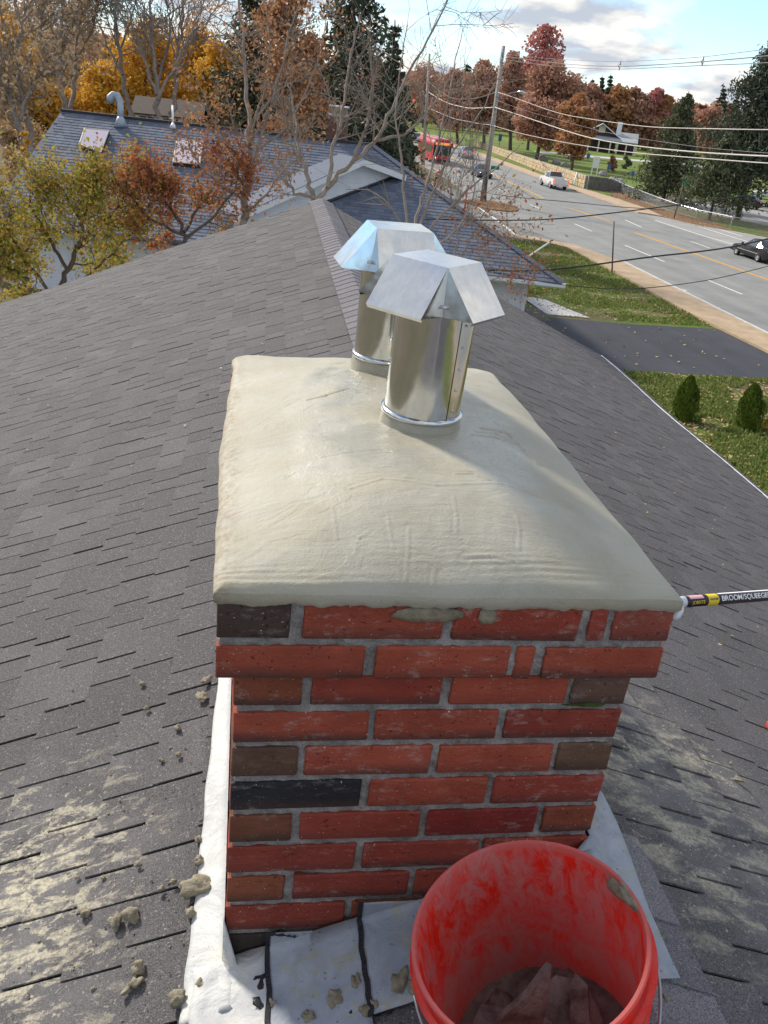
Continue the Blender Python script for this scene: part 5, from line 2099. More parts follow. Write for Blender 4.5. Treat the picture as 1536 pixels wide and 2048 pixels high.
for (u0, v0, u1, v1) in ((205, 425, 250, 475), (258, 422, 292, 470)):
    n_ = np.cross(NX, np.array([0, 0, 1.0]))
    A, B = [onplane(u, v, nb(0, WY - 0.03, 0), n_) for u, v in ((u0, v0), (u1, v1))]
    xa, xb = (A - NC) @ NX, (B - NC) @ NX
    za, zb = A[2] - NC[2], B[2] - NC[2]
    z0, z1 = min(za, zb), min(max(za, zb), -0.25)
    m = MB()
    P = [nb(x, y, z) for z in (z0, z1) for x, y in ((xa, WY - 0.05), (xb, WY - 0.05), (xb, WY), (xa, WY))]
    m.add(P, [(3, 2, 1, 0), (4, 5, 6, 7), (0, 1, 5, 4), (1, 2, 6, 5), (2, 3, 7, 6), (3, 0, 4, 7)])
    fr_ = npart(m, 'window', 'dark_glass')
    m = MB()
    for (p0, p1, q0, q1) in ((xa - 0.09, xa, z0 - 0.08, z1 + 0.06), (xb, xb + 0.09, z0 - 0.08, z1 + 0.06), (xa - 0.09, xb + 0.09, z0 - 0.12, z0 - 0.02), (xa, xb, (z0 + z1) / 2 - 0.02, (z0 + z1) / 2 + 0.02)):
        P = [nb(x, y, z) for z in (q0, q1) for x, y in ((p0, WY - 0.08), (p1, WY - 0.08), (p1, WY - 0.01), (p0, WY - 0.01))]
        m.add(P, [(3, 2, 1, 0), (4, 5, 6, 7), (0, 1, 5, 4), (1, 2, 6, 5), (2, 3, 7, 6), (3, 0, 4, 7)])
    npart(m, 'window_frame', 'white_gutter', fr_)
m = MB()
p0 = nb(-18.6, WY - 0.12, H0)
m.tube([nb(-18.7, WY - 0.12, H0), nb(-18.7, WY - 0.12, -0.5), nb(-18.7, -0.05, -0.15)], 0.05, 8)
npart(m, 'downspout', 'white_gutter')
# cross gable bump facing the viewer
mb = MB()
P0 = nb(0, 0, 0)
nrm = np.cross(nb(-RT, RT) - nb(0, 0), nb(-10, 0) - nb(0, 0))
A = onplane(480, 470, P0, nrm)
B = onplane(797, 353, P0, nrm)
wn_ = np.cross(B * [1, 1, 0] - A * [1, 1, 0], np.array([0, 0, 1.0]))
AP = onplane(714, 322, A, wn_)
LE = onplane(468, 432, A, wn_)
back = np.array([-(B - A)[1], (B - A)[0], 0])
back /= np.linalg.norm(back)
if back[1] < 0:
    back = -back
# wall boards
mb = MB()
nb_ = 14
ztop = AP[2]
zb0 = A[2] - 0.1
ex_ = (B - A) * [1, 1, 0]
ln_ = np.linalg.norm(ex_)
ex_ /= ln_


def gx_(P):
    return (P - A) @ ex_


def gp(x, z, off=0.0):
    P = A * [1, 1, 0] + ex_ * x - back * off
    return np.array([P[0], P[1], z])


xl_, xa_, xb_ = gx_(LE), gx_(AP), gx_(B)
z = zb0
while z < ztop - 0.15:
    z2 = min(z + 0.16, ztop - 0.02)

    def ext(zz_):
        # left edge of the triangle at this height / right edge
        tl = (zz_ - LE[2]) / (AP[2] - LE[2])
        tr_ = (zz_ - B[2]) / (AP[2] - B[2])
        return (xl_ + (xa_ - xl_) * max(0, tl), xb_ + (xa_ - xb_) * max(0, min(1, tr_)))
    l0, r0_ = ext(z)
    l1, r1b = ext(z2)
    mb.add([gp(l0, z, 0.02), gp(r0_, z, 0.02), gp(r1b, z2, 0.0), gp(l1, z2, 0.0), gp(l0, z, 0), gp(r0_, z, 0)], [(0, 1, 2, 3), (4, 5, 1, 0)])
    z += 0.16
npart(mb, 'gable_siding', 'white_vinyl')
mb = MB()
over = -back * 0.45
for p_, q_ in ((AP, LE), (AP, B)):
    d_ = (q_ - p_)
    q2 = p_ + d_ * 1.02
    up_ = np.array([0, 0, 0.12])
    mb.add([p_ + over + up_, q2 + over + up_, q2 + over - up_, p_ + over - up_], [(0, 1, 2, 3)])
    mb.add([p_ + over - up_, q2 + over - up_, q2 - up_, p_ - up_], [(0, 1, 2, 3)])
o = npart(mb, 'gable_trim', 'white_gutter')
mb = MB()
for p_, q_ in ((AP, LE), (AP, B)):
    q2 = p_ + (q_ - p_) * 1.02
    up_ = np.array([0, 0, 0.14])
    mb.slab([p_ + over + up_, q2 + over + up_, q2 + back * 1.2 + up_, p_ + back * 1.2 + up_], 0.03)
npart(mb, 'gable_roof', 'shingle_blue')
m = MB()
m.tube([onplane(648, 409, P0, nrm) + [0, 0, 0.06], B + [0, 0, 0.06]], 0.07, 6)
npart(m, 'step_flashing', 'black_plastic')

# skylights
def roofbox(px, hgt):
    return [onplane(u, v, nb(0, 0, 0.02), nrm) for u, v in px]


nz = nrm / np.linalg.norm(nrm)
if nz[2] < 0:
    nz = -nz
for px in ([(171, 264), (219, 268), (203, 312), (160, 296)], [(355, 285), (406, 291), (400, 336), (347, 331)]):
    Q = roofbox(px, 0)
    c_ = sum(Q) / 4
    m = MB()
    V = [q + (c_ - q) * -0.03 for q in Q] + [q + nz * 0.16 for q in Q]
    m.add(V, [(0, 1, 5, 4), (1, 2, 6, 5), (2, 3, 7, 6), (3, 0, 4, 7), (4, 5, 6, 7)])
    sk = npart(m, 'skylight', 'black_plastic')
    fix_normals(sk.data)
    m = MB()
    Qi = [q + (c_ - q) * 0.05 + nz * 0.175 for q in Q]
    m.slab(Qi, 0.02)
    npart(m, 'pane', 'skylight_glass', sk)
    m = MB()
    for i in range(4):
        m.tube([Q[i] + nz * 0.165, Q[(i + 1) % 4] + nz * 0.165], 0.03, 5)
    npart(m, 'frame', 'cream_trim', sk)
# gooseneck vent
bse = onplane(242, 252, nb(0, 0, 0.02), nrm)
dpt = (bse - CAM) @ CF
def pv(u, v):
    return at(u, v, dpt)
m = MB()
m.tube([pv(242, 256), pv(241, 238), pv(241, 235)], [0.30, 0.17, 0.13], 12)
m.tube([pv(241, 238), pv(241, 215), pv(239, 200), pv(234, 192), pv(227, 191), pv(221, 196), pv(219, 204)], [0.13, 0.14, 0.15, 0.17, 0.18, 0.17, 0.15], 14)
npart(m, 'gooseneck_vent', 'pipe_grey', smooth=True)
m = MB()
b2 = onplane(346, 256, nb(0, 0, 0.02), nrm)
dpt = (b2 - CAM) @ CF
m.tube([pv(346, 258), pv(346, 250), pv(345.5, 246)], [0.17, 0.10, 0.05], 10)
m.tube([pv(346, 250), pv(345.3, 211)], 0.045, 8)
npart(m, 'plumbing_vent', 'white_gutter', smooth=True)
# its chimney
cb_ = nb(-9.2, RT + 0.3, 0)
dpt = (np.array([cb_[0], cb_[1], NC[2] + NM * RT]) - CAM) @ CF
cx0, cx1 = pv(657, 260), pv(694, 262)
wch = np.linalg.norm((cx1 - cx0) * [1, 1, 0])
chc = (cx0 + cx1) / 2
zt2 = pv(677, 232)[2]
ch2 = MB()
zz2 = NC[2] + NM * RT - 1.0
kk = 0
cbx = npart(MB().box((-wch / 2 + 0.01, -0.3 + 0.01, zz2), (wch / 2 - 0.01, 0.3 - 0.01, zt2), 0, Matrix.Translation((chc[0], chc[1], 0)) @ Matrix.Rotation(-0.1844, 4, 'Z')), 'chimney', 'joint_mortar')
mb = MB()
MT_ = Matrix.Translation((chc[0], chc[1], 0)) @ Matrix.Rotation(-0.1844, 4, 'Z')
while zz2 < zt2 - 0.05:
    off = 0.1 if kk % 2 else 0.0
    x = -wch / 2 - off
    while x < wch / 2 - 0.02:
        a_, b_ = max(x, -wch / 2), min(x + 0.19, wch / 2)
        mb.box((a_, -0.31, zz2), (b_, -0.2, zz2 + 0.056), 0, MT_)
        x += 0.2
    for sgn in (-1, 1):
        mb.box((sgn * wch / 2 - 0.06, -0.2, zz2), (sgn * wch / 2 + 0.008, 0.3, zz2 + 0.056), 0, MT_)
    zz2 += 0.067
    kk += 1
npart(mb, 'brick', 'old_brick', cbx, kind='stuff')
mb = MB().box((-wch / 2 - 0.05, -0.36, zt2), (wch / 2 + 0.05, 0.36, zt2 + 0.08), 0, MT_)
npart(mb, 'chimney_crown', 'pale_concrete', cbx)
mb = MB().box((-wch / 2 + 0.02, -0.28, zt2 + 0.08), (wch / 2 - 0.06, 0.28, zt2 + 0.36), 0, MT_)
npart(mb, 'spark_screen', 'bark_grey', cbx)
mb = MB().box((-wch / 2 - 0.02, -0.34, zt2 + 0.36), (wch / 2, 0.34, zt2 + 0.42), 0, MT_)
npart(mb, 'chimney_lid', 'white_gutter', cbx)
# flag pole on the eave
f0 = nb(-1.6, 3.0, NM * 3.0 - 1.2)
dpt = (nb(-1.2, 1.4) - CAM) @ CF
fp = thing('flag_pole', 'bare white pole sticking out over the lawn from the neighbour roof', 'pole', pv(1052, 516))
m = MB()
m.tube([np.zeros(3), pv(1104, 481) - pv(1052, 516)], 0.035, 8)
m.build('shaft', 'white_paint', fp)
m = MB()
m.lathe([(0, 0.05), (0.05, 0.0), (0, -0.05)], 8, c=pv(1104, 481) - pv(1052, 516))
m.build('finial', 'rust_post', fp)

# small white house far behind
fh = ground(345, 330)
dpt = 62.0
pw = pv(335, 232)
t = thing('small_house', 'small white house half hidden behind the trees beyond the blue roof', 'house', (pw[0], pw[1], G))
m = MB().box((-2.2, 0, 0), (2.2, 6, pv(335, 228)[2] - G))
m.build('wall', 'white_vinyl', t)
z9 = pv(335, 228)[2] - G
m = MB()
m.slab([(-2.5, -0.4, z9 - 0.1), (2.5, -0.4, z9 - 0.1), (2.5, 3, z9 + 0.9), (-2.5, 3, z9 + 0.9)], 0.1)
m.slab([(-2.5, 6.4, z9 - 0.1), (2.5, 6.4, z9 - 0.1), (2.5, 3, z9 + 0.9), (-2.5, 3, z9 + 0.9)], 0.1)
m.build('roof', 'bark_dark', t)
for x in (-1.9, -0.3):
    w_ = MB().box((x, -0.04, z9 - 1.6), (x + 1.0, 0.0, z9 - 0.3)).build('window', 'dark_glass', t)
    MB().box((x + 0.46, -0.07, z9 - 1.6), (x + 0.54, -0.041, z9 - 0.3)).build('window_bar', 'white_paint', w_)


# ================================================================== TREES
def branch_pts(p0, d0, length, n, r, curl=0.25, up=0.1):
    P = [np.array(p0, float)]
    d = np.array(d0, float)
    d /= np.linalg.norm(d)
    st = length / n
    for i in range(n):
        d = d + r.normal(0, curl, 3) * 0.5 + np.array([0, 0, up])
        d /= np.linalg.norm(d)
        P.append(P[-1] + d * st)
    return np.array(P)


class Wood:
    """quad tubes with 3 or 4 sides, collected for one fast mesh"""

    def __init__(s):
        s.V = []
        s.F = []
        s.n = 0

    def tube(s, P, r0, r1, n=4):
        k = len(P)
        rr = np.linspace(r0, r1, k)
        T = np.gradient(P, axis=0)
        T /= np.linalg.norm(T, axis=1)[:, None] + 1e-9
        ref = np.array([0.3, 0.2, 1.0]) if abs(T[0, 2]) < 0.9 else np.array([1.0, 0.2, 0])
        A = np.cross(T, ref)
        A /= np.linalg.norm(A, axis=1)[:, None] + 1e-9
        B = np.cross(T, A)
        th = np.arange(n) * 2 * PI / n
        V = (P[:, None] + rr[:, None, None] * (np.cos(th)[None, :, None] * A[:, None] + np.sin(th)[None, :, None] * B[:, None])).reshape(-1, 3)
        i = np.arange(k - 1)[:, None] * n
        j = np.arange(n)[None]
        F = np.stack([i + j, i + (j + 1) % n, i + n + (j + 1) % n, i + n + j], -1).reshape(-1, 4) + s.n
        s.V.append(V)
        s.F.append(F)
        s.n += len(V)

    def mesh(s, name):
        V = np.vstack(s.V)
        F = np.vstack(s.F)
        return fast_mesh(name, np.zeros((0, 3)), V, F)


def grow(wood, tips, P, r0, r1, level, r, spread=0.7, nchild=4, ratio=0.55, sides=4, minr=0.004, up=0.06, seg=4):
    wood.tube(P, r0, r1, sides)
    Ltot = np.linalg.norm(np.diff(P, axis=0), axis=1).sum()
    if level == 0:
        tips.append(P[-1])
        tips.append(P[len(P) // 2])
        return
    for c in range(nchild):
        t = r.uniform(0.25, 1.0)
        x = t * (len(P) - 1)
        i = min(int(x), len(P) - 2)
        p = P[i] * (1 - (x - i)) + P[i + 1] * (x - i)
        d = P[i + 1] - P[i]
        d /= np.linalg.norm(d) + 1e-9
        q = r.normal(size=3)
        q -= (q @ d) * d
        q /= np.linalg.norm(q) + 1e-9
        nd = d * (1 - spread * 0.45) + q * spread
        L_ = Ltot * ratio * r.uniform(0.6, 1.15)
        rc = max(minr, (r0 + (r1 - r0) * t) * 0.40)
        grow(wood, tips, branch_pts(p, nd, L_, seg, r, 0.3, up), rc, max(minr * 0.7, rc * 0.4), level - 1, r, spread, nchild, ratio, 3 if level < 2 else sides, minr, up, seg)


def cull(V):
    return V


def finish_tree(name, label, cat, group, base, wood, bark, leaves=None, leafm=None, crown_name='crown', rootpart='trunk'):
    t = thing(name, label, cat, base, 0, group)
    inv = -np.array(base)
    me = wood.mesh(rootpart)
    me.transform(Matrix.Translation(inv))
    o = link(rootpart, me, bark, t)
    if leaves is not None and len(leaves):
        me = fast_mesh(crown_name, leaves + inv)
        link(crown_name, me, leafm, t)
    return t


def limb_tree(name, label, cat, limbs, seed, bark='bark_grey', group=None, level=2, nchild=4, ratio=0.5, spread=0.75, minr=0.004, leafm=None, lsize=0.08, ldens=0, ljit=0.25, up=0.05, base=None):
    """limbs: list of (points as (u, v, depth), r0, r1, level)"""
    r = np.random.default_rng(seed)
    w = Wood()
    tips = []
    for pts, r0, r1, lv in limbs:
        P = np.array([at(u, v, d) for u, v, d in pts])
        # resample smoothly
        t = np.linspace(0, len(P) - 1, max(6, 4 * len(P)))
        P = np.stack([np.interp(t, range(len(P)), P[:, i]) for i in range(3)], 1)
        P[1:-1] += r.normal(0, 0.02, P[1:-1].shape) * (r0 / 0.05)
        grow(w, tips, P, r0, r1, lv, r, spread, nchild if lv < 3 else nchild + 2, ratio, 5, minr, up)
    P0_ = np.array([at(u, v, d) for u, v, d in limbs[0][0]])[0]
    if base is None:
        base = np.array([P0_[0], P0_[1], G])
        w.tube(np.array([base, (base + P0_) / 2 + [0.05, 0.1, 0], P0_]), limbs[0][1] * 1.5, limbs[0][1], 6)
    L_ = None
    if leafm:
        T = np.array(tips)
        C = np.repeat(T, ldens, 0) + r.normal(0, ljit, (len(T) * ldens, 3))
        L_ = leaf_quads(C, lsize, r)
    return finish_tree(name, label, cat, group, base, w, bark, L_, leafm)


def blob_crown(centres, radii, n, size, r, shell=0.55):
    """leaf clumps spread through ellipsoids"""
    out = []
    for c, R in zip(centres, radii):
        k = int(n * (R[0] * R[2]) / sum(q[0] * q[2] for q in radii))
        d = r.normal(size=(k, 3))
        d /= np.linalg.norm(d, axis=1)[:, None]
        rr = r.uniform(shell, 1.0, k) ** 0.7
        # uneven outline
        ph = np.array([MN.noise((q * 2.2 + np.array(c)).tolist()) for q in d])
        rr *= 1 + 0.35 * ph
        out.append(np.array(c) + d * rr[:, None] * np.array(R))
    return np.vstack(out)


def px_tree(name, label, base_px, top_px, width_px, leafm, seed, group=None, n=2600, lsize=None, bark='bark_dark', crown_lo=0.25, cat='tree', depth=None, clumps=14, trunk_r=None, lean=0.0, shell=0.2, base=None):
    r = np.random.default_rng(seed)
    if base is None:
        base = ground(*base_px) if depth is None else at(base_px[0], base_px[1], depth)
    base = np.array(base)
    dd = (base - CAM) @ CF
    top = at(top_px[0], top_px[1], dd)
    Hh = top[2] - G
    Wd = width_px * dd / FPX / 2
    base[2] = G
    tr = trunk_r or Hh * 0.018
    w = Wood()
    axis = (top - base)
    Pt = np.array([base + axis * t + np.array([math.sin(t * 3) * 0.01 * Hh, 0, 0]) for t in np.linspace(0, 0.85, 8)])
    w.tube(Pt, tr * 1.3, tr * 0.25, 6)
    cent, radi = [], []
    for i in range(clumps):
        t = crown_lo + (1 - crown_lo) * (i + 0.5) / clumps
        prof_ = math.sin(PI * min(1, max(0.05, (t - crown_lo) / (1 - crown_lo) * 0.82 + 0.14))) ** 0.7
        a = r.uniform(0, 2 * PI)
        rr = Wd * prof_ * r.uniform(0.25, 0.62)
        c = base + axis * t * 0.98 + np.array([math.cos(a) * rr, math.sin(a) * rr, 0])
        R_ = Wd * r.uniform(0.34, 0.55) * (0.55 + 0.45 * prof_)
        cent.append(c)
        radi.append((R_, R_, R_ * r.uniform(0.6, 0.85)))
        j = Pt[min(6, int(t * 7))]
        w.tube(np.array([j, (j + c) / 2 + r.normal(0, 0.03 * Hh, 3), c]), tr * 0.35, tr * 0.08, 3)
    C = blob_crown(cent, radi, n, 1, r, shell)
    ls = lsize or Hh * 0.035
    L_ = leaf_quads(C, ls, r, False, 0.8)
    return finish_tree(name, label, cat, group, base, w, bark, L_, leafm)


def conifer(name, label, base_px, top_px, width_px, leafm, seed, group=None, whorls=26, bark='bark_dark', lo=0.12, depth=None, base=None, droop=0.5, dens=26, lsize=0.4, gap=0.0, skew=0.0, cat='tree', keep=1.0):
    """trunk with whorls of drooping boughs, each bough carrying hanging needle sprays"""
    r = np.random.default_rng(seed)
    if base is None:
        base = ground(*base_px) if depth is None else at(base_px[0], base_px[1], depth)
    base = np.array(base)
    dd = (base - CAM) @ CF
    top = at(top_px[0], top_px[1], dd)
    base[2] = G
    axis = top - base
    Hh = axis[2]
    Wd = width_px * dd / FPX / 2
    w = Wood()
    w.tube(np.array([base + axis * t for t in np.linspace(0, 1, 8)]), Hh * 0.018, Hh * 0.003, 6)
    C = []
    S = []
    for k in range(whorls):
        t = lo + (1 - lo) * (k / whorls) ** 0.95
        rad_ = Wd * (1 - (t - lo) / (1 - lo)) ** 0.75 * r.uniform(0.75, 1.15) + Wd * 0.05
        for b in range(7):
            if r.random() < gap:
                continue
            a = r.uniform(0, 2 * PI)
            d = np.array([math.cos(a), math.sin(a), r.uniform(-0.25, 0.2)])
            Lb = rad_ * r.uniform(0.6, 1.2)
            p0 = base + axis * t
            m_ = 6
            P = np.array([p0 + d * Lb * q + np.array([0, 0, -droop * Lb * q * q * 0.6 + 0.12 * Lb * q ** 4]) for q in np.linspace(0, 1, m_)])
            w.tube(P, Hh * 0.0035, Hh * 0.001, 3)
            ns = max(4, int(dens * Lb / Wd * keep))
            q = r.uniform(0.15, 1, ns) ** 0.8
            pos = np.stack([np.interp(q, np.linspace(0, 1, m_), P[:, i]) for i in range(3)], 1)
            side = r.normal(0, 0.13 * Lb + 0.02 * Wd, (ns, 3))
            side[:, 2] = -np.abs(side[:, 2]) * 0.9
            C.append(pos + side)
    C = np.vstack(C)
    L_ = leaf_quads(C, lsize, r, False, 0.38)
    return finish_tree(name, label, cat, group, base, w, bark, L_, leafm)


# ---- near trees between the two houses (depth about 12 to 15 m)
limb_tree('leafy_tree', 'yellow green leafy tree in front of the neighbour house at the far left', 'tree', [
    ([(112, 600, 13.5), (135, 540, 13.4), (158, 495, 13.3), (165, 450, 13.0), (150, 410, 12.8), (140, 368, 12.8)], 0.05, 0.012, 2),
    ([(158, 495, 13.3), (190, 450, 13.6), (225, 430, 13.8), (250, 390, 14.0), (262, 350, 14.2)], 0.03, 0.008, 2),
    ([(135, 540, 13.4), (95, 470, 13.2), (60, 410, 12.8), (70, 360, 12.6)], 0.03, 0.008, 2),
    ([(112, 600, 13.5), (50, 520, 13.0), (10, 450, 12.6), (-30, 390, 12.5)], 0.03, 0.008, 2),
    ([(120, 590, 13.6), (190, 540, 13.8), (240, 490, 14.2), (290, 440, 14.4)], 0.028, 0.007, 2),
    ([(165, 440, 13.0), (185, 390, 13.0), (195, 370, 13.2), (190, 340, 13.3)], 0.026, 0.007, 2),
    ([(60, 560, 13.0), (20, 540, 12.9), (-10, 500, 12.9), (-30, 470, 12.9)], 0.026, 0.007, 2),
], 11, 'bark_dark', None, 2, 13, 0.27, 0.9, 0.0035, 'leaf_yellowgreen', 0.065, 5, 0.12)
limb_tree('leafy_tree', 'red and orange leaved small tree right of the yellow green tree', 'tree', [
    ([(375, 520, 14.0), (368, 465, 14.0), (340, 410, 13.8), (300, 380, 13.6), (270, 350, 13.6)], 0.04, 0.009, 2),
    ([(368, 465, 14.0), (400, 410, 14.2), (430, 370, 14.4), (445, 325, 14.4)], 0.03, 0.008, 2),
    ([(370, 480, 14.0), (430, 430, 14.0), (470, 380, 14.2), (480, 320, 14.3)], 0.028, 0.007, 2),
    ([(368, 470, 14.0), (300, 440, 13.8), (260, 390, 13.6), (240, 340, 13.6)], 0.028, 0.007, 2),
    ([(340, 410, 13.8), (345, 385, 13.8), (325, 370, 13.8), (300, 365, 13.8)], 0.024, 0.007, 2),
], 12, 'bark_dark', None, 2, 12, 0.28, 0.9, 0.0035, 'leaf_redorange', 0.065, 4, 0.12)
limb_tree('bare_tree', 'slim grey tree with sparse orange leaves behind the roof peak on its left', 'tree', [
    ([(482, 470, 14.5), (488, 410, 14.5), (495, 330, 14.6), (498, 230, 14.8), (485, 110, 15.0), (478, -30, 15.2)], 0.075, 0.018, 2),
    ([(490, 400, 14.5), (515, 300, 14.6), (545, 200, 14.8), (575, 90, 15.0), (600, -20, 15.2)], 0.038, 0.010, 2),
    ([(495, 340, 14.6), (455, 290, 14.4), (420, 230, 14.4), (395, 160, 14.4)], 0.028, 0.007, 2),
    ([(488, 400, 14.5), (440, 370, 14.2), (400, 330, 14.0), (370, 270, 13.9)], 0.028, 0.007, 2),
    ([(500, 260, 14.8), (530, 180, 15.2), (540, 90, 15.5), (530, 0, 15.8)], 0.024, 0.007, 2),
    ([(515, 300, 14.6), (570, 260, 14.8), (610, 190, 15.0), (640, 110, 15.2), (655, 20, 15.4)], 0.024, 0.007, 2),
    ([(488, 430, 14.5), (540, 380, 14.6), (580, 320, 14.8), (600, 250, 15.0)], 0.024, 0.007, 2),
], 13, 'bark_grey', None, 2, 12, 0.30, 0.75, 0.004, 'leaf_rustorange', 0.075, 1, 0.14)
limb_tree('bare_tree', 'leaning bare tree with twin trunks rising behind the roof peak', 'tree', [
    ([(632, 420, 13.0), (655, 375, 13.0), (700, 330, 13.2), (752, 280, 13.4), (792, 200, 13.6), (850, 90, 14.0), (900, -10, 14.3)], 0.048, 0.012, 2),
    ([(632, 420, 13.0), (618, 370, 13.1), (600, 310, 13.2), (590, 240, 13.4), (575, 170, 13.6)], 0.045, 0.010, 2),
    ([(655, 375, 13.0), (665, 300, 13.0), (690, 210, 13.2), (700, 120, 13.4), (720, 30, 13.6)], 0.035, 0.009, 2),
    ([(700, 330, 13.2), (735, 250, 13.0), (745, 170, 13.0), (740, 90, 13.0)], 0.030, 0.009, 2),
    ([(752, 280, 13.4), (810, 270, 13.6), (860, 220, 13.8), (905, 150, 14.0)], 0.028, 0.008, 2),
    ([(640, 400, 13.0), (590, 385, 12.9), (555, 350, 12.8), (525, 300, 12.8)], 0.030, 0.008, 2),
], 14, 'bark_grey', None, 2, 12, 0.30, 0.75, 0.004, 'leaf_yellowgreen', 0.07, 0, 0.10)
limb_tree('bare_sapling', 'fan of bare stems rising behind the flue hoods toward the street', 'tree', [
    ([(815, 500, 12.0), (830, 440, 12.0), (850, 380, 12.0), (880, 270, 12.1), (905, 150, 12.3), (925, 60, 12.5)], 0.026, 0.006, 2),
    ([(820, 495, 12.0), (850, 420, 12.0), (890, 330, 12.0), (950, 240, 12.2), (1000, 150, 12.4)], 0.024, 0.006, 2),
    ([(812, 500, 12.0), (812, 420, 12.0), (805, 330, 12.0), (790, 240, 12.0), (800, 140, 12.0), (815, 50, 12.0)], 0.024, 0.006, 2),
    ([(825, 500, 12.0), (875, 440, 12.0), (930, 385, 12.0), (990, 340, 12.2), (1040, 290, 12.4)], 0.022, 0.006, 2),
    ([(830, 510, 12.0), (890, 480, 12.0), (930, 440, 12.0), (950, 380, 12.1), (945, 320, 12.2)], 0.020, 0.005, 2),
    ([(820, 495, 12.0), (800, 440, 12.0), (770, 400, 12.0), (740, 380, 12.0), (690, 378, 12.0)], 0.018, 0.005, 1),
], 15, 'bark_grey', None, 2, 9, 0.40, 0.65, 0.003, 'leaf_yellowgreen', 0.06, 0, 0.1)
limb_tree('bare_sapling', 'low twiggy shrub above the neighbour eave right of the fan of stems', 'tree', [
    ([(900, 560, 12.5), (930, 500, 12.5), (960, 440, 12.6), (985, 390, 12.6)], 0.018, 0.005, 2),
    ([(920, 560, 12.5), (960, 520, 12.5), (1000, 500, 12.6), (1030, 470, 12.6)], 0.016, 0.005, 2),
    ([(900, 560, 12.5), (915, 480, 12.5), (905, 420, 12.6), (900, 370, 12.6)], 0.016, 0.005, 2),
    ([(930, 570, 12.5), (985, 560, 12.5), (1025, 545, 12.6), (1055, 560, 12.6)], 0.012, 0.004, 2),
], 16, 'bark_grey', None, 2, 10, 0.42, 0.8, 0.003, 'leaf_redorange', 0.055, 1, 0.1)

for k, (u, vt, wd, d, lm, lab) in enumerate([(35, 395, 150, 15.5, 'leaf_yellowgreen', 'low yellow green bush at the left edge under the leafy tree'), (215, 410, 150, 16.5, 'leaf_yellowgreen', 'low green bush in front of the neighbour window'), (330, 400, 130, 16.0, 'leaf_redorange', 'low rusty bush between the two small leafy trees'), (440, 385, 110, 15.5, 'leaf_brown', 'low brown twiggy bush left of the slim grey tree')]):
    px_tree('bush', lab, (u, 800), (u, vt), wd, lm, 300 + k, 'bushes between the two houses', 1500, 0.075, 'bark_dark', 0.45, 'bush', depth=d, clumps=18, trunk_r=0.04, shell=0.0)

# ---- trees behind the neighbour house
GB = 'tall bare trees beyond the blue roof'


def big_bare(label, u, v0, pts, wd, seed, d, lv=2, nch=6, leafm=None):
    base = at(u, v0, d)
    L = []
    for k, (pp, w_) in enumerate(pts):
        L.append(([(a, b, d + 0.6 * k * (-1) ** k) for a, b in pp], w_ * 0.56, w_ * 0.14, lv))
    return limb_tree('bare_tree', label, 'tree', L, seed, 'bark_grey', GB, lv, nch + 7, 0.40, 0.65, 0.018, leafm, 0.26, 1 if leafm else 0, 0.5)


big_bare('tall bare tree left of the gooseneck vent, thicker of the pair of trunks', 125, 235, [([(128, 235), (122, 150), (120, 60), (130, -60)], 0.40), ([(122, 160), (90, 90), (60, 20), (40, -60)], 0.20), ([(121, 110), (150, 40), (170, -50)], 0.18)], 0.4, 21, 54, 2, 7, 'leaf_brown')
big_bare('tall bare tree directly left of the gooseneck vent', 148, 235, [([(140, 235), (150, 150), (158, 60), (160, -60)], 0.30), ([(152, 120), (185, 60), (200, -40)], 0.16)], 0.3, 22, 56, 2, 7, 'leaf_brown')
big_bare('bare tree at the left edge of the picture with a dark leaning trunk', 60, 300, [([(75, 330), (50, 230), (38, 120), (35, 0), (20, -80)], 0.38), ([(50, 230), (10, 170), (-40, 120)], 0.22), ([(42, 150), (80, 60), (100, -40)], 0.2)], 0.4, 23, 48, 2, 8, 'leaf_brown')
big_bare('bare tree rising just right of the gooseneck vent', 248, 235, [([(262, 240), (248, 170), (238, 90), (225, 30), (215, -50)], 0.32), ([(245, 150), (215, 90), (190, 30), (180, -40)], 0.15), ([(240, 100), (262, 40), (280, -40)], 0.15)], 0.3, 24, 55, 2, 7)
big_bare('bare tree with a wide fan of limbs behind the plumbing vent', 315, 240, [([(318, 245), (312, 180), (308, 100), (302, 20), (290, -60)], 0.32), ([(313, 190), (285, 110), (262, 40), (245, -30)], 0.2), ([(312, 170), (335, 100), (345, 30), (352, -40)], 0.2), ([(316, 200), (350, 130), (385, 60), (410, -10)], 0.18), ([(309, 120), (290, 60), (280, 0)], 0.12)], 0.4, 25, 52, 2, 6)
big_bare('bare tree with a forked trunk right of the plumbing vent', 352, 240, [([(345, 245), (350, 170), (358, 90), (366, 20), (375, -60)], 0.30), ([(352, 150), (378, 90), (410, 50), (440, 0)], 0.15), ([(357, 100), (340, 40), (330, -30)], 0.12)], 0.3, 26, 53, 2, 6)
big_bare('dark leaning bare tree low at the left edge above the blue roof', 40, 290, [([(62, 320), (40, 240), (10, 170), (-30, 120)], 0.42), ([(40, 240), (60, 170), (95, 120)], 0.2)], 0.4, 27, 46, 2, 8, 'leaf_brown')
GY = 'yellow maples beyond the blue roof'
for k, (u, vt, wd, d, lab) in enumerate([
        (293, 42, 130, 72, 'bright golden maple behind the fan shaped bare tree'),
        (205, 130, 130, 70, 'golden maple behind the gooseneck vent'),
        (85, 165, 120, 68, 'golden maple low behind the left end of the blue roof'),
        (400, 55, 120, 74, 'golden maple left of the dark conifers'),
        (20, 40, 110, 80, 'thin golden maple at the left edge of the picture'),
        (440, 85, 110, 70, 'amber maple touching the dark conifers')]):
    px_tree('maple_tree', lab, (u, 260), (u, vt), wd * 1.5, 'leaf_yellow', 40 + k, GY, 11000, 0.30, 'bark_grey', 0.22, depth=d, clumps=46, shell=0.0)
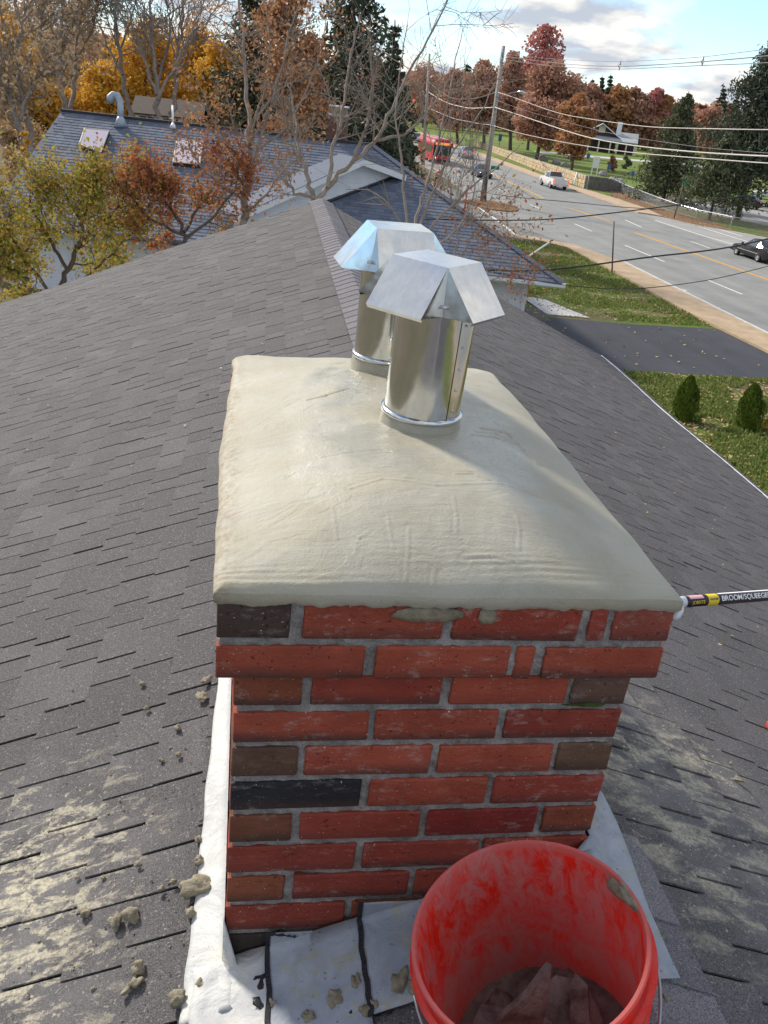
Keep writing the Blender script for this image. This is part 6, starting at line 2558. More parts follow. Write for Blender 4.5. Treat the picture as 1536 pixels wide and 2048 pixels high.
GN = 'brown half bare trees in the wood behind the blue roof'
for k, (u, vt, wd, d) in enumerate([(-20, -40, 170, 90), (60, -10, 160, 96), (150, 0, 160, 92), (225, 75, 130, 98), (340, 120, 120, 100), (480, 90, 140, 96), (110, 60, 120, 84), (30, 120, 140, 66)]):
    wh_ = ['at the left edge', 'second from the left edge', 'behind the pair of trunks', 'behind the gooseneck vent', 'behind the plumbing vent', 'left behind the conifers', 'behind the pair of trunks, lower', 'low above the left end of the roof'][k]
    px_tree('woodland_tree', 'brown twiggy woodland tree ' + wh_, (u, 250), (u, vt), wd, 'leaf_brown', 60 + k, GN, 4200, 0.32, 'bark_grey', 0.12, depth=d, clumps=22, shell=0.1)
# brown thicket and litter below the wood
for k, (u, vt, wd, d, lm, lab) in enumerate([(20, 290, 90, 40, 'leaf_brown', 'brown thicket at the left end of the blue roof'), (-10, 350, 90, 34, 'leaf_brown', 'brown bush at the left edge below the thicket'), (52, 255, 36, 42, 'leaf_yellow', 'small golden bush at the left end of the blue roof'), (395, 232, 120, 62, 'leaf_brown', 'brown hedge behind the blue roof left of its chimney'), (60, 240, 110, 60, 'leaf_brown', 'brown brush behind the left end of the roof')]):
    px_tree('bush', lab, (u, 420), (u, vt), wd, lm, 80 + k, 'bushes round the neighbour house', 2600, 0.16, 'bark_grey', 0.05, 'bush', depth=d, clumps=14)
# dark conifers in the middle
GS = 'dark conifers behind the neighbour chimney'
conifer('conifer', 'tall dark spruce with drooping boughs right of the neighbour chimney', (722, 300), (705, -190), 330, 'needle_dark', 31, GS, 34, depth=58, lo=0.10, droop=0.8, dens=60, lsize=0.55, gap=0.12)
conifer('conifer', 'dark spruce behind the orange leaved tree', (520, 290), (515, -70), 260, 'needle_dark', 32, GS, 32, depth=64, lo=0.08, droop=0.6, dens=60, lsize=0.55, gap=0.08)
conifer('conifer', 'shorter dark conifer right of the tall spruce', (790, 300), (790, 40), 150, 'needle_dark', 33, GS, 26, depth=66, lo=0.03, droop=0.5, dens=60, lsize=0.5, gap=0.05)
conifer('conifer', 'dark conifer between the spruce and the orange leaved tree', (625, 290), (620, 60), 190, 'needle_dark', 34, GS, 26, depth=70, lo=0.03, droop=0.5, dens=60, lsize=0.5, gap=0.05)
px_tree('maple_tree', 'orange and red leaved tree in front of the dark spruces', (580, 300), (585, -60), 210, 'leaf_rustorange', 35, None, 6500, 0.30, 'bark_grey', 0.25, depth=52, clumps=26, shell=0.25)
px_tree('bush', 'dark evergreen bush beside the street left of the bus', (800, 345), (790, 240), 110, 'needle_dark', 36, None, 4000, 0.22, 'bark_dark', 0.02, 'bush', depth=72, clumps=14)
px_tree('bush', 'brown leafless bush above the dark evergreen bush', (790, 330), (815, 200), 110, 'leaf_brown', 37, None, 2600, 0.24, 'bark_grey', 0.15, 'bush', depth=84, clumps=14)

# ---- park oaks and far trees
GO = 'rust brown oaks in the park'
for k, (bu, bv, tu, tv, wd, lm, n_, lo, lab) in enumerate([
        (1072, 322, 1108, 125, 128, 'leaf_rust', 9500, 0.22, 'largest rust brown oak standing right of the utility pole'),
        (1143, 340, 1160, 190, 84, 'leaf_rustorange', 4200, 0.20, 'small orange brown oak left of the clubhouse'),
        (1020, 300, 1022, 105, 76, 'leaf_rust', 6500, 0.25, 'dark rust oak directly behind the utility pole'),
        (968, 298, 962, 125, 92, 'leaf_rust', 7500, 0.25, 'round topped rust oak left of the utility pole'),
        (1055, 300, 1068, 150, 60, 'leaf_rust', 4200, 0.25, 'rust oak between the pole and the largest oak'),
        (915, 290, 905, 140, 80, 'leaf_rust', 4200, 0.25, 'rust brown tree behind the red bus'),
        (846, 255, 850, 130, 84, 'leaf_rust', 3600, 0.2, 'brown tree behind the far utility pole')]):
    px_tree('oak_tree', lab, (bu, bv), (tu, tv), wd * 1.22, lm, 110 + k, GO, n_, 0.62, 'bark_dark', lo, clumps=24, shell=0.35)
px_tree('red_tree', 'pinkish red airy tree rising above the oaks', (1080, 268), (1098, 52), 125, 'leaf_red', 120, None, 3200, 1.3, 'bark_grey', 0.42, clumps=22, shell=0.45)
GF = 'far autumn trees along the park skyline'
for k, (u, tv, wd, lm, lab) in enumerate([
        (1185, 172, 90, 'leaf_rust', 'brown autumn tree right of the largest oak'),
        (1232, 176, 96, 'leaf_rustorange', 'orange brown autumn tree above the clubhouse roof'),
        (1275, 178, 90, 'leaf_rust', 'brown autumn tree right above the clubhouse'),
        (1312, 180, 70, 'leaf_red', 'crimson autumn tree on the skyline'),
        (1330, 192, 66, 'leaf_rustorange', 'orange autumn tree left of the near spruce'),
        (1430, 218, 84, 'leaf_rust', 'rust autumn tree between the right hand conifers'),
        (1205, 200, 90, 'leaf_rust', 'low brown autumn tree behind the clubhouse'),
        (1290, 205, 90, 'leaf_rust', 'low brown autumn tree right of the clubhouse'),
        (940, 150, 90, 'leaf_brown', 'brown tree beyond the bus'),
        (880, 160, 90, 'leaf_brown', 'brown tree beyond the traffic light')]):
    px_tree('autumn_tree', lab, (u, 262 + (u - 1200) * 0.11), (u, tv), wd, lm, 130 + k, GF, 3600, 1.25, 'bark_dark', 0.15, clumps=18, shell=0.35, depth=265)
GP = 'far dark conifers on the skyline'
for k, (u, tv, wd, lab) in enumerate([(1222, 146, 34, 'tallest far conifer above the clubhouse'), (1185, 156, 26, 'slim far conifer right of the oaks'), (1205, 150, 24, 'far conifer beside the tallest one'), (1448, 172, 44, 'far grey conifer between the right hand spruces'), (1476, 180, 30, 'far conifer left of the big right spruce'), (935, 125, 44, 'far dark conifer behind the round oak'), (905, 150, 40, 'far dark conifer above the bus')]):
    conifer('conifer', lab, (u, 250), (u, tv), wd, 'needle_dark', 150 + k, GP, 16, depth=300, lo=0.1, dens=40, lsize=1.5)
# far wood that closes the horizon (one mass)
r5 = np.random.default_rng(99)
C = []
for k in range(420):
    uu = r5.uniform(-300, 1800)
    d_ = r5.uniform(330, 420)
    hz = 130.0
    b = CAM + CR * (uu - 768) / FPX * d_ + np.array([CF[0], CF[1], 0]) / math.hypot(CF[0], CF[1]) * d_
    hh = r5.uniform(9, 17)
    nn = 90
    q = r5.normal(size=(nn, 3))
    q /= np.linalg.norm(q, axis=1)[:, None]
    C.append(np.array([b[0], b[1], G + hh * 0.5]) + q * np.array([7, 7, hh * 0.5]))
C = np.vstack(C)
tag(link('far_wood', fast_mesh('far_wood', leaf_quads(C, 3.4, r5, False, 0.9)), 'leaf_rust'), 'brown autumn wood closing the horizon', kind='stuff')
C = []  # unseen clumps added behind the viewer for the pipes to reflect
for k in range(260):
    az = r5.uniform(rad(60), rad(330))
    d_ = r5.uniform(70, 150)
    hh = r5.uniform(8, 15)
    q = r5.normal(size=(70, 3))
    q /= np.linalg.norm(q, axis=1)[:, None]
    C.append(np.array([math.sin(az) * d_, math.cos(az) * d_, G + hh * 0.5]) + q * np.array([6, 6, hh * 0.5]))
C = np.vstack(C)
tag(link('added_wood', fast_mesh('added_wood', leaf_quads(C, 3.4, r5, False, 0.9)), 'bark_grey'), 'unseen grey wood added behind the viewer to darken the flue reflections', kind='stuff')

# ---- conifers beside the parking lot and the near evergreens
GC = 'conifers between the street and the parking lot'
conifer('conifer', 'tall green spruce beside the lot with drooping lower boughs', (1325, 405), (1378, 182), 150, 'needle_mid', 171, GC, 34, lo=0.16, droop=0.9, dens=90, lsize=0.42, gap=0.1)
conifer('conifer', 'shorter leaning spruce with a bare lower trunk', (1418, 440), (1462, 262), 150, 'needle_mid', 172, GC, 22, lo=0.36, droop=0.8, dens=90, lsize=0.40, gap=0.15)
conifer('conifer', 'big dark spruce cut by the right edge of the picture', (1474, 440), (1560, 60), 230, 'needle_dark', 173, GC, 40, lo=0.30, droop=0.8, dens=110, lsize=0.5, gap=0.08)
conifer('conifer', 'thin grey branched spruce behind the leaning one', (1500, 372), (1520, 200), 150, 'needle_mid', 174, GC, 26, lo=0.22, droop=0.7, dens=60, lsize=0.42, gap=0.2)


def arbor(label, bu, bv, tu, tv, wd, seed):
    base = ground(bu, bv)
    dd = (base - CAM) @ CF
    top = at(tu, tv, dd)
    r = np.random.default_rng(seed)
    Hh = top[2] - G
    R_ = wd * dd / FPX / 2
    n = 5200
    t = r.uniform(0.02, 1, n)
    pr = R_ * (np.sin(PI * np.clip(t * 0.85 + 0.14, 0, 1)) ** 0.75)
    a = r.uniform(0, 2 * PI, n)
    k = r.uniform(0.62, 1.06, n) * (1 + 0.13 * np.sin(a * 5 + t * 9 + seed) + 0.10 * np.sin(a * 2 + t * 17 + seed * 2))
    ax_ = (top - base)
    C = base + ax_ * t[:, None] + np.stack([np.cos(a) * pr * k, np.sin(a) * pr * k, np.zeros(n)], 1)
    # upright flattened sprays
    out = np.stack([np.cos(a + 0.6 * r.normal(size=n)), np.sin(a + 0.6 * r.normal(size=n)), np.zeros(n)], 1)
    up = np.array([0, 0, 1.0]) + out * 0.35 + r.normal(0, 0.15, (n, 3))
    up /= np.linalg.norm(up, axis=1)[:, None]
    sd = np.cross(out, up)
    s_ = (0.055 * r.uniform(0.6, 1.3, n))[:, None]
    V = np.stack([C - up * s_, C + sd * s_ * 0.45, C + up * s_, C - sd * s_ * 0.45], 1).reshape(-1, 3)
    w = Wood()
    w.tube(np.array([base - [0, 0, 0.05], base + ax_ * 0.5, base + ax_ * 0.9]), 0.03, 0.01, 5)
    C2 = base + ax_ * 0.1
    # dense inner body of darker sprays
    finish_tree('arborvitae', label, 'shrub', 'young arborvitae on the near lawn', base, w, 'bark_dark', V, 'needle_bright')


arbor('left arborvitae on the lawn beyond the roof eave', 1366, 842, 1383, 752, 46, 181)
arbor('right arborvitae on the lawn near the edge of the picture', 1494, 862, 1512, 768, 50, 182)
px_tree('bush', 'low leafy plant behind the left arborvitae', (1395, 850), (1392, 833), 34, 'needle_bright', 183, None, 500, 0.07, 'bark_dark', 0.0, 'bush', clumps=6)
px_tree('bush', 'yellowing plant beside the right arborvitae', (1530, 865), (1532, 835), 36, 'leaf_yellowgreen', 184, None, 400, 0.07, 'bark_dark', 0.0, 'bush', clumps=6)
px_tree('bush', 'small dark red bush beside the white board sign', (1226, 345), (1226, 310), 24, 'leaf_rust', 185, None, 900, 0.3, 'bark_dark', 0.1, 'bush', clumps=8)
px_tree('bush', 'round green bush in front of the clubhouse', (1253, 338), (1253, 313), 24, 'needle_mid', 186, None, 900, 0.3, 'bark_dark', 0.0, 'bush', clumps=8)

# ================================================================== CLUBHOUSE
cbp = ground(1196, 303)
dpt = (cbp - CAM) @ CF
sc_ = dpt / FPX
cl = thing('clubhouse', 'dark plum clubhouse with grey gabled roof and pale porch posts', 'building', cbp, rad(-20))
Wc = 62 * sc_
m = MB().box((-Wc / 2, 0, 0), (Wc / 2, 9, 4.0))
m.add([(-Wc / 2, 0, 4.0), (Wc / 2, 0, 4.0), (0, 0, 4.0 + Wc * 0.30)], [(0, 1, 2)])
m.add([(-Wc / 2, 9, 4.0), (Wc / 2, 9, 4.0), (0, 9, 4.0 + Wc * 0.30)], [(2, 1, 0)])
m.build('wall', 'club_wall', cl)
m = MB()
m.slab([(-Wc / 2 - 0.9, -0.9, 3.6), (0, -0.9, 4.15 + Wc * 0.30), (0, 9.9, 4.15 + Wc * 0.30), (-Wc / 2 - 0.9, 9.9, 3.6)], 0.18)
m.slab([(Wc / 2 + 0.9, -0.9, 3.6), (0, -0.9, 4.15 + Wc * 0.30), (0, 9.9, 4.15 + Wc * 0.30), (Wc / 2 + 0.9, 9.9, 3.6)], 0.18)
m.build('roof', 'club_roof', cl)
m = MB()
for sg in (-1, 1):
    m.slab([(sg * (Wc / 2 + 0.9), -0.98, 3.5), (0, -0.98, 4.05 + Wc * 0.30), (0, -0.94, 4.2 + Wc * 0.30), (sg * (Wc / 2 + 0.9), -0.94, 3.65)], 0.3)
m.build('rake_trim', 'white_gutter', cl)
m = MB().box((-0.8, -0.06, 4.4), (0.8, 0.0, 6.0))
w_ = m.build('gable_window', 'cream_trim', cl)
m = MB()
m.slab([(-Wc / 2 + 1, -3.2, 2.9), (Wc / 2 + 5.2, -3.2, 2.9), (Wc / 2 + 5.2, 0.2, 3.7), (-Wc / 2 + 1, 0.2, 3.7)], 0.2)
m.build('porch_roof', 'club_roof', cl)
for x in (-Wc / 2 + 1.2, -0.2, 2.6, Wc / 2 + 0.4, Wc / 2 + 2.6, Wc / 2 + 4.6, Wc / 2 + 5.0):
    MB().box((x - 0.17, -3.0, 0), (x + 0.17, -2.7, 2.8)).build('porch_post', 'cream_trim', cl)
for x in (-Wc / 2 + 0.8, 1.0):
    f = MB().box((x, -0.05, 0.9), (x + 1.3, 0.0, 2.4)).build('window', 'dark_glass', cl)
    MB().box((x - 0.12, -0.10, 0.8), (x + 1.42, -0.055, 0.9)).build('window_sill', 'cream_trim', f)
m = MB().box((Wc / 2 + 1, 3, 0), (Wc / 2 + 5, 8, 3.6))
m.build('wing', 'club_wall', cl)
m = MB()
m.slab([(Wc / 2 + 0.4, 2.4, 3.5), (Wc / 2 + 5.4, 2.4, 3.5), (Wc / 2 + 5.4, 5.5, 4.9), (Wc / 2 + 0.4, 5.5, 4.9)], 0.15)
m.slab([(Wc / 2 + 0.4, 8.6, 3.5), (Wc / 2 + 5.4, 8.6, 3.5), (Wc / 2 + 5.4, 5.5, 4.9), (Wc / 2 + 0.4, 5.5, 4.9)], 0.15)
m.build('wing_roof', 'club_roof', cl)
MB().box((Wc / 2 - 0.2, 4, 3), (Wc / 2 + 0.9, 5, 7.2)).build('stove_pipe', 'white_gutter', cl)

# ================================================================== VEHICLES
def wheels(t, xs, ys, R_=0.34, w_=0.22):
    for x in xs:
        for y in ys:
            m = MB()
            sg = 1 if x > 0 else -1
            pr = [(R_ * 0.62, -w_ / 2), (R_ * 0.95, -w_ / 2), (R_, -w_ / 3), (R_, w_ / 3), (R_ * 0.95, w_ / 2), (R_ * 0.62, w_ / 2)]
            m.lathe(pr, 20, closed=True)
            V = m.v[0]
            m.v[0] = np.stack([V[:, 2] + x, V[:, 0] + y, V[:, 1] + R_], 1)
            o = m.build('tyre', 'black_rubber', t, True)
            fix_normals(o.data)
            m = MB()
            m.lathe([(0, w_ / 2 - 0.02), (R_ * 0.2, w_ / 2 - 0.015), (R_ * 0.55, w_ / 2 - 0.05), (R_ * 0.63, w_ / 2)], 10)
            V = m.v[0]
            m.v[0] = np.stack([sg * V[:, 2] + x, V[:, 0] + y, V[:, 1] + R_], 1)
            r_ = m.build('rim', 'alloy', o)


def loft(st, name, mat, t):
    rings = []
    for (y, zb, zm, zt, wl, wt) in st:
        rings.append([(-wl * 0.9, y, zb), (-wl, y, zb + (zm - zb) * 0.35), (-wl * 0.985, y, zm), (-wt * 1.02, y, zt - 0.05), (-wt * 0.86, y, zt), (wt * 0.86, y, zt), (wt * 1.02, y, zt - 0.05), (wl * 0.985, y, zm), (wl, y, zb + (zm - zb) * 0.35), (wl * 0.9, y, zb)])
    n = 10
    V = [p for r_ in rings for p in r_]
    k = len(rings)
    F = [(i * n + j, i * n + (j + 1) % n, (i + 1) * n + (j + 1) % n, (i + 1) * n + j) for i in range(k - 1) for j in range(n)]
    F += [tuple(range(n)), tuple((k - 1) * n + j for j in range(n))[::-1]]
    m = MB().add(V, F)
    o = m.build(name, mat, t)
    fix_normals(o.data)
    autosmooth(o, 38)
    return o


def side_glass(t, st, i0, i1, inset=0.06):
    """side windows between belt and roof for stations i0..i1, one pane per bay"""
    for sg in (-1, 1):
        for i in range(i0, i1):
            a, b = st[i], st[i + 1]

            def pt(s_, q, fz):
                y = a[0] + (b[0] - a[0]) * q
                zm = a[2] + (b[2] - a[2]) * q
                zt = a[3] + (b[3] - a[3]) * q - 0.09
                wl = (a[4] + (b[4] - a[4]) * q) * 0.985
                wt = (a[5] + (b[5] - a[5]) * q) * 1.02
                z = zm + 0.03 + (zt - zm - 0.03) * fz
                f2 = (z - zm) / max(0.01, (zt + 0.04 - zm))
                return (sg * (wl + (wt - wl) * f2 + 0.012), y, z)
            P = [pt(sg, 0.06, 0), pt(sg, 0.94, 0), pt(sg, 0.94, 1), pt(sg, 0.06, 1)]
            if abs(P[3][2] - P[0][2]) < 0.05 and abs(P[2][2] - P[1][2]) < 0.05:
                continue
            m = MB().add(P, [(0, 1, 2, 3)])
            o = m.build('side_window', 'dark_glass', t)


def end_glass(t, a, b, name):
    """screen between two stations (sloping)"""
    P = []
    for (st_, f) in ((a, 0.12), (b, 0.94)):
        y = a[0] + (b[0] - a[0]) * f
        zt = a[3] + (b[3] - a[3]) * f + 0.012
        wt = (a[5] + (b[5] - a[5]) * f) * 0.9
        P.append((y, zt, wt))
    (y0, z0, w0), (y1, z1, w1) = P
    dy = 0.012 * (1 if y0 > y1 else -1)
    m = MB().add([(-w0, y0 + dy, z0), (w0, y0 + dy, z0), (w1, y1 + dy, z1), (-w1, y1 + dy, z1)], [(0, 1, 2, 3)])
    m.build(name, 'dark_glass', t)


SEDAN = [(2.35, .36, .52, .60, .72, .60), (2.18, .24, .62, .72, .86, .74), (1.4, .21, .74, .86, .90, .78), (0.85, .21, .86, .95, .90, .74), (0.10, .21, .90, 1.42, .90, .60), (-0.9, .21, .92, 1.43, .90, .60), (-1.60, .21, .95, 1.06, .90, .72), (-2.15, .25, .92, 1.00, .88, .74), (-2.38, .38, .66, .84, .82, .70)]
SUV = [(2.3, .42, .75, .84, .76, .66), (2.1, .30, .88, .98, .90, .78), (1.3, .27, 1.0, 1.08, .93, .80), (0.95, .27, 1.06, 1.14, .93, .78), (0.30, .27, 1.08, 1.70, .93, .66), (-0.9, .27, 1.08, 1.74, .93, .66), (-1.9, .27, 1.08, 1.70, .93, .64), (-2.22, .30, 1.05, 1.16, .92, .74), (-2.35, .42, .80, .95, .88, .74)]


def lights(t, y, z, w_, front, zr=0.12, mat=None):
    for sg in (-1, 1):
        m = MB().box((sg * w_ - 0.14, y - 0.03, z - zr / 2), (sg * w_ + 0.14, y + 0.03, z + zr / 2))
        m.build('headlight' if front else 'tail_light', mat or ('alloy' if front else 'tail_red'), t)


def car(label, st, mat, loc, rz, cat='car', name='parked_car', lit=False, group=None):
    t = thing(name, label, cat, loc, rz, group)
    loft(st, 'body', mat, t)
    gi = [i for i, q in enumerate(st) if q[3] > q[2] + 0.3]
    side_glass(t, st, gi[0] - 1, gi[-1] + 1)
    end_glass(t, st[gi[0] - 1], st[gi[0]], 'windscreen')
    end_glass(t, st[gi[-1] + 1], st[gi[-1]], 'rear_window')
    W_ = st[3][4]
    wheels(t, (-W_ + 0.10, W_ - 0.10), (st[2][0] + 0.05, st[-3][0] + 0.25), 0.33 if st is SEDAN else 0.37)
    lights(t, st[1][0] + 0.03, st[1][2] - 0.02, 0.62, True, 0.14, 'head_white' if lit else None)
    lights(t, st[-2][0] - 0.12, st[-2][2] - 0.10, 0.66, False, 0.16)
    m = MB().box((-0.85, st[0][0] - 0.10, 0.28), (0.85, st[0][0] + 0.05, 0.42))
    m.build('bumper', 'black_plastic', t)
    m = MB().box((-0.26, st[-1][0] - 0.03, 0.55), (0.26, st[-1][0] + 0.02, 0.67))
    m.build('number_plate', 'white_paint', t)
    for sg in (-1, 1):
        m = MB().box((sg * W_ - 0.06 + sg * 0.08, st[3][0] - 0.15, st[3][2] + 0.02), (sg * W_ + 0.06 + sg * 0.08, st[3][0] - 0.02, st[3][2] + 0.17))
        m.build('mirror', mat, t)
        m = MB().box((sg * (W_ + 0.004) - 0.008, st[-3][0] + 0.3, 0.52), (sg * (W_ + 0.004) + 0.008, st[2][0], 0.56))
        m.build('side_trim', 'alloy', t)
    return t


# pickup heading away
pk = ground(1098, 372)
t = thing('pickup_truck', 'white pickup truck driving away past the stone wall', 'pickup truck', (36.1, 106.8, G + 0.012), rad(0))
PK = [(2.75, .50, .80, .90, .80, .72), (2.6, .38, .95, 1.05, .95, .85), (1.5, .36, 1.05, 1.14, .97, .86), (1.15, .36, 1.1, 1.18, .97, .84), (0.60, .36, 1.12, 1.78, .97, .70), (-0.35, .36, 1.12, 1.80, .97, .70), (-0.62, .36, 1.12, 1.20, .97, .86), (-0.70, .36, 1.10, 1.14, .97, .9)]
loft(PK, 'body', 'car_white', t)
side_glass(t, PK, 3, 6)
end_glass(t, PK[3], PK[4], 'windscreen')
end_glass(t, PK[6], PK[5], 'rear_window')
for sg in (-1, 1):
    MB().box((sg * 0.90 - 0.07, -2.75, 0.50), (sg * 0.90 + 0.07, -0.69, 1.16)).build('bed_side', 'car_white', t)
MB().box((-0.83, -2.74, 0.50), (0.83, -0.7, 0.60)).build('bed_floor', 'black_plastic', t)
MB().box((-0.83, -2.76, 0.52), (0.83, -2.68, 1.15)).build('tailgate', 'car_white', t)
MB().box((-0.92, -2.95, 0.42), (0.92, -2.77, 0.58)).build('rear_bumper', 'alloy', t)
MB().box((-0.28, -2.97, 0.46), (0.28, -2.955, 0.57)).build('number_plate', 'white_paint', t)
for sg in (-1, 1):
    MB().box((sg * 0.90 - 0.08, -2.785, 0.74), (sg * 0.90 + 0.08, -2.752, 1.05)).build('tail_light', 'tail_red', t)
MB().box((-0.2, -0.66, 1.80), (0.2, -0.55, 1.84)).build('brake_light', 'tail_red', t)
wheels(t, (-0.86, 0.86), (1.75, -1.75), 0.40, 0.26)

car('black sedan driving away in the far lane at the right edge of the picture', SEDAN, 'black_paint', (37.1, 60.9, G + 0.012), rad(3), name='sedan')
car('dark blue sedan coming down the near lane behind the utility pole', SEDAN, 'car_blue', (28.6, 112.5, G + 0.012), rad(181), name='sedan', lit=True)
car('silver sport utility vehicle driving away behind the bus', SUV, 'car_silver', (34.6, 148.0, G + 0.012), rad(-1), name='sport_utility_vehicle')
t_ = car('white sport utility vehicle ahead of the silver one', SUV, 'car_white', (33.2, 160.0, G + 0.012), rad(-1), name='sport_utility_vehicle')
car('silver blue vehicle approaching far up the road left of the bus', SUV, 'car_silver', (31.9, 180.0, G + 0.012), rad(178), name='sport_utility_vehicle')
car('dark red car with lit brake lights beyond the bus', SEDAN, 'car_darkred', (37.2, 176.0, G + 0.012), rad(-1), name='sedan')
car('black parked car between the trunks of the lot conifers', SEDAN, 'black_paint', (59.6, 104.5, G + 0.012), rad(38), name='sedan', group='cars parked in the lot')
car('black parked car at the right edge of the picture in the lot', SEDAN, 'black_paint', (64.5, 103.0, G + 0.012), rad(38), name='sedan', group='cars parked in the lot')
car('white car at the back of the lot behind the big spruce', SUV, 'car_white', (72.5, 121.0, G + 0.012), rad(60), name='sport_utility_vehicle', group='cars parked in the lot')

# bus
t = thing('city_bus', 'red city bus with pink and white roof coming down the street', 'bus', (26.6, 128.0, G + 0.012), rad(181))
BL, BW, BHh = 11.0, 1.28, 3.05
m = MB()
prf = [(-BW, 0.35), (-BW, 2.55), (-BW + 0.12, 2.9), (-BW + 0.4, BHh), (BW - 0.4, BHh), (BW - 0.12, 2.9), (BW, 2.55), (BW, 0.35)]
V = [(x, y, z) for y in (-BL, 0.0) for x, z in prf]
m.add(V, [tuple(range(8)), tuple(range(15, 7, -1))] + [(i, (i + 1) % 8, (i + 1) % 8 + 8, i + 8) for i in range(8)])
o = m.build('body', 'bus_red', t)
fix_normals(o.data)
MB().box((-BW + 0.28, -BL + 0.3, BHh + 0.003), (BW - 0.28, -0.6, BHh + 0.10)).build('roof_panel', 'bus_pink', t)
MB().box((-BW + 0.02, 0.004, 1.05), (BW - 0.02, 0.03, 2.35)).build('windscreen', 'dark_glass', t)
MB().box((-0.03, 0.032, 1.05), (0.03, 0.05, 2.35)).build('screen_divider', 'black_plastic', t)
MB().box((-BW + 0.25, 0.004, 2.42), (BW - 0.25, 0.035, 2.72)).build('destination_display', 'amber_display', t)
MB().box((-BW - 0.004, -1.2, 2.72), (-BW + 0.2, 0.02, 2.98)).build('roof_corner', 'car_white', t)
MB().box((BW - 0.2, -1.2, 2.72), (BW + 0.004, 0.02, 2.98)).build('roof_corner', 'car_white', t)
MB().box((-BW, 0.004, 0.32), (BW, 0.12, 0.55)).build('bumper', 'black_plastic', t)
for sg in (-1, 1):
    MB().box((sg * 0.98 - 0.15, 0.004, 0.68), (sg * 0.98 + 0.15, 0.05, 0.86)).build('headlight', 'head_white', t)
    MB().box((sg * (BW + 0.22) - 0.06, 0.1, 1.7), (sg * (BW + 0.22) + 0.06, 0.2, 2.2)).build('mirror', 'black_plastic', t)
    for k in range(7):
        y = -1.0 - k * 1.4
        MB().box((sg * (BW + 0.006) - 0.006, y - 1.2, 1.3), (sg * (BW + 0.006) + 0.006, y, 2.3)).build('side_window', 'dark_glass', t)
MB().box((-0.9, 0.052, 0.62), (-0.2, 0.9, 0.70)).build('bike_rack', 'steel_grey', t)
wheels(t, (-BW + 0.16, BW - 0.16), (-2.4, -8.6), 0.5, 0.3)

# ================================================================== POLES, WIRES, SIGNS
def pole_thing(name, label, b_px, t_px, r0, r1, mat, cat='utility pole', depth=None, group=None):
    b = ground(*b_px) if depth is None else at(b_px[0], b_px[1], depth)
    dd = (b - CAM) @ CF
    tp = at(t_px[0], t_px[1], dd)
    t = thing(name, label, cat, b, 0, group)
    m = MB()
    m.tube([np.zeros(3), (tp - b) / 2, tp - b], [r0, (r0 + r1) / 2, r1], 12)
    m.build('shaft', mat, t, True)
    return t, b, dd, tp


t1, b1, D1, top1 = pole_thing('utility_pole', 'tall wooden utility pole with street lamp on the leafy island', (965, 405), (1007, 93), 0.26, 0.17, 'pole_wood')
m = MB()
L_ = [at(u, v, D1 - q) - b1 for u, v, q in ((996, 198, 0), (1008, 191, 0.2), (1025, 185, 0.5), (1040, 184, 0.7))]
m.tube(L_, 0.045, 8)
m.build('lamp_arm', 'steel_grey', t1, True)
m = MB()
e_1, e_2 = at(1036, 183, D1 - 0.7) - b1, at(1052, 186, D1 - 1.0) - b1
m.tube([e_1, (e_1 + e_2) / 2, e_2], [0.09, 0.16, 0.06], 8)
m.build('lamp_head', 'alloy', t1, True)
for u, v in ((1005, 108), (1003, 122), (994, 190), (990, 214), (984, 250)):
    p_ = at(u, v, D1 - 0.2) - b1
    MB().box(p_ - 0.14, p_ + 0.14).build('bracket', 'steel_grey', t1)
m = MB()
P_ = at(983, 335, D1 - 0.3) - b1
MB().box(P_ + [-0.05, 0, -0.15], P_ + [0.75, 0.03, 0.15]).build('street_sign', 'green_sign', t1)
m = MB()
m.tube([at(973, 345, D1 - 0.3) - b1, at(971, 402, D1 - 0.3) - b1], 0.09, 8)
m.build('conduit', 'black_plastic', t1)
t2, b2, D2, top2 = pole_thing('utility_pole', 'farther wooden utility pole beside the red bus', (846, 330), (859, 108), 0.24, 0.16, 'pole_wood')
P_ = at(866, 222, D2) - b2
m = MB()
m.tube([at(853, 206, D2) - b2, at(829, 204, D2) - b2], 0.05, 6)
m.build('mast_arm', 'black_plastic', t2)
P_ = at(827, 203, D2) - b2
MB().box(P_ + [-0.22, -0.18, -0.65], P_ + [0.22, 0.18, 0.35]).build('signal_housing', 'black_plastic', t2)
MB().box(P_ + [-0.14, -0.22, 0.0], P_ + [0.14, -0.185, 0.28]).build('signal_lens', 'signal_red', t2)
t3, b3, D3, top3 = pole_thing('sign_post', 'thin plain metal post on the near sidewalk', (1224, 545), (1228, 443), 0.045, 0.045, 'rust_post', 'post')
t4, b4, D4, top4 = pole_thing('sign_post', 'thin leaning street name post on the leaf strip', (1348, 437), (1366, 370), 0.05, 0.05, 'rust_post', 'sign post')
P_ = at(1371, 365, D4) - b4
MB().box(P_ + [-0.35, 0, -0.12], P_ + [0.35, 0.03, 0.12]).build('street_sign', 'green_sign', t4)
t5, b5, D5, top5 = pole_thing('sign_post', 'thin utility pole far behind the bus', (868, 250), (866, 185), 0.1, 0.08, 'pole_wood', 'pole')
t6, b6, D6, top6 = pole_thing('sign_post', 'white post standing at the corner of the grey stone wall', (1148, 372), (1154, 345), 0.10, 0.10, 'white_paint', 'post')


